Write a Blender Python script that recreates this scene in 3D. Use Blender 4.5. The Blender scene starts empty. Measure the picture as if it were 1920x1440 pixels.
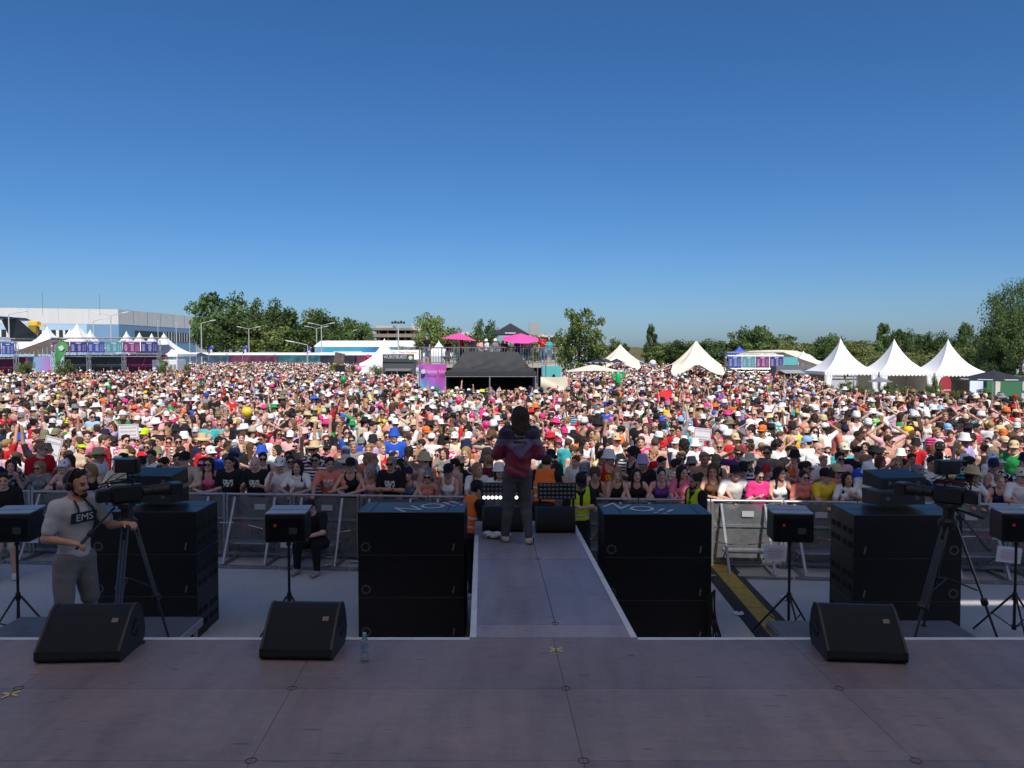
import bpy, math, random
import numpy as np
from mathutils import Vector, Matrix, Euler

random.seed(7); RNG = np.random.default_rng(11)
SC = bpy.context.scene; COL = SC.collection
PI = math.pi; R = math.radians

# ------------------------------------------------------------------ camera, sky, sun, exposure
FPX = 1442.0; HORIZON = 662.0; CAMZ = 3.67
TILT = math.atan((720 - HORIZON) / FPX)
cam_d = bpy.data.cameras.new('camera'); cam = bpy.data.objects.new('camera', cam_d); COL.objects.link(cam)
cam_d.sensor_width = 36; cam_d.lens = 36 * FPX / 1920; cam_d.clip_end = 4000; cam_d.clip_start = .05
cam.location = (0, 0, CAMZ); cam.rotation_euler = (PI / 2 - TILT, 0, 0); SC.camera = cam

SUN_EL, SUN_AZ = R(50), R(14)         # behind the camera, a little to the right
SUNV = Vector((math.sin(SUN_AZ) * math.cos(SUN_EL), -math.cos(SUN_AZ) * math.cos(SUN_EL), math.sin(SUN_EL)))
W = bpy.data.worlds.new('World'); SC.world = W; W.use_nodes = True
wn = W.node_tree.nodes; wl = W.node_tree.links
sky = wn.new('ShaderNodeTexSky'); sky.sky_type = 'NISHITA'; sky.sun_disc = False
sky.sun_elevation = SUN_EL; sky.sun_rotation = PI - SUN_AZ
sky.air_density = .85; sky.dust_density = 1.0; sky.ozone_density = 10; sky.altitude = 0
wn['Background'].inputs['Strength'].default_value = .112
hsv = wn.new('ShaderNodeHueSaturation'); hsv.inputs['Saturation'].default_value = 1.12; wl.new(sky.outputs[0], hsv.inputs['Color']); wl.new(hsv.outputs[0], wn['Background'].inputs[0])
sun_d = bpy.data.lights.new('sun', 'SUN'); sun_d.energy = 4.9; sun_d.angle = R(.53); sun_d.color = (1, .955, .88)
sun = bpy.data.objects.new('sun', sun_d); COL.objects.link(sun)
sun.rotation_euler = SUNV.to_track_quat('Z', 'Y').to_euler(); sun.location = SUNV * 60
SC.view_settings.view_transform = 'Standard'; SC.view_settings.look = 'None'
SC.view_settings.exposure = 0.0; SC.view_settings.gamma = 1.0
SC.render.engine = 'CYCLES'; SC.cycles.max_bounces = 6; SC.cycles.transparent_max_bounces = 6
SC.cycles.use_denoising = True

# ------------------------------------------------------------------ placing helpers (pixel of the 1920 px photograph + real distance)
def at(px, py, D):
    x = (px - 960) / FPX; v = (720 - py) / FPX
    dy = v * math.sin(TILT) + math.cos(TILT); dz = v * math.cos(TILT) - math.sin(TILT)
    s = D / dy
    return Vector((x * s, D, CAMZ + dz * s))
def Xp(px, D): return at(px, HORIZON, D).x
def Zp(py, D): return at(960, py, D).z
def Dg(py, z=0.0):            # distance at which a point of height z shows at row py
    v = (720 - py) / FPX
    dy = v * math.sin(TILT) + math.cos(TILT); dz = v * math.cos(TILT) - math.sin(TILT)
    return (z - CAMZ) / dz * dy

# ------------------------------------------------------------------ materials
def lin(h):
    h = h.lstrip('#'); c = [int(h[i:i + 2], 16) / 255 for i in (0, 2, 4)]
    return tuple(x / 12.92 if x <= .04045 else ((x + .055) / 1.055) ** 2.4 for x in c)
MATS = {}
def M(name, col=(.5, .5, .5), rough=.6, metal=0., var=0., scale=6., bump=0., spec=.5, bscale=None, emit=None, alpha=1., trans=0., col2=None, detail=4., stretch=None):
    if name in MATS: return MATS[name]
    m = bpy.data.materials.new(name); m.use_nodes = True; n = m.node_tree.nodes; l = m.node_tree.links
    p = n['Principled BSDF']
    p.inputs['Base Color'].default_value = (*col, 1); p.inputs['Roughness'].default_value = rough
    p.inputs['Metallic'].default_value = metal; p.inputs['Specular IOR Level'].default_value = spec
    if trans: p.inputs['Transmission Weight'].default_value = trans
    if alpha < 1: p.inputs['Alpha'].default_value = alpha
    if emit: p.inputs['Emission Color'].default_value = (*emit[0], 1); p.inputs['Emission Strength'].default_value = emit[1]
    if var or bump or col2:
        tc = n.new('ShaderNodeTexCoord'); src = tc.outputs['Object']
        if stretch:
            mp = n.new('ShaderNodeMapping'); mp.inputs['Scale'].default_value = stretch; l.new(src, mp.inputs[0]); src = mp.outputs[0]
        nz = n.new('ShaderNodeTexNoise'); nz.inputs['Scale'].default_value = scale; nz.inputs['Detail'].default_value = detail
        nz.inputs['Roughness'].default_value = .65
        l.new(src, nz.inputs['Vector'])
        mr = n.new('ShaderNodeMapRange'); mr.inputs[1].default_value = .3; mr.inputs[2].default_value = .7
        l.new(nz.outputs[0], mr.inputs[0])
        mx = n.new('ShaderNodeMix'); mx.data_type = 'RGBA'; l.new(mr.outputs[0], mx.inputs[0])
        a = tuple(c * (1 - var) for c in col); b = col2 if col2 else tuple(min(1, c * (1 + var)) for c in col)
        mx.inputs[6].default_value = (*a, 1); mx.inputs[7].default_value = (*b, 1)
        l.new(mx.outputs[2], p.inputs['Base Color'])
        if bump:
            n2 = n.new('ShaderNodeTexNoise'); n2.inputs['Scale'].default_value = bscale or scale * 6; n2.inputs['Detail'].default_value = 3
            l.new(src, n2.inputs['Vector'])
            bp = n.new('ShaderNodeBump'); bp.inputs['Strength'].default_value = bump; bp.inputs['Distance'].default_value = .02
            l.new(n2.outputs[0], bp.inputs['Height']); l.new(bp.outputs[0], p.inputs['Normal'])
    MATS[name] = m; return m

# ------------------------------------------------------------------ mesh builder
class MB:
    def __init__(s): s.v = []; s.f = []; s.mi = []; s.cur = 0
    def _add(s, vs, fs):
        o = len(s.v); s.v += [tuple(v) for v in vs]
        for f in fs: s.f.append(tuple(i + o for i in f)); s.mi.append(s.cur)
        return s
    def box(s, c, sz, rot=None, bev=0.):
        h = [x / 2 for x in sz]; c = Vector(c)
        Rm = None
        if rot is not None: Rm = rot if isinstance(rot, Matrix) else Euler(rot).to_matrix()
        if bev <= 0:
            vs = [Vector((x * h[0], y * h[1], z * h[2])) for x in (-1, 1) for y in (-1, 1) for z in (-1, 1)]
            fs = [(0, 1, 3, 2), (4, 6, 7, 5), (0, 4, 5, 1), (2, 3, 7, 6), (0, 2, 6, 4), (1, 5, 7, 3)]
        else:
            b = min(bev, min(h) * .9); vs = []; ix = {}
            for x in (-1, 1):
                for y in (-1, 1):
                    for z in (-1, 1):
                        for a in range(3):
                            p = [x * h[0], y * h[1], z * h[2]]
                            for k in range(3):
                                if k != a: p[k] -= (x, y, z)[k] * b
                            ix[(x, y, z, a)] = len(vs); vs.append(Vector(p))
            raw = []
            S = (-1, 1)
            for a in range(3):
                o = [k for k in range(3) if k != a]
                for q in S:
                    f = []
                    for (u, w) in ((-1, -1), (1, -1), (1, 1), (-1, 1)):
                        k = [0, 0, 0]; k[a] = q; k[o[0]] = u; k[o[1]] = w; f.append(ix[(*k, a)])
                    raw.append(f)
            for a in range(3):
                for b2 in range(a + 1, 3):
                    c3 = 3 - a - b2
                    for q in S:
                        for w in S:
                            k = [0, 0, 0]; k[a] = q; k[b2] = w
                            k1 = k[:]; k1[c3] = -1; k2 = k[:]; k2[c3] = 1
                            raw.append([ix[(*k1, a)], ix[(*k2, a)], ix[(*k2, b2)], ix[(*k1, b2)]])
            for x in S:
                for y in S:
                    for z in S: raw.append([ix[(x, y, z, 0)], ix[(x, y, z, 1)], ix[(x, y, z, 2)]])
            fs = []
            for f in raw:
                n = (vs[f[1]] - vs[f[0]]).cross(vs[f[2]] - vs[f[0]]); ctr = sum((vs[i] for i in f), Vector()) / len(f)
                fs.append(f if n.dot(ctr) > 0 else f[::-1])
        if Rm is not None: vs = [Rm @ v for v in vs]
        return s._add([v + c for v in vs], fs)
    def tube(s, a, b, r, r2=None, seg=8, cap=True):
        a = Vector(a); b = Vector(b); r2 = r if r2 is None else r2
        d = (b - a).normalized(); u = d.orthogonal().normalized(); w = d.cross(u)
        vs = []
        for (p, q) in ((a, r), (b, r2)):
            for k in range(seg):
                t = 2 * PI * k / seg; vs.append(p + (u * math.cos(t) + w * math.sin(t)) * q)
        fs = [(k, (k + 1) % seg, seg + (k + 1) % seg, seg + k) for k in range(seg)]
        if cap: fs += [tuple(range(seg))[::-1], tuple(range(seg, 2 * seg))]
        return s._add(vs, fs)
    def path(s, pts, r, seg=6):
        pts = [Vector(p) for p in pts]; n = len(pts); vs = []; u = None
        for i, p in enumerate(pts):
            d = (pts[min(i + 1, n - 1)] - pts[max(i - 1, 0)]).normalized()
            u = d.orthogonal().normalized() if u is None else (u - d * u.dot(d)).normalized()
            w = d.cross(u)
            for k in range(seg):
                t = 2 * PI * k / seg; vs.append(p + (u * math.cos(t) + w * math.sin(t)) * r)
        fs = [(i * seg + k, i * seg + (k + 1) % seg, (i + 1) * seg + (k + 1) % seg, (i + 1) * seg + k) for i in range(n - 1) for k in range(seg)]
        fs += [tuple(range(seg))[::-1], tuple(range((n - 1) * seg, n * seg))]
        return s._add(vs, fs)
    def lathe(s, prof, c=(0, 0, 0), seg=16, ex=1., ey=1., fn=None):
        c = Vector(c); vs = []
        for (r, z) in prof:
            for k in range(seg):
                t = 2 * PI * k / seg; q = Vector((r * ex * math.cos(t), r * ey * math.sin(t), z))
                if fn: q = fn(q, t)
                vs.append(c + q)
        n = len(prof)
        fs = [(i * seg + k, i * seg + (k + 1) % seg, (i + 1) * seg + (k + 1) % seg, (i + 1) * seg + k) for i in range(n - 1) for k in range(seg)]
        if prof[0][0] > 1e-4: fs.append(tuple(range(seg))[::-1])
        if prof[-1][0] > 1e-4: fs.append(tuple(range((n - 1) * seg, n * seg)))
        return s._add(vs, fs)
    def prism(s, pts, a, b, axis='x'):       # 2-D outline extruded from a to b
        n = len(pts)
        def mk(p, t): return {'x': (t, p[0], p[1]), 'y': (p[0], t, p[1]), 'z': (p[0], p[1], t)}[axis]
        vs = [mk(p, a) for p in pts] + [mk(p, b) for p in pts]
        fs = [(k, (k + 1) % n, n + (k + 1) % n, n + k) for k in range(n)] + [tuple(range(n))[::-1], tuple(range(n, 2 * n))]
        return s._add(vs, fs)
    def sheet(s, fn, nu, nv, th=0.):         # fn(u,v) -> point; th = thickness along -normal
        vs = [Vector(fn(i / nu, j / nv)) for j in range(nv + 1) for i in range(nu + 1)]
        fs = [(j * (nu + 1) + i, j * (nu + 1) + i + 1, (j + 1) * (nu + 1) + i + 1, (j + 1) * (nu + 1) + i) for j in range(nv) for i in range(nu)]
        if th:
            N = len(vs); nor = [Vector() for _ in vs]
            for f in fs:
                q = (vs[f[1]] - vs[f[0]]).cross(vs[f[3]] - vs[f[0]])
                for i in f: nor[i] += q
            vs += [v - (n.normalized() * th if n.length > 0 else n) for v, n in zip(vs, nor)]
            fs += [tuple(i + N for i in f[::-1]) for f in fs]
            rim = list(range(nu + 1)) + [j * (nu + 1) + nu for j in range(1, nv + 1)] + [nv * (nu + 1) + i for i in range(nu - 1, -1, -1)] + [j * (nu + 1) for j in range(nv - 1, 0, -1)]
            for k in range(len(rim)):
                a, b = rim[k], rim[(k + 1) % len(rim)]; fs.append((b, a, a + N, b + N))
        return s._add(vs, fs)
    def ball(s, c, r, seg=12, rings=8):
        r = (r, r, r) if not hasattr(r, '__len__') else r
        prof = [(max(1e-5, math.sin(PI * k / rings)), -math.cos(PI * k / rings)) for k in range(rings + 1)]
        c = Vector(c); vs = []
        for (q, z) in prof:
            for k in range(seg):
                t = 2 * PI * k / seg; vs.append(c + Vector((q * math.cos(t) * r[0], q * math.sin(t) * r[1], z * r[2])))
        fs = [(i * seg + k, i * seg + (k + 1) % seg, (i + 1) * seg + (k + 1) % seg, (i + 1) * seg + k) for i in range(rings) for k in range(seg)]
        return s._add(vs, fs)
    def add_mesh(s, me, mat4=None):
        vs = [(mat4 @ v.co) if mat4 else v.co.copy() for v in me.vertices]
        return s._add(vs, [tuple(p.vertices) for p in me.polygons])
    def mesh(s, name, mats, smooth=None):
        me = bpy.data.meshes.new(name); me.from_pydata(s.v, [], s.f)
        for m in (mats if isinstance(mats, (list, tuple)) else [mats]): me.materials.append(m)
        if any(s.mi): me.polygons.foreach_set('material_index', s.mi)
        if smooth is not None: me.shade_smooth(); me.set_sharp_from_angle(angle=R(smooth))
        me.update(); return me
    def build(s, name, mats, parent=None, smooth=None, label=None):
        return obj(name, s.mesh(name, mats, smooth), parent, label)

def obj(name, me, parent=None, label=None):
    o = bpy.data.objects.new(name, me); COL.objects.link(o)
    if parent is not None: o.parent = parent
    if label: o['label'] = label
    return o
def tag(o, label, cat, group=None):
    o['label'] = label; o['category'] = cat
    if group: o['group'] = group
    return o
def struct(o): o['kind'] = 'structure'; return o
def thing(name, label, cat, loc=(0, 0, 0), rotz=0., group=None):
    o = bpy.data.objects.new(name, None); COL.objects.link(o); o.empty_display_size = .1
    o.location = loc; o.rotation_euler = (0, 0, rotz)
    return tag(o, label, cat, group)
def dup(root, loc, rotz=0., label=None, group=None, scale=None):
    def cp(o, par):
        c = o.copy(); COL.objects.link(c)
        if par is not None: c.parent = par
        for ch in list(o.children): cp(ch, c)
        return c
    r = cp(root, None); r.location = loc; r.rotation_euler = (0, 0, rotz)
    if scale: r.scale = scale if hasattr(scale, '__len__') else (scale,) * 3
    if label: r['label'] = label
    if group: r['group'] = group
    return r
def plain(name, *a, **k): return M(name, *a, **k)
ORD = ('first second third fourth fifth sixth seventh eighth ninth tenth eleventh twelfth thirteenth fourteenth fifteenth sixteenth seventeenth eighteenth nineteenth').split()
def ordinal(n):
    if n <= 19: return ORD[n - 1]
    t, u = divmod(n, 10); tens = ['', '', 'twent', 'thirt', 'fort', 'fift', 'sixt'][t]
    return tens + ('ieth' if u == 0 else 'y-' + ORD[u - 1])

TXT = {}
def text_mesh(body, size, ext=.002):
    key = (body, size)
    if key in TXT: return TXT[key]
    cu = bpy.data.curves.new('lettering', 'FONT'); cu.body = body; cu.size = size; cu.extrude = ext; cu.align_x = 'CENTER'; cu.align_y = 'CENTER'; cu.resolution_u = 3
    o = bpy.data.objects.new('lettering', cu); COL.objects.link(o)
    dg = bpy.context.evaluated_depsgraph_get(); me = bpy.data.meshes.new_from_object(o.evaluated_get(dg))
    bpy.data.objects.remove(o); TXT[key] = me; return me
for _b, _s in (('NO!!', .42), ('EMS', .1), ('WURSTBURST', .62), ('Sanitär Union', .36), ('Wir    Daten Packpapier', .7), ('G-STAR', .085), ('BENZGARDEN', .06), ('evoZon', .42), ('N', .09), ('MALLE', .12)):
    text_mesh(_b, _s)
def lettering(name, body, size, mat, parent, loc, rot=(PI / 2, 0, 0), scale=(1, 1, 1)):
    me = text_mesh(body, size).copy(); me.materials.clear(); me.materials.append(mat)
    o = obj(name, me, parent); o.location = loc; o.rotation_euler = rot; o.scale = scale; return o
# ------------------------------------------------------------------ people: smooth-union distance fields meshed with surface nets
def axis(lo, hi, h, fine=()):
    out = [lo]; x = lo
    while x < hi:
        st = h
        for (a, b, f) in fine:
            if a - h * .6 <= x < b: st = min(st, f)
        x += st; out.append(x)
    return np.array(out)
class SDF:
    def __init__(s, xs, ys, zs):
        s.ax = (xs, ys, zs); s.F = np.full((len(xs), len(ys), len(zs)), .3, np.float32)
    def _sl(s, lo, hi, pad):
        sl = []
        for a, l, h in zip(s.ax, lo, hi):
            i = max(0, np.searchsorted(a, l - pad) - 1); j = min(len(a), np.searchsorted(a, h + pad) + 1); sl.append(slice(i, max(j, i + 1)))
        return tuple(sl)
    def _pts(s, sl):
        return s.ax[0][sl[0]][:, None, None], s.ax[1][sl[1]][None, :, None], s.ax[2][sl[2]][None, None, :]
    def _mix(s, sl, d, k, op):
        f = s.F[sl]
        if op == 'u':
            h = np.clip(.5 + .5 * (d - f) / k, 0, 1); s.F[sl] = d * (1 - h) + f * h - k * h * (1 - h)
        else:
            d = -d; h = np.clip(.5 - .5 * (d - f) / k, 0, 1); s.F[sl] = f * h + d * (1 - h) + k * h * (1 - h) if False else np.maximum(f, d) + np.maximum(k - np.abs(f - d), 0) ** 2 / (4 * k)
        return s
    def cone(s, a, b, ra, rb, k=.02, fr=None, sq=None, op='u'):
        a = np.array(a, float); b = np.array(b, float)
        if fr is not None: A = fr[0] @ a + fr[1]; B = fr[0] @ b + fr[1]
        else: A, B = a, b
        r = max(ra, rb); sl = s._sl(np.minimum(A, B), np.maximum(A, B), r + k + .04)
        X, Y, Z = s._pts(sl); ab = B - A; L = max(ab @ ab, 1e-9)
        q = (1, 1, 1) if sq is None else sq
        px, py, pz = X - A[0], Y - A[1], Z - A[2]
        t = np.clip((px * ab[0] + py * ab[1] + pz * ab[2]) / L, 0, 1)
        d = np.sqrt(((px - t * ab[0]) / q[0]) ** 2 + ((py - t * ab[1]) / q[1]) ** 2 + ((pz - t * ab[2]) / q[2]) ** 2) - (ra + (rb - ra) * t)
        return s._mix(sl, d * min(q), k, op)
    def ell(s, c, r, k=.02, fr=None, op='u'):
        c = np.array(c, float); r = np.array(r, float)
        C = fr[0] @ c + fr[1] if fr is not None else c
        m = r.max() if fr is not None else r
        sl = s._sl(C - m, C + m, k + .04)
        X, Y, Z = s._pts(sl); px, py, pz = X - C[0], Y - C[1], Z - C[2]
        if fr is not None:
            T = fr[0].T; px, py, pz = (T[0, 0] * px + T[0, 1] * py + T[0, 2] * pz, T[1, 0] * px + T[1, 1] * py + T[1, 2] * pz, T[2, 0] * px + T[2, 1] * py + T[2, 2] * pz)
        n0 = np.sqrt((px / r[0]) ** 2 + (py / r[1]) ** 2 + (pz / r[2]) ** 2); n1 = np.sqrt((px / r[0] ** 2) ** 2 + (py / r[1] ** 2) ** 2 + (pz / r[2] ** 2) ** 2)
        return s._mix(sl, n0 * (n0 - 1) / np.maximum(n1, 1e-6), k, op)
    def plane(s, p, n, k=.004):       # keep the side the normal points away from
        n = np.array(n, float); n /= np.linalg.norm(n); X, Y, Z = s._pts((slice(None),) * 3)
        d = (X - p[0]) * n[0] + (Y - p[1]) * n[1] + (Z - p[2]) * n[2]
        s.F = np.maximum(s.F, d).astype(np.float32); return s
    def wrinkle(s, amp, fx=20, seed=0):
        X, Y, Z = s._pts((slice(None),) * 3); a = seed * 1.7
        s.F += amp * (np.sin(X * fx + 5 * np.sin(Z * 9 + a) + a) * np.sin(Z * fx * .8 + 4 * np.sin(Y * 8 + X * 6 + a)) + .6 * np.sin(Y * fx * 1.4 + Z * 14 + a)); return s
    def mesh(s):
        F = s.F; S = F < 0
        n = np.zeros(tuple(d - 1 for d in F.shape), np.int8)
        for i in (0, 1):
            for j in (0, 1):
                for k in (0, 1): n += S[i:F.shape[0] - 1 + i, j:F.shape[1] - 1 + j, k:F.shape[2] - 1 + k]
        act = (n > 0) & (n < 8); ii = np.argwhere(act); idx = np.full(act.shape, -1, np.int64); idx[act] = np.arange(len(ii))
        P = np.zeros((len(ii), 3)); cnt = np.zeros(len(ii))
        cor = [(i, j, k) for i in (0, 1) for j in (0, 1) for k in (0, 1)]
        for a in cor:
            for ax in range(3):
                if a[ax]: continue
                b = list(a); b[ax] = 1
                fa = F[ii[:, 0] + a[0], ii[:, 1] + a[1], ii[:, 2] + a[2]]; fb = F[ii[:, 0] + b[0], ii[:, 1] + b[1], ii[:, 2] + b[2]]
                m = (fa < 0) != (fb < 0); t = fa[m] / (fa[m] - fb[m]); q = np.tile(np.array(a, float), (m.sum(), 1)); q[:, ax] += t
                P[m] += q; cnt[m] += 1
        P = ii + P / cnt[:, None]
        V = np.stack([np.interp(P[:, a], np.arange(len(s.ax[a])), s.ax[a]) for a in range(3)], 1)
        Q = []
        for ax in range(3):
            o = [x for x in range(3) if x != ax]
            lo = [slice(None)] * 3; hi = [slice(None)] * 3; lo[ax] = slice(0, -1); hi[ax] = slice(1, None)
            A = S[tuple(lo)]; B = S[tuple(hi)]; e = np.argwhere(A != B)
            e = e[(e[:, o[0]] > 0) & (e[:, o[1]] > 0) & (e[:, o[0]] < F.shape[o[0]] - 1) & (e[:, o[1]] < F.shape[o[1]] - 1)]
            if not len(e): continue
            ins = A[e[:, 0], e[:, 1], e[:, 2]]
            def g(du, dv):
                q = e.copy(); q[:, o[0]] -= du; q[:, o[1]] -= dv; return idx[q[:, 0], q[:, 1], q[:, 2]]
            f = np.stack([g(1, 1), g(0, 1), g(0, 0), g(1, 0)], 1)
            if ax == 1: ins = ~ins
            f[~ins] = f[~ins][:, ::-1]; Q.append(f)
        return V, np.concatenate(Q)

def np_mesh(name, V, Q, mats, mi=None):
    me = bpy.data.meshes.new(name)
    me.vertices.add(len(V)); me.vertices.foreach_set('co', np.asarray(V, np.float32).ravel())
    k = Q.shape[1]; me.loops.add(Q.size); me.loops.foreach_set('vertex_index', Q.astype(np.int32).ravel())
    me.polygons.add(len(Q)); me.polygons.foreach_set('loop_start', np.arange(0, Q.size, k, dtype=np.int32))
    me.polygons.foreach_set('use_smooth', np.ones(len(Q), bool))
    for m in mats: me.materials.append(m)
    if mi is not None: me.polygons.foreach_set('material_index', np.asarray(mi, np.int32))
    me.update(calc_edges=True); return me

# -- pose: arm directions are (outwards, forwards, up); the figure looks along -Y
def P_(R_=None, L_=None, lean=.03, yaw=0, pitch=0, legs=0, tw=0): return dict(R=R_, L=L_ or R_, lean=lean, yaw=yaw, pitch=pitch, legs=legs, tw=tw)
DOWN = ((.16, .05, -1), (.06, .28, -1)); UP = ((.28, .12, 1), (-.06, .18, 1)); UPW = ((.5, .15, .8), (.1, .2, 1)); HOLD = ((.2, .12, -1), (-.35, .8, .35)); PHONE = ((.12, .75, -.3), (-.25, .45, .85))
SHADE = ((.8, .5, .15), (-.85, .1, .55)); CROSS = ((.14, .3, -1), (-.95, .5, .12)); HEADH = ((.85, .1, .55), (-.8, 0, .5)); RAIL = ((.42, .5, -.75), (-.55, .6, -.12)); RAIL2 = ((.2, .6, -.7), (-.1, .75, -.3)); FACEH = ((.1, .55, -.8), (-.3, .25, .95))
POSES = {
    'down': P_(DOWN), 'turn_l': P_(DOWN, HOLD, yaw=.75), 'turn_r': P_(HOLD, DOWN, yaw=-.75), 'arm_up': P_(UP, DOWN, pitch=.1), 'arms_up': P_(UPW, UP, pitch=.12), 'hold': P_(HOLD, HOLD, pitch=-.2), 'drink': P_(HOLD, DOWN, yaw=.3),
    'phone': P_(PHONE, HOLD, pitch=.05), 'shade': P_(SHADE, DOWN), 'cross': P_(CROSS), 'head': P_(HEADH, HEADH), 'rail': P_(RAIL, RAIL, lean=.34, pitch=.22), 'rail2': P_(RAIL2, RAIL, lean=.26, yaw=.4, pitch=.1), 'rail3': P_(RAIL, RAIL2, lean=.3, yaw=-.5, pitch=-.15),
    'face': P_(FACEH, RAIL2, lean=.2), 'wave': P_(((.5, .3, -.7), (.1, .4, 1)), RAIL, lean=.2)}

def nrm(v): v = np.array(v, float); return v / np.linalg.norm(v)
def skel(pose, sex, bulk=1.):
    p = pose if isinstance(pose, dict) else POSES[pose]; J = {'sex': sex, 'bulk': bulk, 'p': p}
    hip = np.array(p.get('hip', (0, .02 + p['lean'] * .18, .93))); J['hip'] = hip
    u = np.array([p.get('side', 0), -math.sin(p['lean']), math.cos(p['lean'])]); J['u'] = u
    J['chest'] = hip + u * .36; J['neck'] = hip + u * .545
    sw = (.185 if sex == 'm' else .158) * (1 + (bulk - 1) * .5); sc = hip + u * .50
    tw = p.get('tw', 0); ux = np.array([math.cos(tw), math.sin(tw), 0]); fy = np.array([math.sin(tw), -math.cos(tw), 0])
    for s, n in ((1, 'L'), (-1, 'R')):
        sh = sc + ux * s * sw; J['sh' + n] = sh
        a, b = p[n]; w = lambda q: nrm(ux * s * q[0] + fy * q[1] + np.array([0, 0, q[2]]))
        J['el' + n] = sh + w(a) * .285; J['wr' + n] = J['el' + n] + w(b) * .25; J['hd' + n] = w(b)
        lg = p.get('leg' + n)
        hx = hip + ux * s * (.092) + np.array([0, 0, -.03]); J['hx' + n] = hx
        if lg: J['kn' + n], J['an' + n] = np.array(lg[0], float), np.array(lg[1], float)
        else:
            o = s * .02 + (.02 * s if p['legs'] else 0)
            J['kn' + n] = np.array([hx[0] + o, hip[1] * .6 - .02, .49]); J['an' + n] = np.array([hx[0] + o * 1.6, .04, .085])
    yaw, pit = p['yaw'], p['pitch']
    Rz = np.array([[math.cos(yaw), -math.sin(yaw), 0], [math.sin(yaw), math.cos(yaw), 0], [0, 0, 1]])
    a = p['lean'] * .45 - pit; Rx = np.array([[1, 0, 0], [0, math.cos(a), -math.sin(a)], [0, math.sin(a), math.cos(a)]])
    J['HR'] = Rz @ Rx; J['HC'] = J['neck'] + u * .06 + J['HR'] @ np.array([0, -.018, .085]); J['hfr'] = (J['HR'], J['HC'])
    J['ux'] = ux; J['fy'] = fy
    return J

def torso(s, J, inf=0., k=.05):
    f = J['sex'] == 'f'; b = J['bulk']; h = J['hip']; u = J['u']; ux = J['ux']; fy = J['fy']; c = J['chest']
    fr = (np.stack([ux, -fy, np.array([0, 0, 1.])], 1), np.zeros(3))
    ly = 1.
    def E(cen, r, kk=k):
        ax = np.stack([ux, -(fy - u * (fy @ u)) / np.linalg.norm(fy - u * (fy @ u)), u / np.linalg.norm(u)], 1)
        s.ell((0, 0, 0), np.array(r) + inf, kk, fr=(ax, np.array(cen)))
    E(h, (.165 * b if not f else .172 * b, .112 * b, .13))
    E(h + u * .17, ((.145 if not f else .125) * b, .1 * b, .15))
    E(h + u * .33, (.168 * b if not f else .148 * b, .108 * b, .19))
    if f:
        for q in (-1, 1): E(h + u * .345 + ux * q * .068 + fy * .075, (.062, .06, .062), .03)
    else: E(h + u * .4 + fy * .045, (.14 * b, .07, .09), .04)
    s.cone(J['shL'] - ux * .03, J['shR'] + ux * .03, .058 + inf, .058 + inf, .06)
    s.cone(J['neck'] - u * .02, J['shL'] * .55 + J['neck'] * .45 - u * .03, .055 + inf, .05 + inf, .05); s.cone(J['neck'] - u * .02, J['shR'] * .55 + J['neck'] * .45 - u * .03, .055 + inf, .05 + inf, .05)
def arms(s, J, inf=0., upto=2., r=1.):
    b = (1. if J['sex'] == 'm' else .84) * (1 + (J['bulk'] - 1) * .6) * r
    for n in 'LR':
        sh, el, wr = J['sh' + n], J['el' + n], J['wr' + n]
        e = sh + (el - sh) * min(1, upto)
        s.cone(sh, e, .054 * b + inf, (.054 + (.04 - .054) * min(1, upto)) * b + inf, .035)
        if upto > 1: s.cone(el, el + (wr - el) * (upto - 1), .042 * b + inf, .029 * b + inf, .02)
def legs(s, J, inf=0., upto=2.):
    b = (1. if J['sex'] == 'm' else .96) * (1 + (J['bulk'] - 1) * .7)
    for n in 'LR':
        hx, kn, an = J['hx' + n], J['kn' + n], J['an' + n]
        s.cone(hx, hx + (kn - hx) * min(1, upto), .088 * b + inf, (.088 - .03 * min(1, upto)) * b + inf, .04)
        if upto > 1:
            e = kn + (an - kn) * (upto - 1); s.cone(kn, e, .056 * b + inf, (.056 - .018 * (upto - 1)) * b + inf, .03)
            if upto >= 1.5: s.cone(kn * .72 + an * .28 - J['fy'] * .015, kn * .45 + an * .55 - J['fy'] * .01, .05 * b + inf, .035 * b + inf, .03)
def head(s, J):
    fr = J['hfr']; f = J['sex'] == 'f'
    s.cone(J['neck'] - J['u'] * .02, J['HC'] + J['HR'] @ np.array([0, .02, -.06]), .058 if not f else .048, .052 if not f else .044, .03)
    s.ell((0, .012, .035), (.076, .096, .088), .02, fr); s.ell((0, -.028, -.028), (.06 if not f else .056, .064, .085), .03, fr)
    s.ell((0, -.064, -.088), (.028, .028, .026), .025, fr); s.cone((-.045, -.02, -.06), (-.015, -.06, -.09), .022, .02, .02, fr); s.cone((.045, -.02, -.06), (.015, -.06, -.09), .022, .02, .02, fr)
    for q in (-1, 1):
        s.ell((q * .078, .012, -.008), (.011, .022, .034), .008, fr); s.ell((q * .033, -.068, -.03), (.022, .024, .022), .02, fr)
        s.ell((q * .031, -.108, .0), (.017, .022, .011), .008, fr, 's')
    s.cone((-.036, -.082, .018), (.036, -.082, .018), .012, .012, .012, fr)
    s.cone((0, -.088, .008), (0, -.110, -.026), .009, .0125, .01, fr); s.ell((0, -.098, -.032), (.018, .012, .009), .008, fr)
    s.ell((0, -.090, -.058), (.022, .011, .010), .008, fr)
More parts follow.
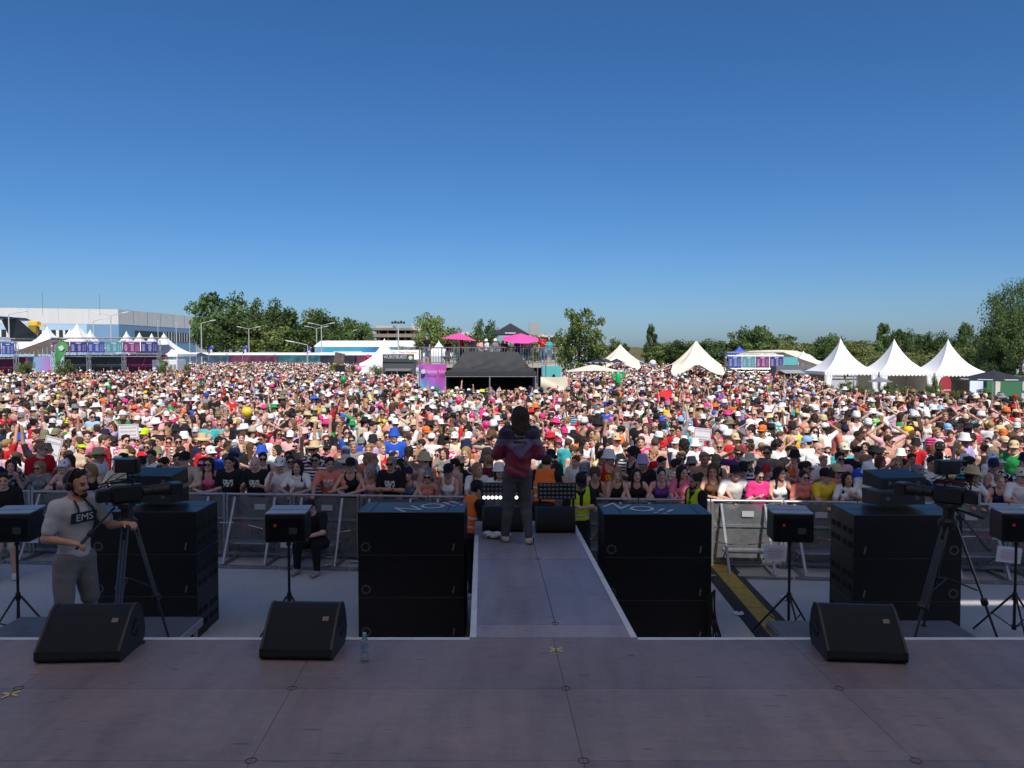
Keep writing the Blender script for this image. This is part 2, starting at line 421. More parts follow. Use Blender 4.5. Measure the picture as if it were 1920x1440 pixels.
def hand(s, J, n, curl=.5, r=1.):
    wr, d = J['wr' + n], J['hd' + n]
    sd = np.cross(d, np.array([0, 0, 1.]) if abs(d[2]) < .9 else J['fy']); sd = nrm(sd); nn = np.cross(sd, d)
    s.cone(wr - d * .01, wr + d * .07, .03 * r, .036 * r, .02, sq=None); s.cone(wr + d * .07, wr + d * .13 + nn * .02, .03 * r, .022 * r, .02); s.cone(wr + d * .02, wr + d * .075 + sd * .05, .015, .012, .015)
def fingers(s, J, n, up, curl=.6, spread=.0, thumb=1):      # five separate fingers: up = back-of-hand direction
    wr, d = J['wr' + n], J['hd' + n]; up = nrm(np.array(up) - d * (np.array(up) @ d)); sd = np.cross(d, up) * thumb
    pl = wr + d * .035
    for q in (-.028, -.009, .010, .028): s.cone(wr + d * .01 + sd * q * .6, wr + d * .085 + sd * q, .016, .0125, .014)
    L = {-.028: .062, -.009: .076, .010: .08, .028: .072}
    for q, ln in L.items():
        a = wr + d * .085 + sd * q; ang = curl * .5; dd = d
        for seg, fr in enumerate((.45, .32, .26)):
            ang2 = ang + curl * .75 * seg; dd = d * math.cos(ang2) - up * math.sin(ang2) + sd * spread * q * 8
            b = a + nrm(dd) * ln * fr; s.cone(a, b, .0092 - .0008 * seg, .0086 - .0008 * seg, .004); a = b
    a = wr + d * .03 + sd * .026; b = a + nrm(d * .6 + sd * .8 - up * .3) * .035; c = b + nrm(d * .9 + sd * .25 - up * .5) * .032
    s.cone(a, b, .0125, .0105, .01); s.cone(b, c, .0102, .0085, .005)
def feet(s, J, inf=0.):
    for n in 'LR':
        a = J['an' + n]; t = J['p'].get('toe' + n, J['fy']); t = np.array(t, float)
        s.cone(a - np.array([0, 0, .02]), a + t * .02 + np.array([0, 0, -.035]), .042 + inf, .042 + inf, .02); s.cone(a - t * .03 - np.array([0, 0, .045]), a + t * .15 - np.array([0, 0, .052]), .036 + inf, .03 + inf, .02, sq=(1.1, 1.1, .9))

def bounds(J, pad):
    pts = np.array([J[k] for k in J if k[:2] in ('sh', 'el', 'wr', 'kn', 'an', 'hx') or k in ('HC', 'hip', 'chest')] + [J['wr' + n] + J['hd' + n] * .2 for n in 'LR'] + [J['HC'] + np.array([0, 0, .15]), J['an' + 'L'] + J['fy'] * .16])
    return pts.min(0) - pad, pts.max(0) + pad
def grid(J, h, hf, extra=()):
    lo, hi = bounds(J, .16); c = J['HC']; fx = [(c[0] - .11, c[0] + .11, hf)]; fy = [(c[1] - .13, c[1] + .13, hf)]; fz = [(c[2] - .15, c[2] + .14, hf)]
    for (p, r, ff) in extra:
        fx.append((p[0] - r, p[0] + r, ff)); fy.append((p[1] - r, p[1] + r, ff)); fz.append((p[2] - r, p[2] + r, ff))
    lo[2] = min(lo[2], -.03) if not J['p'].get('leg' + 'L') else lo[2]
    return SDF(axis(lo[0], hi[0], h, fx), axis(lo[1], hi[1], h, fy), axis(lo[2], hi[2], h, fz))

def amat(name, attr, rough=.8, pattern=False, mul=None, bump=0., sss=0.):
    m = bpy.data.materials.new(name); m.use_nodes = True; n = m.node_tree.nodes; l = m.node_tree.links; p = n['Principled BSDF']
    p.inputs['Roughness'].default_value = rough; p.inputs['Specular IOR Level'].default_value = .3
    a = n.new('ShaderNodeAttribute'); a.attribute_type = 'INSTANCER'; a.attribute_name = attr; out = a.outputs['Color']
    tc = n.new('ShaderNodeTexCoord')
    if pattern:
        b = n.new('ShaderNodeAttribute'); b.attribute_type = 'INSTANCER'; b.attribute_name = 'c_two'
        pa = n.new('ShaderNodeAttribute'); pa.attribute_type = 'INSTANCER'; pa.attribute_name = 'pat'
        nz = n.new('ShaderNodeTexNoise'); nz.inputs['Scale'].default_value = 16; nz.inputs['Detail'].default_value = 1; l.new(tc.outputs['Object'], nz.inputs['Vector'])
        g1 = n.new('ShaderNodeMath'); g1.operation = 'GREATER_THAN'; g1.inputs[1].default_value = .52; l.new(nz.outputs[0], g1.inputs[0])
        wv = n.new('ShaderNodeTexWave'); wv.bands_direction = 'Z'; wv.inputs['Scale'].default_value = 5; l.new(tc.outputs['Object'], wv.inputs['Vector'])
        g2 = n.new('ShaderNodeMath'); g2.operation = 'GREATER_THAN'; g2.inputs[1].default_value = .55; l.new(wv.outputs[1], g2.inputs[0])
        sx = n.new('ShaderNodeSeparateXYZ'); l.new(tc.outputs['Object'], sx.inputs[0])
        def cmp(src, lo, hi):
            q = n.new('ShaderNodeMath'); q.operation = 'COMPARE'; q.inputs[1].default_value = (lo + hi) / 2; q.inputs[2].default_value = (hi - lo) / 2; l.new(src, q.inputs[0]); return q.outputs[0]
        def mul2(x, y):
            q = n.new('ShaderNodeMath'); q.operation = 'MULTIPLY'; l.new(x, q.inputs[0]); l.new(y, q.inputs[1]); return q.outputs[0]
        n3 = n.new('ShaderNodeTexNoise'); n3.inputs['Scale'].default_value = 28; l.new(tc.outputs['Object'], n3.inputs['Vector'])
        g3 = n.new('ShaderNodeMath'); g3.operation = 'GREATER_THAN'; g3.inputs[1].default_value = .47; l.new(n3.outputs[0], g3.inputs[0])
        lt = n.new('ShaderNodeMath'); lt.operation = 'LESS_THAN'; lt.inputs[1].default_value = .0; l.new(sx.outputs[1], lt.inputs[0])
        pr = mul2(mul2(mul2(cmp(sx.outputs[0], -.09, .09), cmp(sx.outputs[2], 1.2, 1.33)), g3.outputs[0]), lt.outputs[0])
        def is_(v): return cmp(pa.outputs['Fac'], v - .4, v + .4)
        def add(x, y):
            q = n.new('ShaderNodeMath'); q.operation = 'ADD'; q.use_clamp = True; l.new(x, q.inputs[0]); l.new(y, q.inputs[1]); return q.outputs[0]
        fac = add(add(mul2(g1.outputs[0], is_(1)), mul2(g2.outputs[0], is_(2))), mul2(pr, is_(3)))
        mx = n.new('ShaderNodeMix'); mx.data_type = 'RGBA'; l.new(fac, mx.inputs[0]); l.new(out, mx.inputs[6]); l.new(b.outputs['Color'], mx.inputs[7]); out = mx.outputs[2]
    if mul:
        mm = n.new('ShaderNodeMix'); mm.data_type = 'RGBA'; mm.blend_type = 'MULTIPLY'; mm.inputs[0].default_value = 1; l.new(out, mm.inputs[6]); mm.inputs[7].default_value = (*mul, 1); out = mm.outputs[2]
    if bump:
        n2 = n.new('ShaderNodeTexNoise'); n2.inputs['Scale'].default_value = bump[0]; l.new(tc.outputs['Object'], n2.inputs['Vector'])
        bp = n.new('ShaderNodeBump'); bp.inputs['Strength'].default_value = bump[1]; bp.inputs['Distance'].default_value = .02; l.new(n2.outputs[0], bp.inputs['Height']); l.new(bp.outputs[0], p.inputs['Normal'])
    l.new(out, p.inputs['Base Color']); MATS[name] = m; return m
SKIN = amat('skin', 'c_skin', .55); LIP = amat('lips', 'c_skin', .5, mul=(.72, .4, .4)); EYE = M('eye_dark', (.02, .014, .01), .3)
SHIRT = amat('shirt_cloth', 'c_shirt', .9, True, bump=(11, .5)); PANTS = amat('trouser_cloth', 'c_pants', .9, bump=(14, .5)); HAIRM = amat('hair_strands', 'c_hair', .55, bump=(60, .9)); HATM = amat('hat_cloth', 'c_hat', .85); GLASS = M('dark_lens', (.012, .012, .015), .12); SHOEM = M('shoe_white', (.6, .58, .55), .6)

def face_mi(V, Q, J):
    L = (V - J['HC']) @ J['HR']; c = L[Q].mean(1); x, y, z = np.abs(c[:, 0]), c[:, 1], c[:, 2]; mi = np.zeros(len(Q), int)
    mi[(x > .017) & (x < .045) & (np.abs(z) < .007) & (y < -.065) & (y > -.13)] = 1
    mi[(x > .012) & (x < .05) & (np.abs(z - .022) < .0055) & (y < -.065) & (y > -.13)] = 1
    mi[(x < .024) & (np.abs(z + .058) < .0075) & (y < -.07) & (y > -.14)] = 2
    return mi
def body_mesh(J, h=.022, hf=.0095, hero=None, name='person', shoes=True):
    ex = []
    if hero:
        for n in 'LR': ex.append((J['wr' + n] + J['hd' + n] * .07, .11, .0065))
    s = grid(J, h, hf, ex); torso(s, J); arms(s, J); legs(s, J); head(s, J); feet(s, J)
    for n in 'LR':
        if hero: fingers(s, J, n, *hero[n])
        else: hand(s, J, n)
    V, Q = s.mesh(); return np_mesh(name, V, Q, [SKIN, EYE, LIP], face_mi(V, Q, J)), (V, Q)
def shirt_vq(J, kind, h=.02, seed=0):
    s = grid(J, h, h); inf = .012
    torso(s, J, inf if kind != 'jacket' else .03); nk = J['neck']; u = J['u']
    if kind in ('tee', 'polo'): arms(s, J, .016, .72, 1.04)
    elif kind in ('long', 'jacket'): arms(s, J, .016 if kind == 'long' else .036, 1.92)
    s.wrinkle(.0035 if kind != 'jacket' else .007, 22, seed)
    s.ell(nk + u * .055 + J['fy'] * .035, (.085, .085, .08), .01, op='s')
    if kind == 'tank':
        for n, q in (('L', 1), ('R', -1)):
            s.ell(J['sh' + n] + J['ux'] * q * .045, (.1, .13, .17), .012, op='s')
        s.ell(nk + u * -.005 + J['fy'] * .08, (.085, .1, .11), .012, op='s')
    s.plane(J['hip'] - u * (-.02 if kind != 'jacket' else .06), -u)
    return s.mesh()
def pants_vq(J, kind, h=.022, seed=0):
    s = grid(J, h, h); b = J['bulk']
    u = J['u']; f = J['sex'] == 'f'
    ax = np.stack([J['ux'], -nrm(J['fy'] - u * (J['fy'] @ u)), nrm(u)], 1); s.ell((0, 0, 0), ((.172 if f else .165) * b + .01, .122 * b, .14), .05, fr=(ax, J['hip']))
    legs(s, J, .017 if kind == 'jeans' else .024, {'shorts': .9, 'jeans': 1.93}[kind]); s.wrinkle(.003, 26, seed)
    if J['hip'][2] > .7: s.plane(J['hip'] + u * .07, u)
    return s.mesh()
def shoes_mesh(J, name='shoes', mat=None):
    s = grid(J, .012, .012); feet(s, J, .007); s.plane((0, 0, max(J['anL'][2], J['anR'][2]) + .03), (0, 0, 1)); V, Q = s.mesh(); return np_mesh(name, V, Q, [mat or SHOEM])

# -- hair, hats and glasses in head space (origin HC, looking along -Y)
def hair_vq(kind, h=.011, seed=1):
    lo = np.array([-.17, -.16, -.5]); hi = np.array([.17, .22, .2]); s = SDF(axis(lo[0], hi[0], h), axis(lo[1], hi[1], h), axis(lo[2], hi[2], h))
    if kind == 'short': s.ell((0, .018, .042), (.083, .101, .093), .02); s.cone((-.035, -.06, .088), (.045, -.052, .095), .026, .024, .02)
    elif kind == 'crop': s.ell((0, .03, .04), (.083, .097, .096), .02); s.cone((-.03, -.03, .105), (.035, -.03, .11), .035, .03, .03)
    elif kind == 'curly': s.ell((0, .025, .045), (.105, .118, .11), .02); s.cone((0, .09, .02), (0, .1, -.1), .08, .07, .04)
    elif kind == 'long':
        s.ell((0, .02, .042), (.086, .104, .094), .02); s.cone((0, .07, .0), (0, .1, -.3), .085, .07, .05, sq=(1.15, .7, 1))
        for q in (-1, 1): s.cone((q * .07, .0, -.01), (q * .088, .01, -.26), .03, .024, .03)
    elif kind == 'bun': s.ell((0, .018, .042), (.082, .1, .092), .02); s.ell((0, .1, .1), (.05, .05, .05), .015)
    elif kind == 'pony': s.ell((0, .018, .042), (.082, .1, .092), .02); s.cone((0, .11, .06), (0, .15, -.2), .035, .022, .03)
    elif kind == 'mullet':
        s.ell((0, .022, .05), (.104, .122, .108), .02); s.cone((0, .08, -.0), (0, .1, -.17), .085, .07, .05, sq=(1.25, .7, 1)); s.cone((-.07, .03, .02), (-.09, .05, -.13), .045, .03, .03); s.cone((.07, .03, .02), (.09, .05, -.14), .045, .03, .03)
        for q in range(9): s.cone((-.1 + .025 * q, .09, -.1), (-.13 + .032 * q, .1 + .02 * math.sin(q * 3), -.2 - .03 * math.sin(q * 5)), .026, .01, .015)
    X, Y, Z = s._pts((slice(None),) * 3)
    am = .012 if kind == 'curly' else .0045; fq = 70 if kind == 'curly' else 95
    s.F += am * np.sin(X * fq + 3 * np.sin(Z * 30 + seed)) * np.sin(Y * fq * .9 + 2 * np.sin(X * 25)) + am * .5 * np.sin(Z * (60 if kind == 'curly' else 18) + X * 40)
    s.ell((0, -.095, -.035), (.066, .085, .1), .012, op='s')
    if kind in ('short', 'crop', 'bun', 'pony'): s.plane((0, .0, -.03), (0, -.55, -1)); 
    return s.mesh()
def hat_vq(kind):
    m = MB(); sg = 18
    if kind == 'bucket': m.lathe([(.13, -.016), (.132, -.018), (.1, .045), (.092, .1), (.075, .132), (.0, .138)], (0, .012, .035), sg, .92, 1.05); m.lathe([(.13, -.018), (.098, .04), (.09, .1)], (0, .012, .033), sg, .92, 1.05)
    elif kind == 'straw': m.lathe([(.176, .01), (.18, .006), (.14, .022), (.099, .032), (.094, .09), (.085, .125), (.06, .128), (.0, .118)], (0, .012, .04), sg, .92, 1.05, fn=lambda q, t: q + Vector((0, 0, .02 * math.cos(2 * t) * (q.length > .155)))); m.lathe([(.178, .004), (.099, .026), (.095, .08)], (0, .012, .04), sg, .92, 1.05)
    elif kind == 'cap':
        m.lathe([(.098, .03), (.099, .06), (.09, .1), (.065, .128), (.03, .141), (.0, .144)], (0, .014, .015), sg, .86, 1.05)
        m.sheet(lambda u, v: (.082 * math.cos(PI * (1 + u)) * (1 - .12 * v), .014 - (.098 * 1.02 * math.sin(PI * u) * (1 - v) ** .5 if v < .0 else .1 * math.sin(PI * u) + v * .085 * math.sin(PI * u) ** .5), .047 - v * .02 - .02 * (u - .5) ** 2 * 4 * v), 12, 4, .005)
    elif kind == 'visor': m.lathe([(.097, .045), (.099, .085)], (0, .014, .0), sg, .87, 1.05); m.sheet(lambda u, v: (.082 * math.cos(PI * (1 + u)) * (1 - .12 * v), .014 - (.1 * math.sin(PI * u) + v * .085 * math.sin(PI * u) ** .5), .047 - v * .02), 12, 4, .005)
    elif kind == 'beanie': m.lathe([(.094, .01), (.097, .05), (.09, .1), (.06, .135), (.0, .145)], (0, .014, .02), sg, .9, 1.07)
    m.v = [(x * 1.07, (y - .012) * 1.07 + .012, z * 1.04) for x, y, z in m.v]
    return m
def glasses_mb():
    m = MB()
    for q in (-1, 1):
        m.box((q * .034, -.109, .0), (.056, .012, .04), (0, 0, q * -.22), .005); m.tube((q * .064, -.1, .008), (q * .08, .01, .004), .004, seg=4)
    m.box((0, -.113, .006), (.02, .008, .01)); return m
HAIRS = {k: np_mesh('hair', *hair_vq(k), [HAIRM]) for k in ('short', 'crop', 'curly', 'long', 'bun', 'pony', 'mullet')}
HATS = {k: hat_vq(k).mesh('hat', HATM, 40) for k in ('bucket', 'straw', 'cap', 'visor', 'beanie')}
GLASSES = glasses_mb().mesh('sunglasses', GLASS, 40)

CLR = {  # named cloth colours, linear base colours
    'white': (.78, .77, .75), 'black': (.014, .014, .017), 'red': (.55, .015, .02), 'pink': (.72, .16, .28), 'hot pink': (.8, .04, .22), 'light pink': (.75, .42, .42), 'blue': (.02, .09, .5), 'light blue': (.25, .45, .68), 'navy': (.012, .018, .06), 'grey': (.2, .2, .21), 'beige': (.52, .43, .32), 'green': (.02, .3, .07), 'yellow': (.8, .55, .03), 'orange': (.78, .17, .03), 'neon yellow': (.55, .72, .02), 'turquoise': (.04, .4, .42), 'maroon': (.12, .012, .025), 'purple': (.14, .05, .25), 'lilac': (.42, .32, .6), 'coral': (.75, .22, .16), 'khaki': (.2, .18, .1), 'straw': (.62, .48, .27), 'cream': (.7, .62, .46), 'denim': (.1, .16, .26), 'brown': (.14, .07, .035), 'dark green': (.02, .07, .035)}
SKINS = [(.62, .355, .26), (.66, .40, .305), (.52, .28, .195), (.58, .315, .225), (.44, .225, .15), (.66, .35, .28), (.3, .15, .095), (.12, .058, .04)]
HAIRC = {'dark': (.016, .011, .008), 'brown': (.034, .019, .011), 'light brown': (.09, .05, .024), 'blond': (.34, .2, .085), 'grey': (.28, .27, .26), 'red': (.16, .05, .02)}
BODY = {}
def person_set(pose, sex, bulk=1.):
    key = (pose, sex, bulk)
    if key not in BODY:
        J = skel(pose, sex, bulk); BODY[key] = dict(J=J, body=body_mesh(J)[0])
    return BODY[key]
def garment(st, kind):
    if kind not in st:
        if kind in ('shorts', 'jeans'): st[kind] = np_mesh('trousers', *pants_vq(st['J'], kind), [PANTS])
        else: st[kind] = np_mesh('shirt', *shirt_vq(st['J'], kind), [SHIRT])
    return st[kind]
def head_matrix(J):
    return Matrix([[*J['HR'][i], J['HC'][i]] for i in range(3)] + [[0, 0, 0, 1]])
def make_person(loc, rotz, pose='down', sex='m', shirt='white', kind='tee', pants='denim', pkind='shorts', hair='short', hairc='brown', hat=None, hatc='white', glasses=False, skin=0, scale=1., pat=0, two='white', label='person', cat='person', group=None, bulk=1., bare=False):
    st = person_set(pose, sex, bulk); J = st['J']
    o = obj('person', st['body']); o.location = loc; o.rotation_euler = (0, 0, rotz); o.scale = (scale,) * 3
    o['c_skin'] = [*SKINS[skin]]; tag(o, label, cat, group)
    if not bare:
        g = obj('shirt', garment(st, kind), o); g['c_shirt'] = [*CLR[shirt]]; g['c_two'] = [*CLR[two]]; g['pat'] = float(pat)
    g = obj('trousers', garment(st, pkind), o); g['c_pants'] = [*CLR[pants]]
    hm = head_matrix(J)
    if hair: g = obj('hair', HAIRS[hair], o); g.matrix_local = hm; g['c_hair'] = [*HAIRC[hairc]]
    if hat: g = obj('hat', HATS[hat], o); g.matrix_local = hm; g['c_hat'] = [*CLR[hatc]]
    if glasses: g = obj('sunglasses', GLASSES, o); g.matrix_local = hm
    return o
# ------------------------------------------------------------------ ground, stage, roof
SH = (905 - 960) / FPX                      # the deck boards run slightly to the left
STZ = 1.22; FRONT = 6.53
def asphalt():
    m = bpy.data.materials.new('asphalt'); m.use_nodes = True; n = m.node_tree.nodes; l = m.node_tree.links; p = n['Principled BSDF']
    g = n.new('ShaderNodeNewGeometry'); p.inputs['Roughness'].default_value = .85
    a = n.new('ShaderNodeTexNoise'); a.inputs['Scale'].default_value = .55; a.inputs['Detail'].default_value = 6; l.new(g.outputs['Position'], a.inputs['Vector'])
    b = n.new('ShaderNodeTexNoise'); b.inputs['Scale'].default_value = 38; b.inputs['Detail'].default_value = 5; b.inputs['Roughness'].default_value = .8; l.new(g.outputs['Position'], b.inputs['Vector'])
    r1 = n.new('ShaderNodeValToRGB'); r1.color_ramp.elements[0].position = .32; r1.color_ramp.elements[0].color = (.42, .415, .41, 1); r1.color_ramp.elements[1].position = .68; r1.color_ramp.elements[1].color = (.56, .545, .52, 1); l.new(a.outputs[0], r1.inputs[0])
    r2 = n.new('ShaderNodeValToRGB'); r2.color_ramp.elements[0].position = .3; r2.color_ramp.elements[0].color = (.62, .62, .62, 1); r2.color_ramp.elements[1].position = .7; r2.color_ramp.elements[1].color = (1.25, 1.25, 1.25, 1); l.new(b.outputs[0], r2.inputs[0])
    mx = n.new('ShaderNodeMix'); mx.data_type = 'RGBA'; mx.blend_type = 'MULTIPLY'; mx.inputs[0].default_value = 1; l.new(r1.outputs[0], mx.inputs[6]); l.new(r2.outputs[0], mx.inputs[7]); l.new(mx.outputs[2], p.inputs['Base Color'])
    bp = n.new('ShaderNodeBump'); bp.inputs['Strength'].default_value = .5; bp.inputs['Distance'].default_value = .02; l.new(b.outputs[0], bp.inputs['Height']); l.new(bp.outputs[0], p.inputs['Normal'])
    return m
gm = MB(); gm.sheet(lambda u, v: ((u - .5) * 3000, -300 + v * 2400, 0), 2, 2)
struct(gm.build('ground', asphalt()))

def deck_mat(name, a, b, rough):
    m = bpy.data.materials.new(name); m.use_nodes = True; n = m.node_tree.nodes; l = m.node_tree.links; p = n['Principled BSDF']
    g = n.new('ShaderNodeNewGeometry'); oi = n.new('ShaderNodeObjectInfo')
    def noise(sc, det, stretch=None, rgh=.6):
        q = n.new('ShaderNodeTexNoise'); q.inputs['Scale'].default_value = sc; q.inputs['Detail'].default_value = det; q.inputs['Roughness'].default_value = rgh
        if stretch:
            mp = n.new('ShaderNodeMapping'); mp.inputs['Scale'].default_value = stretch; l.new(g.outputs['Position'], mp.inputs[0]); l.new(mp.outputs[0], q.inputs['Vector'])
        else: l.new(g.outputs['Position'], q.inputs['Vector'])
        return q.outputs[0]
    def ramp(src, p0, c0, p1, c1):
        r = n.new('ShaderNodeValToRGB'); e = r.color_ramp.elements; e[0].position = p0; e[0].color = (*c0, 1); e[1].position = p1; e[1].color = (*c1, 1); l.new(src, r.inputs[0]); return r.outputs[0]
    def mul(x, y, f=1.):
        q = n.new('ShaderNodeMix'); q.data_type = 'RGBA'; q.blend_type = 'MULTIPLY'; q.inputs[0].default_value = f; l.new(x, q.inputs[6]); l.new(y, q.inputs[7]); return q.outputs[2]
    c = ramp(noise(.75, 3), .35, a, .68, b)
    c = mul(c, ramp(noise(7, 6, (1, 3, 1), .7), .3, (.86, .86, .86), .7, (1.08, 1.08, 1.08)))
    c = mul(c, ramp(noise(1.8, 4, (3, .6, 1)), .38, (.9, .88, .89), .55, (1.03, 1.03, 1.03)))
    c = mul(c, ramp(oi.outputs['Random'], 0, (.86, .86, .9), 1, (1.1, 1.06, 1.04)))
    sc = n.new('ShaderNodeTexNoise'); sc.inputs['Scale'].default_value = 60; sc.inputs['Detail'].default_value = 2
    mp = n.new('ShaderNodeMapping'); mp.inputs['Scale'].default_value = (1, .05, 1); mp.inputs['Rotation'].default_value = (0, 0, .6); l.new(g.outputs['Position'], mp.inputs[0]); l.new(mp.outputs[0], sc.inputs['Vector'])
    scr = ramp(sc.outputs[0], .675, (0, 0, 0), .72, (.05, .05, .05))
    ad = n.new('ShaderNodeMix'); ad.data_type = 'RGBA'; ad.blend_type = 'ADD'; l.new(ramp(noise(1.1, 2), .52, (0, 0, 0), .66, (1, 1, 1)), ad.inputs[0]); l.new(c, ad.inputs[6]); l.new(scr, ad.inputs[7])
    s2 = n.new('ShaderNodeTexNoise'); s2.inputs['Scale'].default_value = 9; s2.inputs['Detail'].default_value = 2
    mp2 = n.new('ShaderNodeMapping'); mp2.inputs['Scale'].default_value = (.45, 3, 1); mp2.inputs['Rotation'].default_value = (0, 0, -.35); l.new(g.outputs['Position'], mp2.inputs[0]); l.new(mp2.outputs[0], s2.inputs['Vector'])
    sm = mul(ad.outputs[2], ramp(s2.outputs[0], .27, (.55, .55, .55), .33, (1, 1, 1)))
    l.new(sm, p.inputs['Base Color'])
    rr = n.new('ShaderNodeMapRange'); rr.inputs[3].default_value = rough - .1; rr.inputs[4].default_value = rough + .14; l.new(noise(3, 5), rr.inputs[0]); l.new(rr.outputs[0], p.inputs['Roughness'])
    bp = n.new('ShaderNodeBump'); bp.inputs['Strength'].default_value = .12; bp.inputs['Distance'].default_value = .004; l.new(noise(140, 2, (1, 1, 1)), bp.inputs['Height']); l.new(bp.outputs[0], p.inputs['Normal'])
    p.inputs['Specular IOR Level'].default_value = .45
    MATS[name] = m; return m
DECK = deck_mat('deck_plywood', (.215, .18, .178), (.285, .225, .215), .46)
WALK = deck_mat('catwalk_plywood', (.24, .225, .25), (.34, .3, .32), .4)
ALU = M('aluminium', (.55, .55, .56), .38, .85, var=.12, scale=9); STEEL = M('galvanised_steel', (.32, .33, .345), .42, .7, var=.18, scale=11); BLK = M('black_metal', (.018, .018, .02), .45, .2); BLKP = M('black_paint', (.005, .005, .007), .4, var=.25, scale=5, bump=.12, bscale=160); RUB = M('black_rubber', (.016, .016, .017), .7); BLKF = M('black_fabric', (.014, .014, .016), .9); TAPE = M('white_tape', (.62, .62, .63), .5, var=.1, scale=8); WHITE = M('white_print', (.48, .48, .5), .6); SHADE_SEAM = M('recess_shade_and_seam', (.003, .003, .004), .9); YTAPE = M('yellow_tape', (.7, .6, .22), .6); SILV = M('bare_metal', (.6, .6, .6), .25, .95)

fm = MB()
fm.prism([(-13, -6), (13, -6), (13, FRONT - .06), (-13, FRONT - .06)], 0.0, STZ - .05, 'z')
deck = struct(fm.build('stage_deck', BLK))
def board(w, d, name, mat):
    m = MB(); g = .0018
    s = lambda y: SH * y
    pts = [(g + s(g), g), (w - g + s(g), g), (w - g + s(d - g), d - g), (g + s(d - g), d - g)]
    m.prism(pts, -.045, 0, 'z'); return m.mesh(name, mat)
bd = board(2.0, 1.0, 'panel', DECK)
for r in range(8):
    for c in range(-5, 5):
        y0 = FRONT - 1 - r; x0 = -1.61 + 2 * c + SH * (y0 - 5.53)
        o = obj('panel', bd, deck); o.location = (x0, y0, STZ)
lk = MB(); lk.path([(.032 * math.cos(a), .032 * math.sin(a), 0) for a in np.linspace(0, 2 * PI, 25)], .0035, 4)
lkm = lk.mesh('panel_lock', M('lock_grey', (.05, .05, .055), .5))
for r in range(2):
    for c in range(-3, 4):
        y = FRONT - 1 - r; o = obj('panel_lock', lkm, deck); o.location = (-1.61 + 2 * c + SH * (y - 5.53) + .002, y, STZ + .0005)
# catwalk
CL, CR, CEND = -.363, 1.077, 11.15
cw = MB()
cw.prism([(CL + .02 + SH * (FRONT - 6.55), FRONT - .05), (CR - .02 + SH * (FRONT - 6.55), FRONT - .05), (CR - .02 + SH * (CEND - 6.55), CEND), (CL + .02 + SH * (CEND - 6.55), CEND)], 0, STZ - .05, 'z')
walk = struct(cw.build('catwalk', BLKF))
ys = [FRONT + .004, 6.86, 9.06, CEND]
for i in range(3):
    y0, y1 = ys[i], ys[i + 1]
    for (xa, xb) in (((CL, .405), (.405, CR)) if i else ((CL, CR),)):
        m = MB(); q = lambda x, y: (x + SH * (y - 6.55), y); g = .003
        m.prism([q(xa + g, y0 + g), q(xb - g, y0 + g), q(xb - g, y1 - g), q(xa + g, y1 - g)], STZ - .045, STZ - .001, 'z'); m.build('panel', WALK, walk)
for (x, y) in ((.405, 6.88), (.405, 9.08)):
    o = obj('panel_lock', lkm, walk); o.location = (x + SH * (y - 6.55), y, STZ)
# white edging strips on the deck rim
tm = MB(); TW = .055
def strip(pts): 
    tm.prism(pts, STZ + .0006, STZ + .004, 'z')
qx = lambda x, y: (x + SH * (y - 6.55), y)
strip([(-13, FRONT - TW), (CL, FRONT - TW), (CL, FRONT), (-13, FRONT)]); strip([(CR, FRONT - TW), (13, FRONT - TW), (13, FRONT), (CR, FRONT)])
tm.build('edge_strip', TAPE, deck)
tm = MB(); strip([qx(CL, FRONT), qx(CL + TW, FRONT), qx(CL + TW, CEND - .9), qx(CL, CEND - .9)]); strip([qx(CR - TW, FRONT), qx(CR, FRONT), qx(CR, CEND - .1), qx(CR - TW, CEND - .1)])
tm.build('edge_strip', TAPE, walk)
def cross_tape(px, py, label, a):
    d = Dg(py, STZ); m = MB()
    for t in (a, a + 1.35): m.box((0, 0, 0), (.13, .02, .001), (0, 0, t))
    o = m.build('tape_cross', YTAPE); o.location = (Xp(px, d), d, STZ + .005); tag(o, label, 'floor marking', 'yellow tape crosses stuck on the stage')
cross_tape(1044, 1219, 'yellow tape cross stuck on the deck near the catwalk', -.7); cross_tape(3, 1303, 'yellow tape cross at the left edge of the picture', -.3)

# unseen stage roof shades deck and first rows; back wall added to block light
rf = bpy.data.materials.new('roof_fill_sheet'); rf.use_nodes = True
_n = rf.node_tree.nodes; _l = rf.node_tree.links; _t = _n.new('ShaderNodeBsdfTranslucent'); _t.inputs['Color'].default_value = (.95, .85, .79, 1); _m = _n.new('ShaderNodeMixShader'); _m.inputs[0].default_value = .42
_n['Principled BSDF'].inputs['Base Color'].default_value = (.6, .58, .58, 1); _l.new(_n['Principled BSDF'].outputs[0], _m.inputs[1]); _l.new(_t.outputs[0], _m.inputs[2]); _l.new(_m.outputs[0], _n['Material Output'].inputs[0])      # unseen sheet made translucent so soaked-through sunlight fills the dark deck
RZ = 10.4; RY = 8.35
# holes added to the unseen roof to place sun patches at barrier and ground
r = MB()
def rp(x0, x1, y0, y1): r._add([(x0, y0, RZ), (x1, y0, RZ), (x1, y1, RZ), (x0, y1, RZ)], [(0, 1, 2, 3)])
G1 = (4.9, 6.75, 4.6, 6.1); G2 = (8.4, 11.6, 2.62, 2.8)
rp(-15, G1[0], -9, RY); rp(G1[0], G1[1], -9, G1[2]); rp(G1[0], G1[1], G1[3], RY); rp(G1[1], G2[0], -9, RY); rp(G2[0], G2[1], -9, G2[2]); rp(G2[0], G2[1], G2[3], RY); rp(G2[1], 15, -9, RY)
roof = struct(r.build('stage_roof', rf))
w = MB(); w.box((0, -3.6, 5.1), (26, .2, 10.2)); struct(w.build('added_back_wall', BLKF))  # added only to block light coming from behind the camera


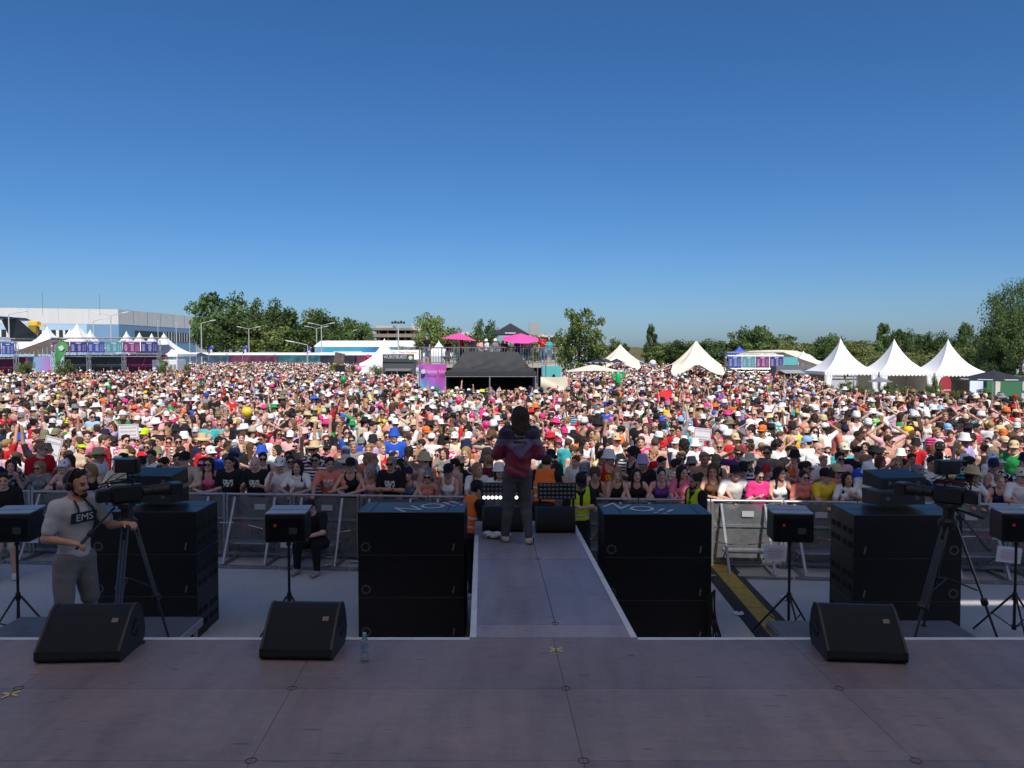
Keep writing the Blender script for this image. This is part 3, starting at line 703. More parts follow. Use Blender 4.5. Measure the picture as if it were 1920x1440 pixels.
# ------------------------------------------------------------------ monitors on the deck
def wedge(name, label, loc, rotz, w=.68, grp=None, mirror=1):
    t = thing(name, label, 'speaker', loc, rotz, grp)
    prof = [(-.25, .045), (-.235, .015), (-.2, 0), (.17, 0), (.235, .05), (.255, .13), (.21, .30), (.155, .385), (.115, .41), (.07, .412), (.0, .375), (-.245, .105)]
    m = MB(); m.prism(prof, -w / 2 + .02, w / 2 - .02, 'x'); m.build('grille', M('speaker_grille', (.007, .007, .009), .6, var=.3, scale=60, bump=.6, bscale=420), t, 30)
    for s in (-1, 1):
        e = MB(); p2 = [(y * 1.012 - .0, z * 1.012) for y, z in prof]; a = s * (w / 2 - .02); e.prism(p2, min(a, a + s * .02), max(a, a + s * .02), 'x')
        c = e.build('end_plate', M('speaker_end', (.017, .018, .021), .5), t, 30)
        h = MB(); h.prism([(.05 + .055 * math.cos(k * PI / 8) * (1.), .2 + .085 * math.sin(k * PI / 8)) for k in range(16)], *sorted((s * w / 2 - s * .004, s * w / 2 + s * .003)), 'x'); h.build('handle', SHADE_SEAM, c)  # near-black oval paints the shade inside the hand hole
        h = MB(); h.box((s * (w / 2 + .004), .05, .2), (.012, .13, .03), (.5, 0, 0), .004); h.build('handle', M('speaker_end'), c)
    l = MB(); sl = math.atan2(.375 - .105, .245); yy = -.06; l.box((w * .33, yy, .105 + (yy + .245) * math.tan(sl) + .004), (.05, .04, .004), (sl, 0, 0)); l.build('badge', M('badge', (.2, .15, .12), .5), t)
    t.scale = (1, .96, .9) if rotz < 1 else (1, 1, .82)
    return t
def onstage(px, py): d = Dg(py, STZ); return Vector((Xp(px, d), d, STZ + .001))
g = 'floor monitors along the stage edge'
p = onstage(160, 1246); p.x = Xp(153, p.y + .2); wedge('floor_monitor', 'black wedge monitor in front of the cameraman, leftmost on the deck', p + Vector((0, .25, 0)), R(3), .66, g)
p = onstage(570, 1241); p.x = Xp(562, p.y + .2); wedge('floor_monitor', 'black wedge monitor beside the water bottle', p + Vector((0, .25, 0)), R(-2), .585, g)
p = onstage(1614, 1246); p.x = Xp(1622, p.y + .2); wedge('floor_monitor', 'black wedge monitor at the right, before the unmanned camera', p + Vector((0, .25, 0)), R(-5), .62, g)
c = MB(); p = onstage(272, 1207); c.path([(p.x - .08 + .075 * math.cos(a) - .05, p.y + .045 * math.sin(a), STZ + .012) for a in np.linspace(-2.6, 3.4, 26)], .007); tag(c.build('cable_loop', RUB, None, 40), 'black cable loop lying beside the leftmost wedge monitor', 'cable')
b = thing('water_bottle', 'clear plastic water bottle standing on the stage edge', 'bottle', onstage(679, 1241))
PET = M('clear_plastic', (.75, .85, .88), .05, trans=.92); m = MB(); m.lathe([(.022, 0), (.031, .006), (.032, .03), (.029, .045), (.032, .06), (.032, .15), (.026, .18), (.013, .2), (.013, .213)], seg=18); m.build('shell', PET, b, 40)
m = MB(); m.lathe([(.0325, .085), (.0325, .14)], seg=18); m.build('label_band', M('bottle_label', (.2, .32, .42), .5, var=.4, scale=60), b, 40); m = MB(); m.lathe([(.015, .21), (.015, .232), (0, .232)], seg=12); m.build('cap', M('cap_blue', (.25, .45, .55), .5), b, 40)

# ------------------------------------------------------------------ bass cabinets
def sub_mesh(w, d, h):
    m = MB(); m.box((0, d / 2, h / 2), (w, d, h), bev=.005); return m.mesh('cabinet', BLKP)
SW, SD, SHH = 1.36, .66, .548
subm = sub_mesh(SW, SD, SHH - .002); subn = sub_mesh(SW, .36, SHH - .002)
ringm = MB(); 
for k in range(8): ringm.box((.05 * math.cos(k * PI / 4), 0, .05 * math.sin(k * PI / 4)), (.034, .006, .02), (0, -k * PI / 4 + PI / 2, 0))
ringm = ringm.mesh('wheel_mount', M('mount_grey', (.09, .09, .1), .5))
hm_ = MB(); hm_.box((0, 0, 0), (.008, .11, .075), bev=.003); hm_ = hm_.mesh('handle', SHADE_SEAM)  # flat plate, its near-black colour standing for shade in a handle hole
latchm = MB(); latchm.box((0, 0, 0), (.018, .01, .09), (0, .2, 0)); latchm = latchm.mesh('latch', M('latch_grey', (.22, .22, .23), .4, .5))
def sub(x, y, z, label, grp, side=0, rings=(-1,), text=None, rz=0.):
    t = thing('bass_speaker', label, 'speaker', (x, y, z), rz, grp); obj('cabinet', subn if side else subm, t)
    for s in rings: o = obj('wheel_mount', ringm, t); o.location = (s * (SW / 2 - .1), -.002, .1)
    o = obj('latch', latchm, t); o.location = (-rings[0] * (SW / 2 - .14), -.004, .1)
    for s in ((-1, 1) if side else ()):
        for yy in (.1, .26):
            for zz in (.15, .32): o = obj('handle', hm_, t); o.location = (s * (SW / 2 + .001), yy, zz)
    if text:
        
        for q_ in (-.46, .52): m = MB(); m.box((q_ * text, SD / 2, SHH - .0015), (.008, SD - .03, .003)); m.build('seam', SHADE_SEAM, t)
        lettering('lettering', 'NO!!', .42, WHITE, t, ((-.2 if text > 0 else .2), .35, SHH + .001), (0, 0, -.55 * text), (1.05, 1.1, .5))
    return t
LV = ('at the bottom', 'in the middle', 'on top')
for (px, d, nm, tx) in ((769, 9.72, 'left', -1), (1236, 9.6, 'right', 1)):
    for k in range(3): sub(Xp(px, d), d, k * SHH + .002, f'black bass speaker {LV[k]} of the stack {nm} of the catwalk', f'bass stack {nm} of the catwalk', 0, (-1,) if k else (-1,), tx if k == 2 else None)
for (px, d, nm, sd) in ((262, 9.75, 'left', 1), (1710, 9.55, 'right', -1)):
    for col in range(2):
        for k in range(3): sub(Xp(px, d) + (-.01 * col * sd), d + col * .375, k * SHH + .002, f'black bass speaker {LV[k]} of the outer {nm} stack, {("nearer", "farther")[col]} column', f'outer {nm} bass stack', 1, (sd * -1,))
# small full-range boxes lying on the outer stacks
def fill_box(x, y, z, rz, tilt, label, grp):
    t = thing('fill_speaker', label, 'speaker', (x, y, z), rz, grp); m = MB()
    m.prism([(-.21, .02 + .0), (.21, .0), (.21, .2), (-.21, .17)], -.31, .31, 'x'); c = m.build('cabinet', BLKP, t); c.rotation_euler = (tilt, 0, 0)
    for s in (-1, 1): h = MB(); h.box((s * .2, -.212, .1), (.05, .006, .05), bev=.002); h.box((s * .2, -.216, .1), (.03, .006, .03)); o = h.build('handle', M('mount_grey'), c)
for (px, d, nm, rz) in ((292, 10.25, 'left', R(-8)), (1680, 10.1, 'right', R(6))):
    for k in range(2): fill_box(Xp(px, d), d, 3 * SHH + .03 + k * .225, rz + k * .04, -.05 + .1 * k, f'black fill speaker, {("lower", "upper")[k]} of two on the outer {nm} stack', f'fill speakers on the outer {nm} stack')
# cable bundles hanging down the stacks
for (px, d, s, lb) in ((388, 10.9, 1, 'outer left bass stack'), (1602, 9.9, -1, 'outer right bass stack'), (1330, 9.58, 1, 'bass stack right of the catwalk')):
    m = MB(); x0 = Xp(px, d)
    for k in range(7):
        a = random.random() * 6; m.path([(x0 + s * (.01 * k + .10 * t * math.sin(a + t * 2.5) ** 2) + .05 * math.sin(a * 3 + t * 5) * t, d - .03 - .02 * k + .07 * math.sin(a * 2 + t * 4) * t, .62 - .6 * math.sin(t * PI * .5) + .02 * k * (1 - t)) for t in np.linspace(0, 1, 12)], .011)
    tag(m.build('cable_bundle', RUB, None, 50), f'black cables hanging down the side of the {lb}', 'cable')

# ------------------------------------------------------------------ prompters on tripod stands
def tripod_stand(loc, label, H, grp):
    t = thing('speaker_stand', label, 'stand', loc, random.random() * 2, grp); m = MB(); m.tube((0, 0, .12), (0, 0, H), .019, .016); m.build('pole', BLK, t, 40); m = MB(); m.tube((0, 0, .5), (0, 0, .6), .03); m.tube((0, 0, .12), (0, 0, .18), .028); m.build('collar', BLK, t, 40)
    for k in range(3):
        a = k * 2 * PI / 3; e = Vector((math.cos(a), math.sin(a), 0)); m = MB(); m.tube(Vector((0, 0, .56)) + e * .03, e * .46 + Vector((0, 0, .015)), .014, .012, 6); l = m.build('leg', BLK, t, 40); m = MB(); m.tube(Vector((0, 0, .15)) + e * .02, e * .25 + Vector((0, 0, .28)), .008, seg=5); m.build('brace', BLK, l, 40)
    return t
def prompter(loc, label, rz, grp):
    t = thing('prompter_box', label, 'screen', loc, rz, grp); m = MB(); m.box((0, 0, .2), (.5, .36, .36), bev=.012); m.build('housing', BLKP, t)
    m = MB(); m.box((0, -.06, .386), (.5, .22, .012), bev=.003); m.box((0, .15, .4), (.5, .2, .012), (.06, 0, 0), .003); m.build('visor', M('visor_grey', (.3, .31, .33), .35, var=.1, scale=4), t)
    m = MB(); m.box((0, -.182, .2), (.42, .008, .28), bev=.002); m.box((-.17, -.187, .2), (.02, .006, .28)); s = m.build('back_panel', M('panel_black', (.006, .006, .008), .3), t)
    m = MB(); m.box((-.12, -.19, .24), (.035, .006, .03)); m.build('switch', M('orange_switch', (.5, .08, .02), .5), s); m = MB(); m.box((.1, -.188, .17), (.1, .004, .08)); m.build('rating_plate', M('plate_grey', (.05, .05, .055), .5), s)
    m = MB(); m.tube((0, 0, -.06), (0, 0, .02), .028); m.box((0, 0, .012), (.2, .2, .012)); m.build('mount', BLK, t, 40)
for (px, lb, rz) in ((22, 'at the left picture edge', .1), (537, 'behind the wedge by the bottle', .05), (1486, 'left of the outer right bass stack', -.1), (1915, 'at the right picture edge', -.15)):
    d = 9.75; x = Xp(px, d); tripod_stand((x, d, 0), f'black tripod stand {lb}, carrying a prompter box', 1.27, 'tripod stands in the pit'); prompter((x, d, 1.27), f'black prompter box with grey visor {lb}', rz, 'prompter boxes on tripod stands')

# ------------------------------------------------------------------ camera platforms, cameras
def platform(x0, x1, y0, y1, z, label):
    t = thing('camera_platform', label, 'platform', ((x0 + x1) / 2, (y0 + y1) / 2, 0), 0, 'camera platforms'); w, d = x1 - x0, y1 - y0; m = MB(); m.box((0, 0, z - .02), (w - .02, d - .02, .04)); m.build('deck_board', M('platform_top', (.1, .105, .115), .5, var=.2, scale=5), t)
    m = MB()
    for s in (-1, 1): m.box((s * (w / 2 - .02), 0, z - .055), (.05, d, .09), bev=.006); m.box((0, s * (d / 2 - .02), z - .055), (w - .1, .05, .09), bev=.006)
    m.build('frame', ALU, t)
    for sx in (-1, 1):
        for sy in (-1, 1): q = MB(); q.tube((sx * (w / 2 - .06), sy * (d / 2 - .06), 0), (sx * (w / 2 - .06), sy * (d / 2 - .06), z - .09), .025); q.build('leg', ALU, t, 40)
platform(-5.45, -3.43, 6.75, 8.42, .75, 'low grey camera platform under the cameraman'); platform(2.78, 4.79, 6.75, 8.3, .75, 'low grey camera platform under the unmanned camera')

def video_tripod(apex, base, feet_, label):
    t = thing('camera_tripod', label, 'tripod', apex, 0, 'camera tripods'); A = Vector(apex)
    m = MB(); m.lathe([(.05, -.06), (.09, -.02), (.09, .02), (.06, .05), (.055, .14)], seg=14); m.box((0, 0, .17), (.1, .16, .06), bev=.01); m.build('fluid_head', BLK, t, 40)
    for f in feet_:
        F = Vector(f) - A; e = Vector((F.x, F.y, 0)).normalized(); s = e.cross(Vector((0, 0, 1))); a = e * .07 + Vector((0, 0, -.02)); k = a.lerp(F, .58); m = MB()
        for q in (-1, 1): m.tube(a + s * .028 * q, k + s * .026 * q, .011, seg=6)
        m.tube(a.lerp(F, .1), F, .014, .012, 6); lg = m.build('leg', M('tripod_tube', (.06, .062, .066), .35, .6), t, 40)
        m = MB(); m.box(k, (.09, .06, .06), F.to_track_quat('Z', 'Y').to_matrix(), .01); m.build('clamp', BLK, lg); m = MB(); m.ball(F, .028, 8, 6); m.build('rubber_foot', RUB, lg, 60)
    m = MB(); c = Vector((0, 0, -.55))
    for f in feet_: F = Vector(f) - A; m.tube(c, F * .52 + Vector((0, 0, .02)), .008, seg=5)
    m.build('spreader', BLK, t, 40); return t
def video_camera(loc, rz, label, pan):
    t = thing('video_camera', label, 'camera', loc, rz, 'broadcast video cameras'); t.scale = (.84,) * 3; m = MB(); m.box((0, 0, .1), (.13, .34, .2), bev=.02); m.box((0, -.24, .1), (.11, .16, .15), bev=.015); m.box((.03, -.05, .24), (.03, .26, .03), bev=.008); m.tube((.03, .06, .2), (.03, .06, .24), .012); m.build('body', BLKP, t, 40)
    m = MB(); m.lathe([(.06, 0), (.06, .1), (.068, .1), (.068, .2), (.075, .2), (.082, .32), (.075, .32), (.07, .29)], seg=18); o = m.build('lens', BLK, t, 40); o.rotation_euler = (-PI / 2, 0, 0); o.location = (0, .17, .1); m = MB(); m.box((0, 0, 0), (.2, .14, .15), bev=.01); q = m.build('lens_hood', BLKP, t); q.location = (0, .53, .1)
    m = MB(); m.box((0, 0, 0), (.3, .07, .17), bev=.01); m.box((0, -.06, .085), (.3, .16, .008)); m.tube((0, 0, -.14), (0, 0, -.08), .012); q = m.build('monitor', BLKP, t, 40); q.location = (-.02, .02, .42); q.rotation_euler = (0, 0, -rz * .85); s = MB(); s.box((0, -.037, 0), (.25, .006, .13)); s.build('screen', M('monitor_glass', (.01, .014, .02), .12), q)
    m = MB()
    for k in range(5):
        a = k * 1.3; m.path([(.04 * math.sin(a) + .06 * math.sin(u * 3 + a), -.3 + u * .5, .22 + .06 * math.sin(u * PI) + .02 * k * math.sin(u * 5 + a)) for u in np.linspace(0, 1, 10)], .006, 5)
    m.build('cable', RUB, t, 50); m = MB(); m.box((0, 0, -.015), (.09, .3, .03), bev=.005); m.build('base_plate', BLK, t)
    for s, (a, b) in zip((-1, 1), pan): m = MB(); m.tube(a, b, .012, seg=6); v = (Vector(b) - Vector(a)).normalized(); m.tube(Vector(b) - v * .02, Vector(b) + v * .15, .02, .019, 10); m.build('pan_handle', BLK, t, 40)
    return t
PZ = .752
# left camera (manned)
A1 = (Xp(232, 7.45), 7.45, 2.02); video_tripod(A1, PZ, [(Xp(322, 7.5) - .02, 7.45, PZ), (Xp(150, 7.4) - .02, 8.0, PZ), (Xp(205, 7.0), 6.95, PZ)], 'black video tripod under the operated camera')
CAM1 = video_camera((A1[0], A1[1], A1[2] + .2), R(-52), 'broadcast camera with monitor, operated by the man at left', [])
A2 = (Xp(1786, 7.5), 7.5, 2.0); video_tripod(A2, PZ, [(Xp(1697, 7.2), 7.05, PZ), (Xp(1880, 7.4), 7.25, PZ), (Xp(1745, 8.1), 8.12, PZ)], 'black video tripod under the unmanned camera')
video_camera((A2[0], A2[1], A2[2] + .2), R(40), 'unmanned broadcast camera with monitor at the right', [((.03, -.05, -.06), (-.22, -.42, -.33)), ((.0, -.05, -.06), (.05, -.2, -.1))])

# ------------------------------------------------------------------ catwalk end: monitors with strobe panels
def strobe(px, d, lit, label):
    t = thing('strobe_panel', label, 'stage light', (Xp(px, d), d, STZ), 0, 'strobe panels at the catwalk end'); z = .36
    m = MB(); m.box((0, .03, z + .1), (.56, .06, .24), (-.12, 0, 0), .01); m.box((-.24, .05, z * .5), (.03, .03, z)); m.box((.24, .05, z * .5), (.03, .03, z)); m.build('frame', BLK, t)
    lens = MB(); lens.ball((0, 0, 0), (.024, .01, .024), 8, 6); l1 = lens.mesh('lens', M('lens_grey', (.12, .125, .13), .25), 60); l2 = lens.mesh('lens', M('lens_lit', (.9, .9, .9), .3, emit=((1, .97, 1), 3)), 60)
    for i in range(9):
        for j in range(4): o = obj('lens', l2 if (lit and j == 0) else l1, t); o.location = (-.232 + i * .058, -.012 - .12 * (j - 1.5) * .055 * 0 + .007 * (j - 1.5), z + .012 + j * .058)
strobe(938, 11.02, True, 'strobe panel with a lit white row, left of the singer'); strobe(1045, 11.0, False, 'dark strobe panel right of the singer')
wedge('floor_monitor', 'black wedge monitor at the catwalk end, left of the singer', (Xp(943, 10.65), 10.65, STZ), PI, .56, 'monitors at the catwalk end'); wedge('floor_monitor', 'black wedge monitor at the catwalk end, right of the singer', (Xp(1041, 10.6), 10.6, STZ), PI, .54, 'monitors at the catwalk end')
# crumpled white shirt on the catwalk
s = SDF(axis(-.22, .22, .009), axis(-.14, .14, .009), axis(-.02, .14, .009))
for k in range(16): a = random.random() * 6.3; rr = random.random(); s.cone((.15 * rr * math.cos(a), .07 * rr * math.sin(a), .015), (.17 * math.cos(a + 2), .08 * math.sin(a + 2), .03 + .04 * random.random()), .026, .02, .012)
s.wrinkle(.006, 60, 3); s.plane((0, 0, 0), (0, 0, -1)); V, Q = s.mesh(); o = obj('crumpled_shirt', np_mesh('crumpled_shirt', V, Q, [M('cotton_white', (.62, .62, .62), .9, var=.25, scale=12)])); o.location = (Xp(932, 10.1), 10.12, STZ + .001); tag(o, 'crumpled white shirt lying on the catwalk beside the singer', 'shirt')

# ------------------------------------------------------------------ crowd barrier
BX0, BY0, BX1, BY1 = -9.3, 13.98, 8.46, 12.7; BS = (BY1 - BY0) / (BX1 - BX0)
def by(x): return BY0 + BS * (x - BX0)
brot = math.atan(BS); U = 1.22; SHEET = M('barrier_sheet', (.2, .205, .21), .5, .4, var=.25, scale=3, bump=.2, bscale=90, alpha=.62)
t0 = thing('crowd_barrier', 'b', 'barrier')
m = MB(); m.tube((-U / 2 + .01, 0, 1.15), (U / 2 - .01, 0, 1.15), .026, seg=10); m.build('top_rail', M('barrier_tube', (.36, .36, .37), .45, .6, var=.2, scale=6), t0, 40)
m = MB(); m.box((0, .012, .6), (U - .06, .006, 1.02)); m.build('sheet', SHEET, t0)
m = MB()
for x in (-U / 2 + .03, U / 2 - .03): m.box((x, 0, .575), (.05, .05, 1.13), bev=.006)
m.box((0, 0, .09), (U - .1, .04, .05)); m.box((0, 0, .72), (U - .1, .03, .04)); m.build('frame', STEEL, t0)
for x in (-.43, .30): m = MB(); m.tube((x, -.02, 1.1), (x + .03, -.62, .05), .026, seg=8); m.build('strut', M('barrier_tube', (.36, .36, .37), .45, .6, var=.2, scale=6), t0, 40)
m = MB(); m.box((-.065, -.27, .36), (.76, .24, .03), bev=.005); m.tube((-.4, -.3, .35), (-.4, -.02, .15), .014, seg=5); m.tube((.28, -.3, .35), (.28, -.02, .15), .014, seg=5); m.build('step', STEEL, t0, 40)
m = MB()
for x in (-.43, .33): m.box((x, -.33, .03), (.05, .72, .05), bev=.005)
m.box((0, -.66, .03), (U - .04, .05, .04)); m.box((0, .5, .008), (U - .04, .9, .014)); m.build('base', STEEL, t0)
m = MB(); m.box((.02, -.012, .93), (.2, .004, .1)); m.build('number_plate', M('plate_pale', (.4, .41, .43), .5), t0)
n = 18; xs = [-10.6 + i * U * math.cos(brot) for i in range(n)]
for i, x in enumerate(xs):
    lb = f'grey steel crowd barrier section, {ordinal(i + 1)} from left along the front row'
    if i == 0: t0.location = (x, by(x), 0); t0.rotation_euler = (0, 0, brot); t0['label'] = lb; t0['group'] = 'crowd barrier sections'
    else: dup(t0, (x, by(x), 0), brot, lb, 'crowd barrier sections')
m = MB()
def chain_pt(x): return Vector((x, by(x) - .5 - .02, .62 + .09 * math.cos(x * 2 * PI / 1.22 * .5) + .05 * math.sin(x * .9)))
for k, x in enumerate(np.arange(-10.4, 10.4, .085)):
    m.cur = int((k // 3) % 2); m.tube(chain_pt(x), chain_pt(x + .085), .008, seg=4)
tag(m.build('plastic_chain', [M('chain_red', (.4, .03, .03), .5), M('chain_white', (.6, .6, .6), .5)]), 'red and white plastic chain hung along the barrier struts', 'chain')
def notice(px, py, d, w, h, label, tilt):
    q = at(px, py, d); m = MB(); m.sheet(lambda u, v: ((u - .5) * w, .03 * math.sin(u * 3) * v, (v - 1) * h), 8, 6, .002); o = m.build('notice_sheet', M('paper', (.55, .56, .6), .7)); o.location = q; o.rotation_euler = (0, tilt, 0); tag(o, label, 'notice', 'paper notices hung on the chain')
    k = MB()
    for j in range(5): k.box((0, -.001, -h * (.2 + .14 * j)), (w * (.75 if j % 2 else .6), .0015, h * .035))
    k.build('print_lines', M('print_red', (.4, .2, .25), .7), o).location = (0, -.012, 0)
notice(547, 1000, by(-3.6) - .55, .38, .25, 'white paper notice hanging behind the prompter by the bottle', .02); notice(51, 990, by(-8.6) - .5, .4, .26, 'white paper notice hanging near the left picture edge', .04); notice(1453, 1023, by(4.4) - .55, .36, .26, 'white paper notice hanging left of the right prompter stand', -.04); notice(1894, 1026, by(8.0) - .6, .4, .25, 'white paper notice hanging near the right picture edge', .12)

# cable ramp: black base, yellow lid
rm = MB(); rm.prism([(-.3, 0), (.3, 0), (.17, .05), (-.17, .05)], .003, .897, 'y'); rmm = rm.mesh('base', RUB); lm = MB(); lm.box((0, .45, .053), (.27, .88, .01), bev=.003)
for k in range(9):
    for j in range(4): lm.box((-.095 + .063 * j, .06 + .098 * k, .06), (.04, .02, .004))
lmm = lm.mesh('lid', M('ramp_yellow', (.42, .29, .045), .65, var=.25, scale=14))
for k in range(5):
    t = thing('cable_ramp', f'black and yellow cable ramp piece, {ordinal(k + 1)} from the stage', 'cable ramp', (3.43 + .02 * k, 9.0 + .9 * k, 0), R(-1.3), 'cable ramp pieces'); obj('base', rmm, t); obj('lid', lmm, t)
# scraps of paper and film on the ground
for k, (px, py, lb) in enumerate(((660, 1056, 'beside the bass stack left of the catwalk'), (1388, 1082, 'beside the cable ramp'), (1372, 1060, 'by the barrier foot behind the cable ramp'), (1392, 1153, 'on the ramp side near the stage'), (610, 1062, 'by the barrier behind the seated man'), (1478, 1124, 'near the right prompter stand'))):
    d = Dg(py); m = MB(); m.sheet(lambda u, v: ((u - .5) * .16, (v - .5) * .1, .012 + .03 * abs(math.sin(u * 7 + k) * math.cos(v * 5 + k))), 6, 5); o = m.build('paper_scrap', M('scrap', (.6, .6, .6), .7), None, 60); o.location = (Xp(px, d), d, .002); o.rotation_euler = (0, 0, k); tag(o, f'white crumpled scrap lying {lb}', 'litter', 'litter on the ground')
# concrete step behind the barrier base on the right, stage-side shadow floor kept plain
# ------------------------------------------------------------------ named people in front of the crowd
def vest_on(o, st, col, two='grey'):
    if 'vest' not in st:
        J = st['J']; s = grid(J, .02, .02); torso(s, J, .026); nk = J['neck']; u = J['u']; s.wrinkle(.003, 18, 2)
        for n, q in (('L', 1), ('R', -1)): s.ell(J['sh' + n] + J['ux'] * q * .06, (.1, .15, .17), .012, op='s')
        s.ell(nk + u * .03 + J['fy'] * .06, (.075, .1, .13), .012, op='s'); s.cone(nk + J['fy'] * .1, J['hip'] + J['fy'] * .16, .03, .02, .01, op='s'); s.plane(J['hip'] + u * .05, -u); st['vest'] = np_mesh('safety_vest', *s.mesh(), [SHIRT])
    g = obj('safety_vest', st['vest'], o); g['c_shirt'] = [*CLR[col]]; g['c_two'] = [*CLR[two]]; g['pat'] = 0.
    J = st['J']; u = J['u']
    for z in (.14, .27):
        s = grid(J, .016, .016); torso(s, J, .031); s.plane(J['hip'] + u * (z + .025), u); s.plane(J['hip'] + u * (z - .025), -u)
        for n, q in (('L', 1), ('R', -1)): s.ell(J['sh' + n] + J['ux'] * q * .06, (.1, .15, .17), .012, op='s')
        obj('reflective_band', np_mesh('reflective_band', *s.mesh(), [M('reflective_grey', (.5, .5, .5), .35)]), g)
    return g
def hero(loc, rotz, pose, label, sex='m', skin=0, hair='short', hairc='brown', shirt='white', kind='tee', pants='denim', pkind='jeans', hands=None, bulk=1., pat=0, two='white', hat=None, hatc='black', glasses=False, shoe=None, scale=1., hh=.016):
    J = skel(pose, sex, bulk); st = dict(J=J); me, _ = body_mesh(J, hh, .0075, hands)
    o = obj('person', me); o.location = loc; o.rotation_euler = (0, 0, rotz); o.scale = (scale,) * 3; o['c_skin'] = [*SKINS[skin]]; tag(o, label, 'person')
    g = obj('shirt', np_mesh('shirt', *shirt_vq(J, kind, .013, 4), [SHIRT]), o); g['c_shirt'] = [*CLR[shirt]]; g['c_two'] = [*CLR[two]]; g['pat'] = float(pat); st['shirt_o'] = g
    g = obj('trousers', np_mesh('trousers', *pants_vq(J, pkind, .014, 3), [PANTS]), o); g['c_pants'] = [*CLR[pants]]
    hm = head_matrix(J)
    if hair: g = obj('hair', HAIRS[hair], o); g.matrix_local = hm; g['c_hair'] = [*HAIRC[hairc]]
    if hat: g = obj('hat', HATS[hat], o); g.matrix_local = hm; g['c_hat'] = [*CLR[hatc]]
    if glasses: g = obj('sunglasses', GLASSES, o); g.matrix_local = hm
    obj('shoes', shoes_mesh(J, 'shoes', shoe), o)
    return o, st
FING = dict(L=((0, 0, 1), .9, 0, 1), R=((0, 0, 1), .9, 0, -1))
# singer, seen from behind
pp = dict(R=((.2, -.08, -1), (.28, .8, .05)), L=((.36, .1, -.92), (-.75, .6, .35)), lean=.03, yaw=.22, pitch=-.02, legs=1, tw=.12, side=-.05, hip=(.03, .03, .93),
          legR=((-.07, -.05, .49), (-.115, .03, .085)), legL=((.15, -.03, .49), (.19, -.08, .085)), toeR=(-.25, -.97, 0), toeL=(.35, -.94, 0))
o, st = hero((Xp(975, 9.81), 9.81, STZ), PI, pp, 'singer in purple and maroon jacket and grey jeans, seen from behind', hair='mullet', hairc='brown', kind='jacket', pants='denim', hands=FING, bulk=.93, shoe=M('sneaker', (.36, .33, .28), .6))
o.scale = (1.0, 1.0, 1.0)
def jacket_mat():
    m = bpy.data.materials.new('jacket_nylon'); m.use_nodes = True; n = m.node_tree.nodes; l = m.node_tree.links; p = n['Principled BSDF']; p.inputs['Roughness'].default_value = .5
    tc = n.new('ShaderNodeTexCoord'); sp = n.new('ShaderNodeSeparateXYZ'); l.new(tc.outputs['Object'], sp.inputs[0]); X, Z = sp.outputs[0], sp.outputs[2]
    def mth(op, a, b=None, c=None):
        q = n.new('ShaderNodeMath'); q.operation = op
        for i, v in enumerate((a, b, c)):
            if v is None: continue
            if isinstance(v, (int, float)): q.inputs[i].default_value = v
            else: l.new(v, q.inputs[i])
        return q.outputs[0]
    ax = mth('ABSOLUTE', X)
    def mix(f, a, b):
        q = n.new('ShaderNodeMix'); q.data_type = 'RGBA'; l.new(f, q.inputs[0])
        for i, v in ((6, a), (7, b)):
            if isinstance(v, tuple): q.inputs[i].default_value = (*v, 1)
            else: l.new(v, q.inputs[i])
        return q.outputs[2]
    lil = (.14, .11, .2); nav = (.018, .014, .05); mar = (.14, .008, .03); blk = (.006, .006, .008)
    vline = mth('ADD', 1.12, mth('MULTIPLY', mth('MINIMUM', ax, .16), 1.0))     # maroon below a V
    c = mix(mth('LESS_THAN', Z, vline), lil, mar)
    yoke = mth('MULTIPLY', mth('GREATER_THAN', Z, 1.36), mth('GREATER_THAN', ax, .065)); c = mix(yoke, c, nav)
    bars = mth('MULTIPLY', mth('LESS_THAN', ax, .085), mth('ADD', mth('COMPARE', Z, 1.375, .016), mth('COMPARE', Z, 1.325, .016))); c = mix(bars, c, blk)
    l.new(c, p.inputs['Base Color'])
    nz = n.new('ShaderNodeTexNoise'); nz.inputs['Scale'].default_value = 14; l.new(tc.outputs['Object'], nz.inputs['Vector']); bp = n.new('ShaderNodeBump'); bp.inputs['Strength'].default_value = .6; bp.inputs['Distance'].default_value = .02; l.new(nz.outputs[0], bp.inputs['Height']); l.new(bp.outputs[0], p.inputs['Normal'])
    return m
g = st['shirt_o']; g.name = 'jacket'; g.data.materials.clear(); g.data.materials.append(jacket_mat())
for c in o.children:
    if c.name.startswith('trousers'): c['c_pants'] = [.075, .08, .09]
    if c.name.startswith('shoes'):
        for n_ in 'LR':
            a = st['J']['an' + n_]; t = np.array(st['J']['p']['toe' + n_]); side = np.array([t[1], -t[0], 0])
            for sgn in (-1, 1):
                for k in range(3): m = MB(); q = a + t * (.03 + .028 * k) + side * sgn * .042 + np.array([0, 0, -.04]); m.box(q, (.012, .012, .045), (0, 0, math.atan2(t[1], t[0])), .002); m.build('stripe', BLK, c)
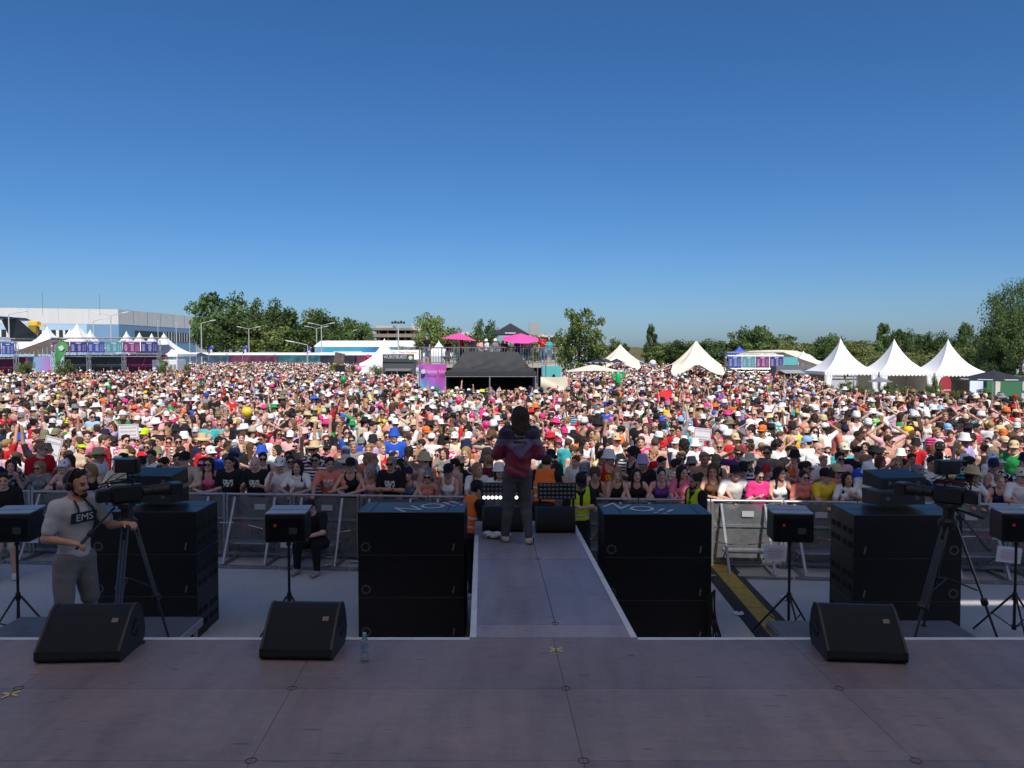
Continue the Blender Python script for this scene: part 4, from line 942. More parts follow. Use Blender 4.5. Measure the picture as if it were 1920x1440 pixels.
# microphone held in front
# cameraman at left
cp = dict(R=((.3, -.12, -1), (-.3, .85, -.1)), L=((.25, .5, -.75), (-.1, .95, .15)), lean=.05, yaw=.3, pitch=-.03, legs=1, tw=0)
o, st = hero((Xp(140, 7.35), 7.3, PZ), R(64), cp, 'cameraman in white printed t-shirt, grey shorts and headphones at left', hair='crop', hairc='dark', kind='tee', shirt='white', pants='grey', pkind='shorts', hands=FING, bulk=.94, skin=2, scale=1.03)
def beard_on(o, J, c='dark'):
    s = SDF(axis(-.1, .1, .006), axis(-.13, .08, .006), axis(-.15, .03, .006))
    for q in (-1, 1): s.cone((q * .062, -.005, -.03), (q * .045, -.03, -.075), .016, .018, .015); s.cone((q * .045, -.03, -.075), (0, -.072, -.092), .02, .026, .015); s.cone((q * .03, -.085, -.052), (0, -.1, -.046), .007, .008, .01)
    s.ell((0, -.066, -.094), (.034, .034, .028), .015); s.ell((0, -.1, -.062), (.022, .02, .01), .006, op='s')
    g = obj('beard', np_mesh('beard', *s.mesh(), [HAIRM]), o); g.matrix_local = head_matrix(J); g['c_hair'] = [*HAIRC[c]]
beard_on(o, st['J'], 'brown')
st['shirt_o']['c_shirt'] = [.5, .5, .52]; J = st['J']; m = MB(); q = J['chest'] + J['fy'] * .142 + np.array([0, 0, .0]); m.box((0, 0, 0), (.25, .012, .1), bev=.004); pr = m.build('chest_print', M('print_navy', (.015, .016, .03), .8), o); pr.location = q + np.array([-.0, .008, .035]); pr.rotation_euler = (.12, 0, 0)
lettering('lettering', 'EMS', .1, M('print_white'), pr, (0, -.0085, 0), (PI / 2, 0, 0), (1, .9, 1)); MATS['print_white'].node_tree.nodes['Principled BSDF'].inputs['Base Color'].default_value = (.6, .6, .6, 1)
def hand_world(o, J, n, k=.09): return Matrix.LocRotScale(o.location, o.rotation_euler, o.scale) @ Vector(J['wr' + n] + J['hd' + n] * k)
ci_ = Matrix.LocRotScale(CAM1.location, CAM1.rotation_euler, CAM1.scale).inverted(); he = ci_ @ hand_world(o, J, 'R'); ha = Vector((-.05, -.12, -.06)); hv = (he - ha).normalized()
m = MB(); m.tube(ha, he, .012, seg=6); m.tube(he - hv * .11, he + hv * .07, .019, .018, 10); m.box(he - hv * .16, (.05, .05, .08), hv.to_track_quat('Z', 'Y').to_matrix(), .008); m.build('pan_handle', BLK, CAM1, 40)
m = MB()
for s in (-1, 1): m.ball((s * .092, .012, -.005), (.026, .042, .046), 10, 8)
m.path([(.1 * math.cos(a), .012, .03 + .112 * math.sin(a)) for a in np.linspace(0, PI, 14)], .009); hp = m.build('headphones', BLKP, o, 50); hp.matrix_local = head_matrix(J)
m = MB(); m.path([J['neck'] + J['ux'] * s * (.05 + .03 * t) + J['fy'] * (.06 + .09 * math.sin(t * 1.6)) - np.array([0, 0, .1 * t]) for s in (1,) for t in np.linspace(0, 1, 9)], .011); m.path([J['neck'] - J['ux'] * (.05 + .02 * t) + J['fy'] * (.06 + .09 * math.sin(t * 1.6)) - np.array([0, 0, .1 * t]) for t in np.linspace(0, 1, 9)], .011); m.build('neck_strap', BLK, o, 50)
# seated crew member by the barrier
sp = dict(R=((.25, .45, -.8), (-.35, .75, .1)), L=((.2, .5, -.8), (-.3, .8, .0)), lean=.35, yaw=-.35, pitch=-.35, legs=0, tw=0, hip=(0, .12, .47), legR=((-.17, -.30, .5), (-.2, -.25, .09)), legL=((.16, -.3, .5), (.17, -.28, .09)))
x = Xp(584, 12.75); o, st = hero((x, 12.85, 0), R(-12), sp, 'crew member in black sitting on the barrier step at left', hair='short', hairc='dark', shirt='black', pants='black', pkind='jeans', hands=FING, skin=1, shoe=M('shoe_grey', (.25, .25, .27), .6), hh=.018)
# security by the catwalk
def guard(px, d, z, rz, pose, label, vest, two, **k):
    st_key = dict(sex='m', shirt='black', kind='tee', pants='black', pkind='jeans'); st_key.update(k)
    o, st = hero((Xp(px, d), d, z), rz, pose, label, hands=FING, hh=.019, **st_key); vest_on(o, st, vest, two)
    if 'bearded' in label: beard_on(o, st['J'])
    return o
guard(1087, 12.35, 0, R(10), P_(HOLD, HOLD, lean=.12, pitch=-.45), 'steward in yellow safety vest and black cap beside the catwalk end', 'neon yellow', 'grey', hat='cap', hatc='black', hair='short', hairc='dark')
guard(1308, 12.2, 0, R(-70), P_(DOWN, HOLD, lean=.05, yaw=-.1), 'bearded steward in yellow safety vest looking left at the barrier', 'neon yellow', 'grey', hair='bun', hairc='dark', skin=4)
guard(880, 11.5, 0, R(125), P_(HOLD, HOLD, lean=.25, pitch=-.2), 'steward in orange safety vest crouched left of the catwalk end', 'orange', 'black', hat='cap', hatc='black', hair='short', hairc='dark', skin=2)
guard(1022, 12.3, .3, R(165), P_(HOLD, DOWN, lean=.3), 'steward in orange safety vest bent over the barrier behind the singer', 'orange', 'orange', hair='short', hairc='brown')
hero((Xp(-8, 12.2), 12.3, 0), R(30), P_(DOWN, DOWN), 'person in black standing at the left picture edge by the barrier', shirt='black', pants='beige', pkind='shorts', hh=.02)
# ------------------------------------------------------------------ trees and shrubs
def leaf_mat(name, a, b, tr=.25):
    m = bpy.data.materials.new(name); m.use_nodes = True; n = m.node_tree.nodes; l = m.node_tree.links; p = n['Principled BSDF']; p.inputs['Roughness'].default_value = .6; p.inputs['Specular IOR Level'].default_value = .25
    at_ = n.new('ShaderNodeAttribute'); at_.attribute_name = 'leaf'; oi = n.new('ShaderNodeObjectInfo')
    mx = n.new('ShaderNodeMix'); mx.data_type = 'RGBA'; mx.inputs[6].default_value = (*a, 1); mx.inputs[7].default_value = (*b, 1); l.new(at_.outputs['Fac'], mx.inputs[0])
    hs = n.new('ShaderNodeHueSaturation'); mr = n.new('ShaderNodeMapRange'); mr.inputs[3].default_value = .75; mr.inputs[4].default_value = 1.25; l.new(oi.outputs['Random'], mr.inputs[0]); l.new(mr.outputs[0], hs.inputs['Value']); l.new(mx.outputs[2], hs.inputs['Color']); l.new(hs.outputs[0], p.inputs['Base Color'])
    t = n.new('ShaderNodeBsdfTranslucent'); l.new(hs.outputs[0], t.inputs['Color']); ms = n.new('ShaderNodeMixShader'); ms.inputs[0].default_value = tr; l.new(p.outputs[0], ms.inputs[1]); l.new(t.outputs[0], ms.inputs[2]); l.new(ms.outputs[0], n['Material Output'].inputs[0]); MATS[name] = m; return m
LEAF_D = leaf_mat('leaf_dark', (.045, .078, .022), (.125, .185, .055)); LEAF_M = leaf_mat('leaf_mid', (.09, .13, .034), (.205, .255, .08)); LEAF_L = leaf_mat('leaf_light', (.11, .135, .04), (.23, .25, .085)); BARK = M('bark', (.07, .055, .042), .9, var=.4, scale=4, bump=.5)
def leaf_cloud(rng, cen, rad, per, size, mat, name='crown', flat=.8):
    cen = np.array(cen); rad = np.array(rad); K = len(cen); N = K * per
    c = np.repeat(cen, per, 0); r = np.repeat(rad, per)
    d = rng.normal(size=(N, 3)); d /= np.linalg.norm(d, axis=1)[:, None]; q = rng.random(N) ** .4
    P = c + d * (r * q)[:, None] * np.array([1, 1, flat])
    u = rng.normal(size=(N, 3)); u /= np.linalg.norm(u, axis=1)[:, None]; w = np.cross(u, d + rng.normal(size=(N, 3)) * .6); w /= np.linalg.norm(w, axis=1)[:, None] + 1e-9
    s = size * (.6 + .8 * rng.random(N))[:, None]; u = u * s; w = w * s * .6
    V = np.stack([P - u, P + w * .8 - u * .1, P + u, P - w * .8 + u * .1], 1).reshape(-1, 3); Q = np.arange(4 * N).reshape(N, 4)
    me = np_mesh(name, V, Q, [mat]); me.polygons.foreach_set('use_smooth', np.zeros(N, bool))
    at_ = me.attributes.new('leaf', 'FLOAT', 'FACE'); at_.data.foreach_set('value', np.clip(np.repeat(rng.random(K), per) * .6 + rng.random(N) * .4, 0, 1).astype(np.float32)); return me
def crown_mesh(seed, mat, K=34, per=95, shape='round', size=.05):
    rng = np.random.default_rng(seed); cen = []; rad = []
    for k in range(K):
        d = rng.normal(size=3); d /= np.linalg.norm(d); q = rng.random() ** .45
        if shape == 'round': p = d * q * np.array([.8, .8, .72]) + np.array([0, 0, .05]); r = .2 + .14 * rng.random()
        elif shape == 'tall':
            z = rng.random() * 1.7 - .85; wd = .62 * (1 - .55 * abs(z + .2)); a = rng.random() * 6.3; p = np.array([wd * math.cos(a) * q, wd * math.sin(a) * q, z]); r = .15 + .12 * rng.random()
        elif shape == 'airy': p = d * q * np.array([.86, .86, .84]); r = .12 + .12 * rng.random()
        else: p = d * q * np.array([.85, .7, .6]); p[2] = abs(p[2]) * 1.3 - .4; r = .2 + .12 * rng.random()
        cen.append(p); rad.append(r)
    return leaf_cloud(rng, cen, rad, per, size, mat)
CROWN = {}
for i in range(3): CROWN['d', i] = crown_mesh(20 + i, LEAF_D, 40, 100, 'round', .055); CROWN['m', i] = crown_mesh(40 + i, LEAF_M, 40, 100, 'round', .055); CROWN['b', i] = crown_mesh(60 + i, LEAF_L, 36, 90, 'bush', .055)
for i in range(2): CROWN['t', i] = crown_mesh(80 + i, LEAF_D, 44, 100, 'tall', .055); CROWN['a', i] = crown_mesh(90 + i, LEAF_M, 58, 60, 'airy', .05)
CROWN['big', 0] = crown_mesh(101, LEAF_D, 120, 120, 'round', .026); CROWN['big', 1] = crown_mesh(103, LEAF_D, 120, 120, 'airy', .026)
def trunk_mesh(seed):
    rng = random.Random(seed); m = MB(); m.tube((0, 0, -1.6), (0, 0, -.2), .075, .05, 7)
    for k in range(7):
        a = k * 2.4 + rng.random(); z = -.55 + .12 * k; e = Vector((math.cos(a) * (.35 + .2 * rng.random()), math.sin(a) * .4, z + .45)); m.tube((0, 0, z), e, .03, .01, 5)
    m.tube((0, 0, -.2), (.05, .02, .55), .05, .012, 6); return m.mesh('trunk', BARK, 50)
TRUNK = [trunk_mesh(i) for i in range(3)]
NT = [0]
def tree(px, top, wpx, D, kind, label, name='tree', zb=0., sink=.15, group=None, cat='tree'):
    NT[0] += 1; k = NT[0]; zt = Zp(top, D); w = wpx * (1.22 if name == 'tree' else 1.35) * D / FPX / 2; H = zt - zb
    keys = [q for q in CROWN if q[0] == kind]; cr = CROWN[keys[k % len(keys)]]
    t = thing(name, label, cat, (Xp(px, D), D, zb), k * 1.7, group)
    hz = H * (.5 if name == 'tree' else .52) * (1 - sink * .5); o = obj('crown', cr, t); o.location = (0, 0, H - hz * .95); o.scale = (w * 1.08, w * 1.08, hz * 1.05)
    b = obj('trunk', TRUNK[k % 3], t); b.location = (0, 0, H - hz * .95); zs = (H - hz * .95) / 1.6; b.scale = (max(.35, w * .6), max(.35, w * .6), zs)
    return t
gl = 'trees behind the left side of the square'
for i, (px, tp, w, D, kd) in enumerate(((416, 540, 100, 150, 'd'), (468, 568, 75, 156, 'd'), (500, 557, 70, 168, 'd'), (535, 572, 80, 160, 'd'), (575, 574, 78, 165, 'm'), (606, 580, 70, 158, 'd'), (640, 590, 62, 166, 'd'), (666, 590, 50, 172, 'd'), (683, 602, 34, 176, 'd'), (440, 585, 90, 146, 'd'), (560, 600, 90, 150, 'd'), (622, 612, 80, 152, 'd'), (500, 605, 100, 147, 'm'), (390, 575, 60, 158, 'd'), (655, 625, 60, 150, 'm'))):
    tree(px, tp, w, D + 48, kd, f'broad green tree, {ordinal(i + 1)} of the tall wood behind the left lamp posts', group=gl)
for (px, tp, w, D, kd, lb) in ((807, 584, 64, 140, 'm', 'light green round tree left of the viewing platform'), (842, 608, 52, 146, 'm', 'low tree behind the left pink parasol'), (910, 597, 46, 150, 'd', 'dark tree left of the black parasol'), (878, 622, 70, 140, 'm', 'low tree between the two pink parasols'), (985, 625, 80, 150, 'm', 'low tree behind the right pink parasol'), (1086, 573, 92, 95, 'a', 'tall airy tree right of the viewing platform'), (1060, 612, 50, 100, 'a', 'lower airy tree at the left foot of the tall airy tree'), (1112, 625, 40, 98, 'a', 'lower airy tree at the right foot of the tall airy tree'), (1150, 632, 38, 150, 'm', 'small round tree beside the far cream star tent'), (1166, 640, 26, 160, 'd', 'small dark tree behind the far cream star tent'), (1222, 612, 36, 150, 't', 'dark upright tree on the grassy bank'), (1250, 645, 60, 140, 'm', 'low tree at the foot of the dark upright tree'), (760, 648, 50, 130, 'm', 'low tree in front of the parking deck'), (1232, 650, 50, 145, 'd', 'dark low tree left of the near star tent')):
    tree(px, tp, w, D, kd, lb)
gr = 'trees behind the right side of the square'
for i, (px, tp, w) in enumerate(((1260, 640, 90), (1330, 636, 100), (1400, 620, 90), (1470, 626, 100), (1540, 628, 100), (1615, 622, 100), (1690, 622, 100), (1760, 624, 100), (1820, 622, 90))):
    tree(px, tp, w, 165, 'b' if i % 3 else 'm', f'distant green tree, {ordinal(i + 1)} from left in the rearmost line at right', group='rearmost trees at right')
rt = [(1275, 636, 60, 135, 'd'), (1318, 634, 70, 138, 'm'), (1352, 632, 64, 136, 'd'), (1385, 618, 60, 130, 'm'), (1412, 606, 60, 128, 'd'), (1440, 608, 56, 130, 'm'), (1475, 630, 70, 126, 'b'), (1512, 628, 70, 124, 'b'), (1556, 614, 52, 118, 'd'), (1545, 640, 60, 112, 'd'), (1590, 628, 60, 120, 'b'), (1625, 634, 60, 118, 'b'), (1656, 609, 40, 122, 't'), (1690, 612, 52, 120, 'd'), (1722, 622, 60, 124, 'd'), (1755, 620, 56, 122, 'd'), (1805, 600, 46, 112, 'd'), (1700, 645, 90, 104, 'b'), (1640, 655, 90, 106, 'b'), (1770, 636, 100, 100, 'b'), (1810, 632, 70, 98, 'b'), (1430, 640, 90, 122, 'm'), (1340, 650, 80, 130, 'd'), (1500, 652, 90, 115, 'b'), (1740, 660, 90, 98, 'b'), (1585, 655, 80, 106, 'b'), (1840, 640, 60, 92, 'd')]
for i, a in enumerate(rt): tree(*a, f'{dict(b="light olive shrub-like tree", d="dark green tree", m="mid green tree", t="narrow dark tree")[a[4]]}, {ordinal(i + 1)} of the wood behind the white pagodas', group=gr)
tree(1897, 516, 84, 76, 'big', 'tallest tree at the right picture edge'); tree(1915, 572, 130, 72, 'big', 'dense dark tree at the right edge beside the tallest one', sink=.0); tree(1878, 590, 70, 74, 'd', 'dark tree just below the tallest right tree', sink=0); tree(1862, 618, 60, 78, 'd', 'dark lower tree left of the tallest right tree', sink=0)
hl = MB(); hl.sheet(lambda u, v: (Xp(1130, 190) + u * 24, 178 + v * 60, 5.6 * math.sin(PI * .5 * v) * math.sin(PI * u) ** .4 + .35 * math.sin(u * 31) * math.sin(v * 23) * v * math.sin(PI * u)), 30, 12); struct(hl.build('bank', M('bank_grass', (.1, .1, .035), .95, var=.35, scale=.5, col2=(.17, .13, .05)), None, 60))

# ------------------------------------------------------------------ tents
PVC = M('tent_white', (.82, .81, .78), .55, var=.05, scale=.7); CREAM = M('tent_cream', (.78, .71, .55), .6, var=.05, scale=.7); PVCB = M('tent_blue', (.03, .09, .5), .6); FRAME = M('tent_frame', (.6, .6, .6), .4, .6)
def pagoda_roof(w, h, mat, seg=10, valance=.28, sc=0):
    m = MB(); hw = w / 2; cs = [(-hw, -hw), (hw, -hw), (hw, hw), (-hw, hw)]
    for k in range(4):
        a, b = cs[k], cs[(k + 1) % 4]
        def f(u, v, a=a, b=b):
            s = max(1 - v, .012); z = h * (v ** 1.0 * .38 + .62 * v ** 2.6); q = 1 - v; q = max(.015, q)
            e = .035 * w * math.sin(PI * u) * math.sin(PI * v); return ((a[0] + (b[0] - a[0]) * u) * q * (1 - .0), (a[1] + (b[1] - a[1]) * u) * q, z - e * .6)
        m.sheet(f, 10, 12)
        n_ = 14; 
        for i in range(n_ if sc else 1):
            u0, u1 = (i / n_, (i + 1) / n_) if sc else (0, 1); p = lambda u, z: Vector((a[0] + (b[0] - a[0]) * u, a[1] + (b[1] - a[1]) * u, z)) * 1.002
            if sc:
                pts = [p(u0, 0.0), p(u0, -valance * .55), p(u0 + (u1 - u0) * .25, -valance * .9), p((u0 + u1) / 2, -valance), p(u0 + (u1 - u0) * .75, -valance * .9), p(u1, -valance * .55), p(u1, 0.0)]; m._add(pts, [tuple(range(7))])
            else: m._add([p(0, 0), p(0, -valance), p(1, -valance), p(1, 0)], [(0, 1, 2, 3)])
    return m.mesh('canopy', mat, 35)
def pagoda(x, y, w, eave, peak, label, group=None, mat=None, legs=True, sc=0, curtain=(), rz=0., back=False, zb=0.):
    t = thing('pagoda_tent', label, 'tent', (x, y, zb), rz, group); o = obj('canopy', pagoda_roof(w, peak - eave, mat or PVC, sc=sc), t); o.location = (0, 0, eave)
    m = MB(); m.tube((0, 0, peak - eave - .05), (0, 0, peak - eave + .12), .05, .01, 6); m.build('finial', mat or PVC, o)
    for sx in (-1, 1):
        for sy in (-1, 1):
            q = MB(); q.box((sx * (w / 2 - .05), sy * (w / 2 - .05), eave / 2), (.08, .08, eave)); q.build('leg', FRAME, t)
    for (cx, cy, wd, dx) in curtain:
        q = MB(); q.sheet(lambda u, v: (cx * w / 2 + dx * wd * u * (1 - .75 * v ** 1.5), cy * w / 2 + .06 * math.sin(u * 14) * (1 - v * .4), eave * (1 - v)), 12, 8, .01); q.build('curtain', mat or PVC, t, 50)
    if back:
        q = MB(); q.box((0, w / 2 - .1, eave / 2), (w - .2, .05, eave)); q.box((w / 2 - .1, 0, eave / 2), (.05, w - .2, eave)); q.build('side_wall', M('tent_wall', (.5, .46, .38), .7, var=.1, scale=2), t)
    return t
nm = ('left', 'middle', 'right')
for k in range(3):
    D = 60 - k * .15; x = 25.6 + 4.02 * k + .08 * k; pagoda(x, D, 4.0, 2.27 - .05 * k, 4.72 - .04 * k, f'white pagoda tent with scalloped edge, {nm[k]} of three at right', 'three white pagoda tents at right', sc=1, curtain=((-1, -1, .62, 1), (1, -1, .5, -1)), back=k > 0)
for (px, tp, D, w, lb) in ((90, 613, 104, 5, 'first white peak from left behind the left bars'), (132, 617, 108, 4.5, 'second white peak from left behind the left bars'), (146, 608, 103, 5.2, 'tallest white peak behind the left bars'), (170, 619, 106, 4.5, 'white peak right of the tallest one behind the left bars'), (238, 622, 110, 4.5, 'left of three small white peaks over the bar boards'), (262, 624, 110, 4.5, 'middle of three small white peaks over the bar boards'), (285, 626, 110, 4.5, 'right of three small white peaks over the bar boards')):
    pk = Zp(tp, D); pagoda(Xp(px, D), D, w, pk - 2.7, pk, 'white pagoda tent, ' + lb, 'white pagoda tents behind the left bars')
pagoda(Xp(308, 93), 93, 5.6, Zp(664, 93), Zp(626, 93), 'white pagoda tent over the white cabin right of the bars'); pagoda(Xp(721, 80), 80, 4.4, Zp(681, 80), Zp(636, 80), 'white pagoda tent left of the sausage stall', curtain=((-1, -1, 3.6, 1),)); pagoda(Xp(1506, 92), 92, 3.6, Zp(678, 92), Zp(659, 92), 'small white pagoda tent behind the right bar'); pagoda(Xp(1386, 104), 104, 3.2, Zp(664, 104), Zp(650, 104), 'small blue tent peak over the right bar', mat=PVCB); pagoda(Xp(823, 70), 70, 2.6, Zp(662, 70), Zp(640, 70), 'small white pagoda peak behind the viewing platform')
c = thing('white_cabin', 'white cabin under the pagoda tent right of the left bars', 'cabin', (Xp(322, 91), 90.3, 0)); m = MB(); m.box((0, 0, 1.45), (2.9, 2.4, 2.9), bev=.03); m.build('wall', M('cabin_white', (.7, .7, .68), .6, var=.06, scale=1), c)
for k in range(2): m = MB(); m.box((.75 + k * .42, -1.21, 1.7), (.34, .03, 1.3)); m.build('window', M('cabin_glass', (.25, .28, .28), .2), c)
def star_tent(px, pk, D, w, base, label, mat):
    x = Xp(px, D); zt = Zp(pk, D); t = thing('star_tent', label, 'tent', (x, D, 0)); m = MB(); n = 48; zb = base
    def f(u, v):
        a = 2 * PI * u; lob = math.cos(3 * (a - PI / 6 - .35)) ** 2; r = w / 2 * (.62 + .38 * lob); q = 1 - v; z = zb + (zt - zb) * (.52 * v + .48 * v ** 2.4) + (1 - lob) * .95 * q ** 1.5; return (r * max(q, .01) * math.cos(a), r * max(q, .01) * math.sin(a), z)
    m.sheet(f, n, 14); m.build('canopy', mat, t, 50); m = MB(); m.tube((0, 0, 0), (0, 0, zt), .09, .07); m.build('mast', FRAME, t, 40)
star_tent(1305, 639, 74, 8.4, .25 + 1.4, 'large cream star tent standing in the crowd', CREAM); star_tent(1163, 646, 104, 9.6, .4 + 1.2, 'smaller cream star tent farther back', CREAM)
c = thing('arched_tent', 'long white tent with arched roof behind the right bar', 'tent', (Xp(1448, 96), 96, 0)); m = MB(); w2 = 4.7
m.prism([(-w2, 0), (w2, 0), (w2, 2.6), (w2 * .75, 3.5), (w2 * .4, 3.95), (0, 4.05), (-w2 * .4, 3.95), (-w2 * .75, 3.5), (-w2, 2.6)], -3, 3, 'y'); o = m.build('cover', CREAM, c, 40); 
# ------------------------------------------------------------------ bars built from truss
def truss(m, a, b, s=.3, bay=.6, r=.028):
    a = Vector(a); b = Vector(b); d = (b - a); L = d.length; d.normalize(); u = Vector((0, 0, 1)) if abs(d.z) < .9 else Vector((0, 1, 0)); w = d.cross(u).normalized(); u = w.cross(d)
    cs = [(u * i + w * j) * s / 2 for i, j in ((-1, -1), (1, -1), (1, 1), (-1, 1))]
    for c_ in cs: m.tube(a + c_, b + c_, r, seg=5)
    n = max(1, int(L / bay))
    for k in range(n):
        p = a + d * (L * k / n); q = a + d * (L * (k + 1) / n)
        for i in range(4): m.tube((p if k % 2 else q) + cs[i], (q if k % 2 else p) + cs[(i + 1) % 4], r * .6, seg=4)
BOARDS = [M('board_indigo', (.035, .03, .17), .5), M('board_plum', (.17, .025, .13), .5), M('board_teal', (.08, .24, .28), .5), M('board_blue', (.04, .07, .26), .5)]
PLUM = M('wall_plum', (.13, .012, .06), .6, var=.15, scale=.6); DARKW = M('wall_slate', (.045, .06, .07), .7, var=.3, scale=.5); PRINT = M('print_pale', (.55, .55, .6), .6)
def menu_board(par, x, z, w, h, mat, y, seed):
    rng = random.Random(seed); m = MB(); m.box((x, y, z), (w, .06, h)); b = m.build('menu_board', mat, par); m = MB(); m.box((x, y - .035, z + h * .37), (w * .3, .008, h * .07))
    for col in (-.33, .05, .28, .4):
        for k in range(6):
            wd = w * (.2 if col < .1 else .05) * (.6 + .4 * rng.random()); m.box((x + w * col, y - .035, z + h * (.2 - .105 * k)), (wd, .008, h * .035))
    o = m.build('menu_lines', PRINT, b); o['kind'] = 'stuff'
    return b
def bar(px0, px1, D, ztop, label, nb, walls, awn=0, seed=0):
    x0, x1 = Xp(px0, D), Xp(px1, D); w = x1 - x0; t = thing('drinks_bar', label, 'bar', (x0, D, 0), 0, 'drinks bars with menu boards'); hb = ztop * .42; zt = ztop - .2; zl = zt - 1.75
    for z in (zt, zl): m = MB(); truss(m, (0, 0, z), (w, 0, z), .34, .7); m.build('truss_beam', ALU, t)
    for k in range(nb + 1): m = MB(); truss(m, (w * k / nb, .0, 0), (w * k / nb, .0, zt), .32, .7); m.build('truss_post', ALU, t)
    for k in range(nb * 2): menu_board(t, w * (k + .5) / (nb * 2), (zt + zl) / 2 + .02, w / (nb * 2) - .1, 1.22, BOARDS[(k * 3 + seed) % 4], -.2, seed * 10 + k)
    for k, wm in enumerate(walls):
        m = MB(); m.box((w * (k + .5) / len(walls), 2.2, zl / 2), (w / len(walls) - .02, .1, zl)); b = m.build('back_wall', wm, t)
        if wm is PLUM: m = MB(); m.box((w * (k + .72) / len(walls), 2.13, zl / 2), (.1, .02, zl * .98), (0, .35, 0)); m.build('stripe', M('neon_pink_print', (.5, .05, .2), .6), b)
    m = MB(); m.box((w / 2, .9, .55), (w - .4, .5, 1.1), bev=.02); m.build('counter', M('bar_counter', (.06, .05, .06), .5), t)
    m = MB(); m.box((w / 2, 1.6, zt + .22), (w + .3, 3.8, .08)); m.build('roof', M('roof_grey', (.35, .34, .33), .7), t)
    if awn:
        s = -1 if awn < 0 else 1; xa = 0 if s < 0 else w; m = MB()
        for k in range(9):
            f0, f1 = k / 9, (k + 1) / 9; g_ = lambda f: (xa + s * (.15 + 4.6 * f), zt + .15 - (zt - zl - .1) * f)
            pa, pb = g_(f0), g_(f1 - .01); m._add([(pa[0], -.1, pa[1]), (pb[0], -.1, pb[1]), (pb[0], 3.4, pb[1]), (pa[0], 3.4, pa[1])], [(0, 1, 2, 3)]); m._add([(pa[0], -.1, pa[1]), (pa[0], -.1, zl + .1), (pb[0], -.1, zl + .1), (pb[0], -.1, pb[1])], [(0, 1, 2, 3)])
        m.build('awning', M('awning_taupe', (.13, .1, .085), .8, var=.2, scale=1.5, stretch=(1, 1, 6)), t); m = MB(); truss(m, (xa, 0, zl), (xa + s * 4.7, 0, zl), .34, .7); m.build('truss_beam', ALU, t)
    return t
bar(100, 298, 88, 5.4, 'long drinks bar with lit menu boards at left', 3, [DARKW, DARKW, DARKW, PLUM, PLUM], -1, 1); bar(-70, 30, 82, 5.2, 'drinks bar cut off by the left picture edge', 2, [PLUM, PLUM], 0, 2); bar(1364, 1468, 84, 3.75, 'drinks bar with menu boards right of the star tent', 2, [PLUM, PLUM, DARKW, DARKW], 1, 3)
c = thing('billboard', 'teal and violet billboard with green skirt between the left bars', 'billboard', (Xp(66, 86), 85.5, 0)); 
def grad_mat(name, stops, rot=0., sc=(1, 1, 1)):
    m = bpy.data.materials.new(name); m.use_nodes = True; n = m.node_tree.nodes; l = m.node_tree.links; p = n['Principled BSDF']; p.inputs['Roughness'].default_value = .6; tc = n.new('ShaderNodeTexCoord'); mp = n.new('ShaderNodeMapping'); mp.inputs['Rotation'].default_value = (0, rot, 0); l.new(tc.outputs['Generated'], mp.inputs[0]); sp = n.new('ShaderNodeSeparateXYZ'); l.new(mp.outputs[0], sp.inputs[0]); r = n.new('ShaderNodeValToRGB'); e = r.color_ramp.elements
    while len(e) < len(stops): e.new(.5)
    for q, (pos, col) in zip(e, stops): q.position = pos; q.color = (*col, 1)
    l.new(sp.outputs[0], r.inputs[0]); l.new(r.outputs[0], p.inputs['Base Color']); MATS[name] = m; return m
m = MB(); m.box((0, 0, 2.3), (3.9, .08, 1.9)); m.build('print', grad_mat('billboard_print', [(0, (.1, .4, .42)), (.5, (.2, .4, .6)), (1, (.38, .16, .45))]), c); m = MB(); m.box((.4, -.05, .7), (3.1, .06, 1.4)); m.build('skirt', M('turf_green', (.03, .17, .03), .9, var=.2, scale=3), c); m = MB(); m.lathe([(.22, 0), (.22, .03), (.12, .03), (.12, 0)], seg=18); o = m.build('logo', PRINT, c); o.rotation_euler = (PI / 2, 0, 0); o.location = (.1, -.05, 1.72)
def feather_flag(px, top, bot, D, col, label, wd):
    zt = Zp(top, D); t = thing('feather_flag', label, 'flag', (Xp(px, D), D, 0)); m = MB(); m.path([(-wd * .5, 0, 0), (-wd * .5, 0, zt * .7), (-wd * .35, 0, zt * .9), (0, 0, zt), (wd * .3, 0, zt * .97)], .03, 5); m.build('pole', FRAME, t, 50); m = MB(); zb = Zp(bot, D)
    def f(u, v):
        z = zb + (zt - zb) * v; xl = -.5 * wd + .55 * wd * max(0, (v - .6) / .4) ** 2; xr = -.5 * wd + wd * (.1 + .9 * min(1, v / .74) ** .9) if v < .74 else .5 * wd - .45 * wd * ((v - .74) / .26) ** 2.2; return (xl + (xr - xl) * u, .08 * math.sin(u * 4 + v * 5), z)
    m.sheet(f, 8, 18, .01); s = m.build('sail', col, t, 60); m = MB(); m.prism([(-wd * .2, zt - .75), (wd * .1, zt - .55), (wd * .3, zt - .85), (wd * .12, zt - 1.15), (-wd * .05, zt - 1.1)], -.14, -.13, 'y'); m.build('emblem', PRINT, s)
feather_flag(115, 637, 690, 79, M('flag_green', (.05, .27, .06), .7), 'green feather flag in front of the long left bar', 1.35); feather_flag(396, 648, 664, 120, M('flag_blue', (.03, .05, .3), .7), 'small blue feather flag left of the far pavilion', .9); feather_flag(460, 648, 664, 124, M('flag_blue'), 'small blue feather flag near the lamp posts', .9); feather_flag(580, 650, 664, 126, M('flag_blue'), 'small blue feather flag beside the blue hall end', .9)
gsh = 'clipped shrubs between bars and crowd'
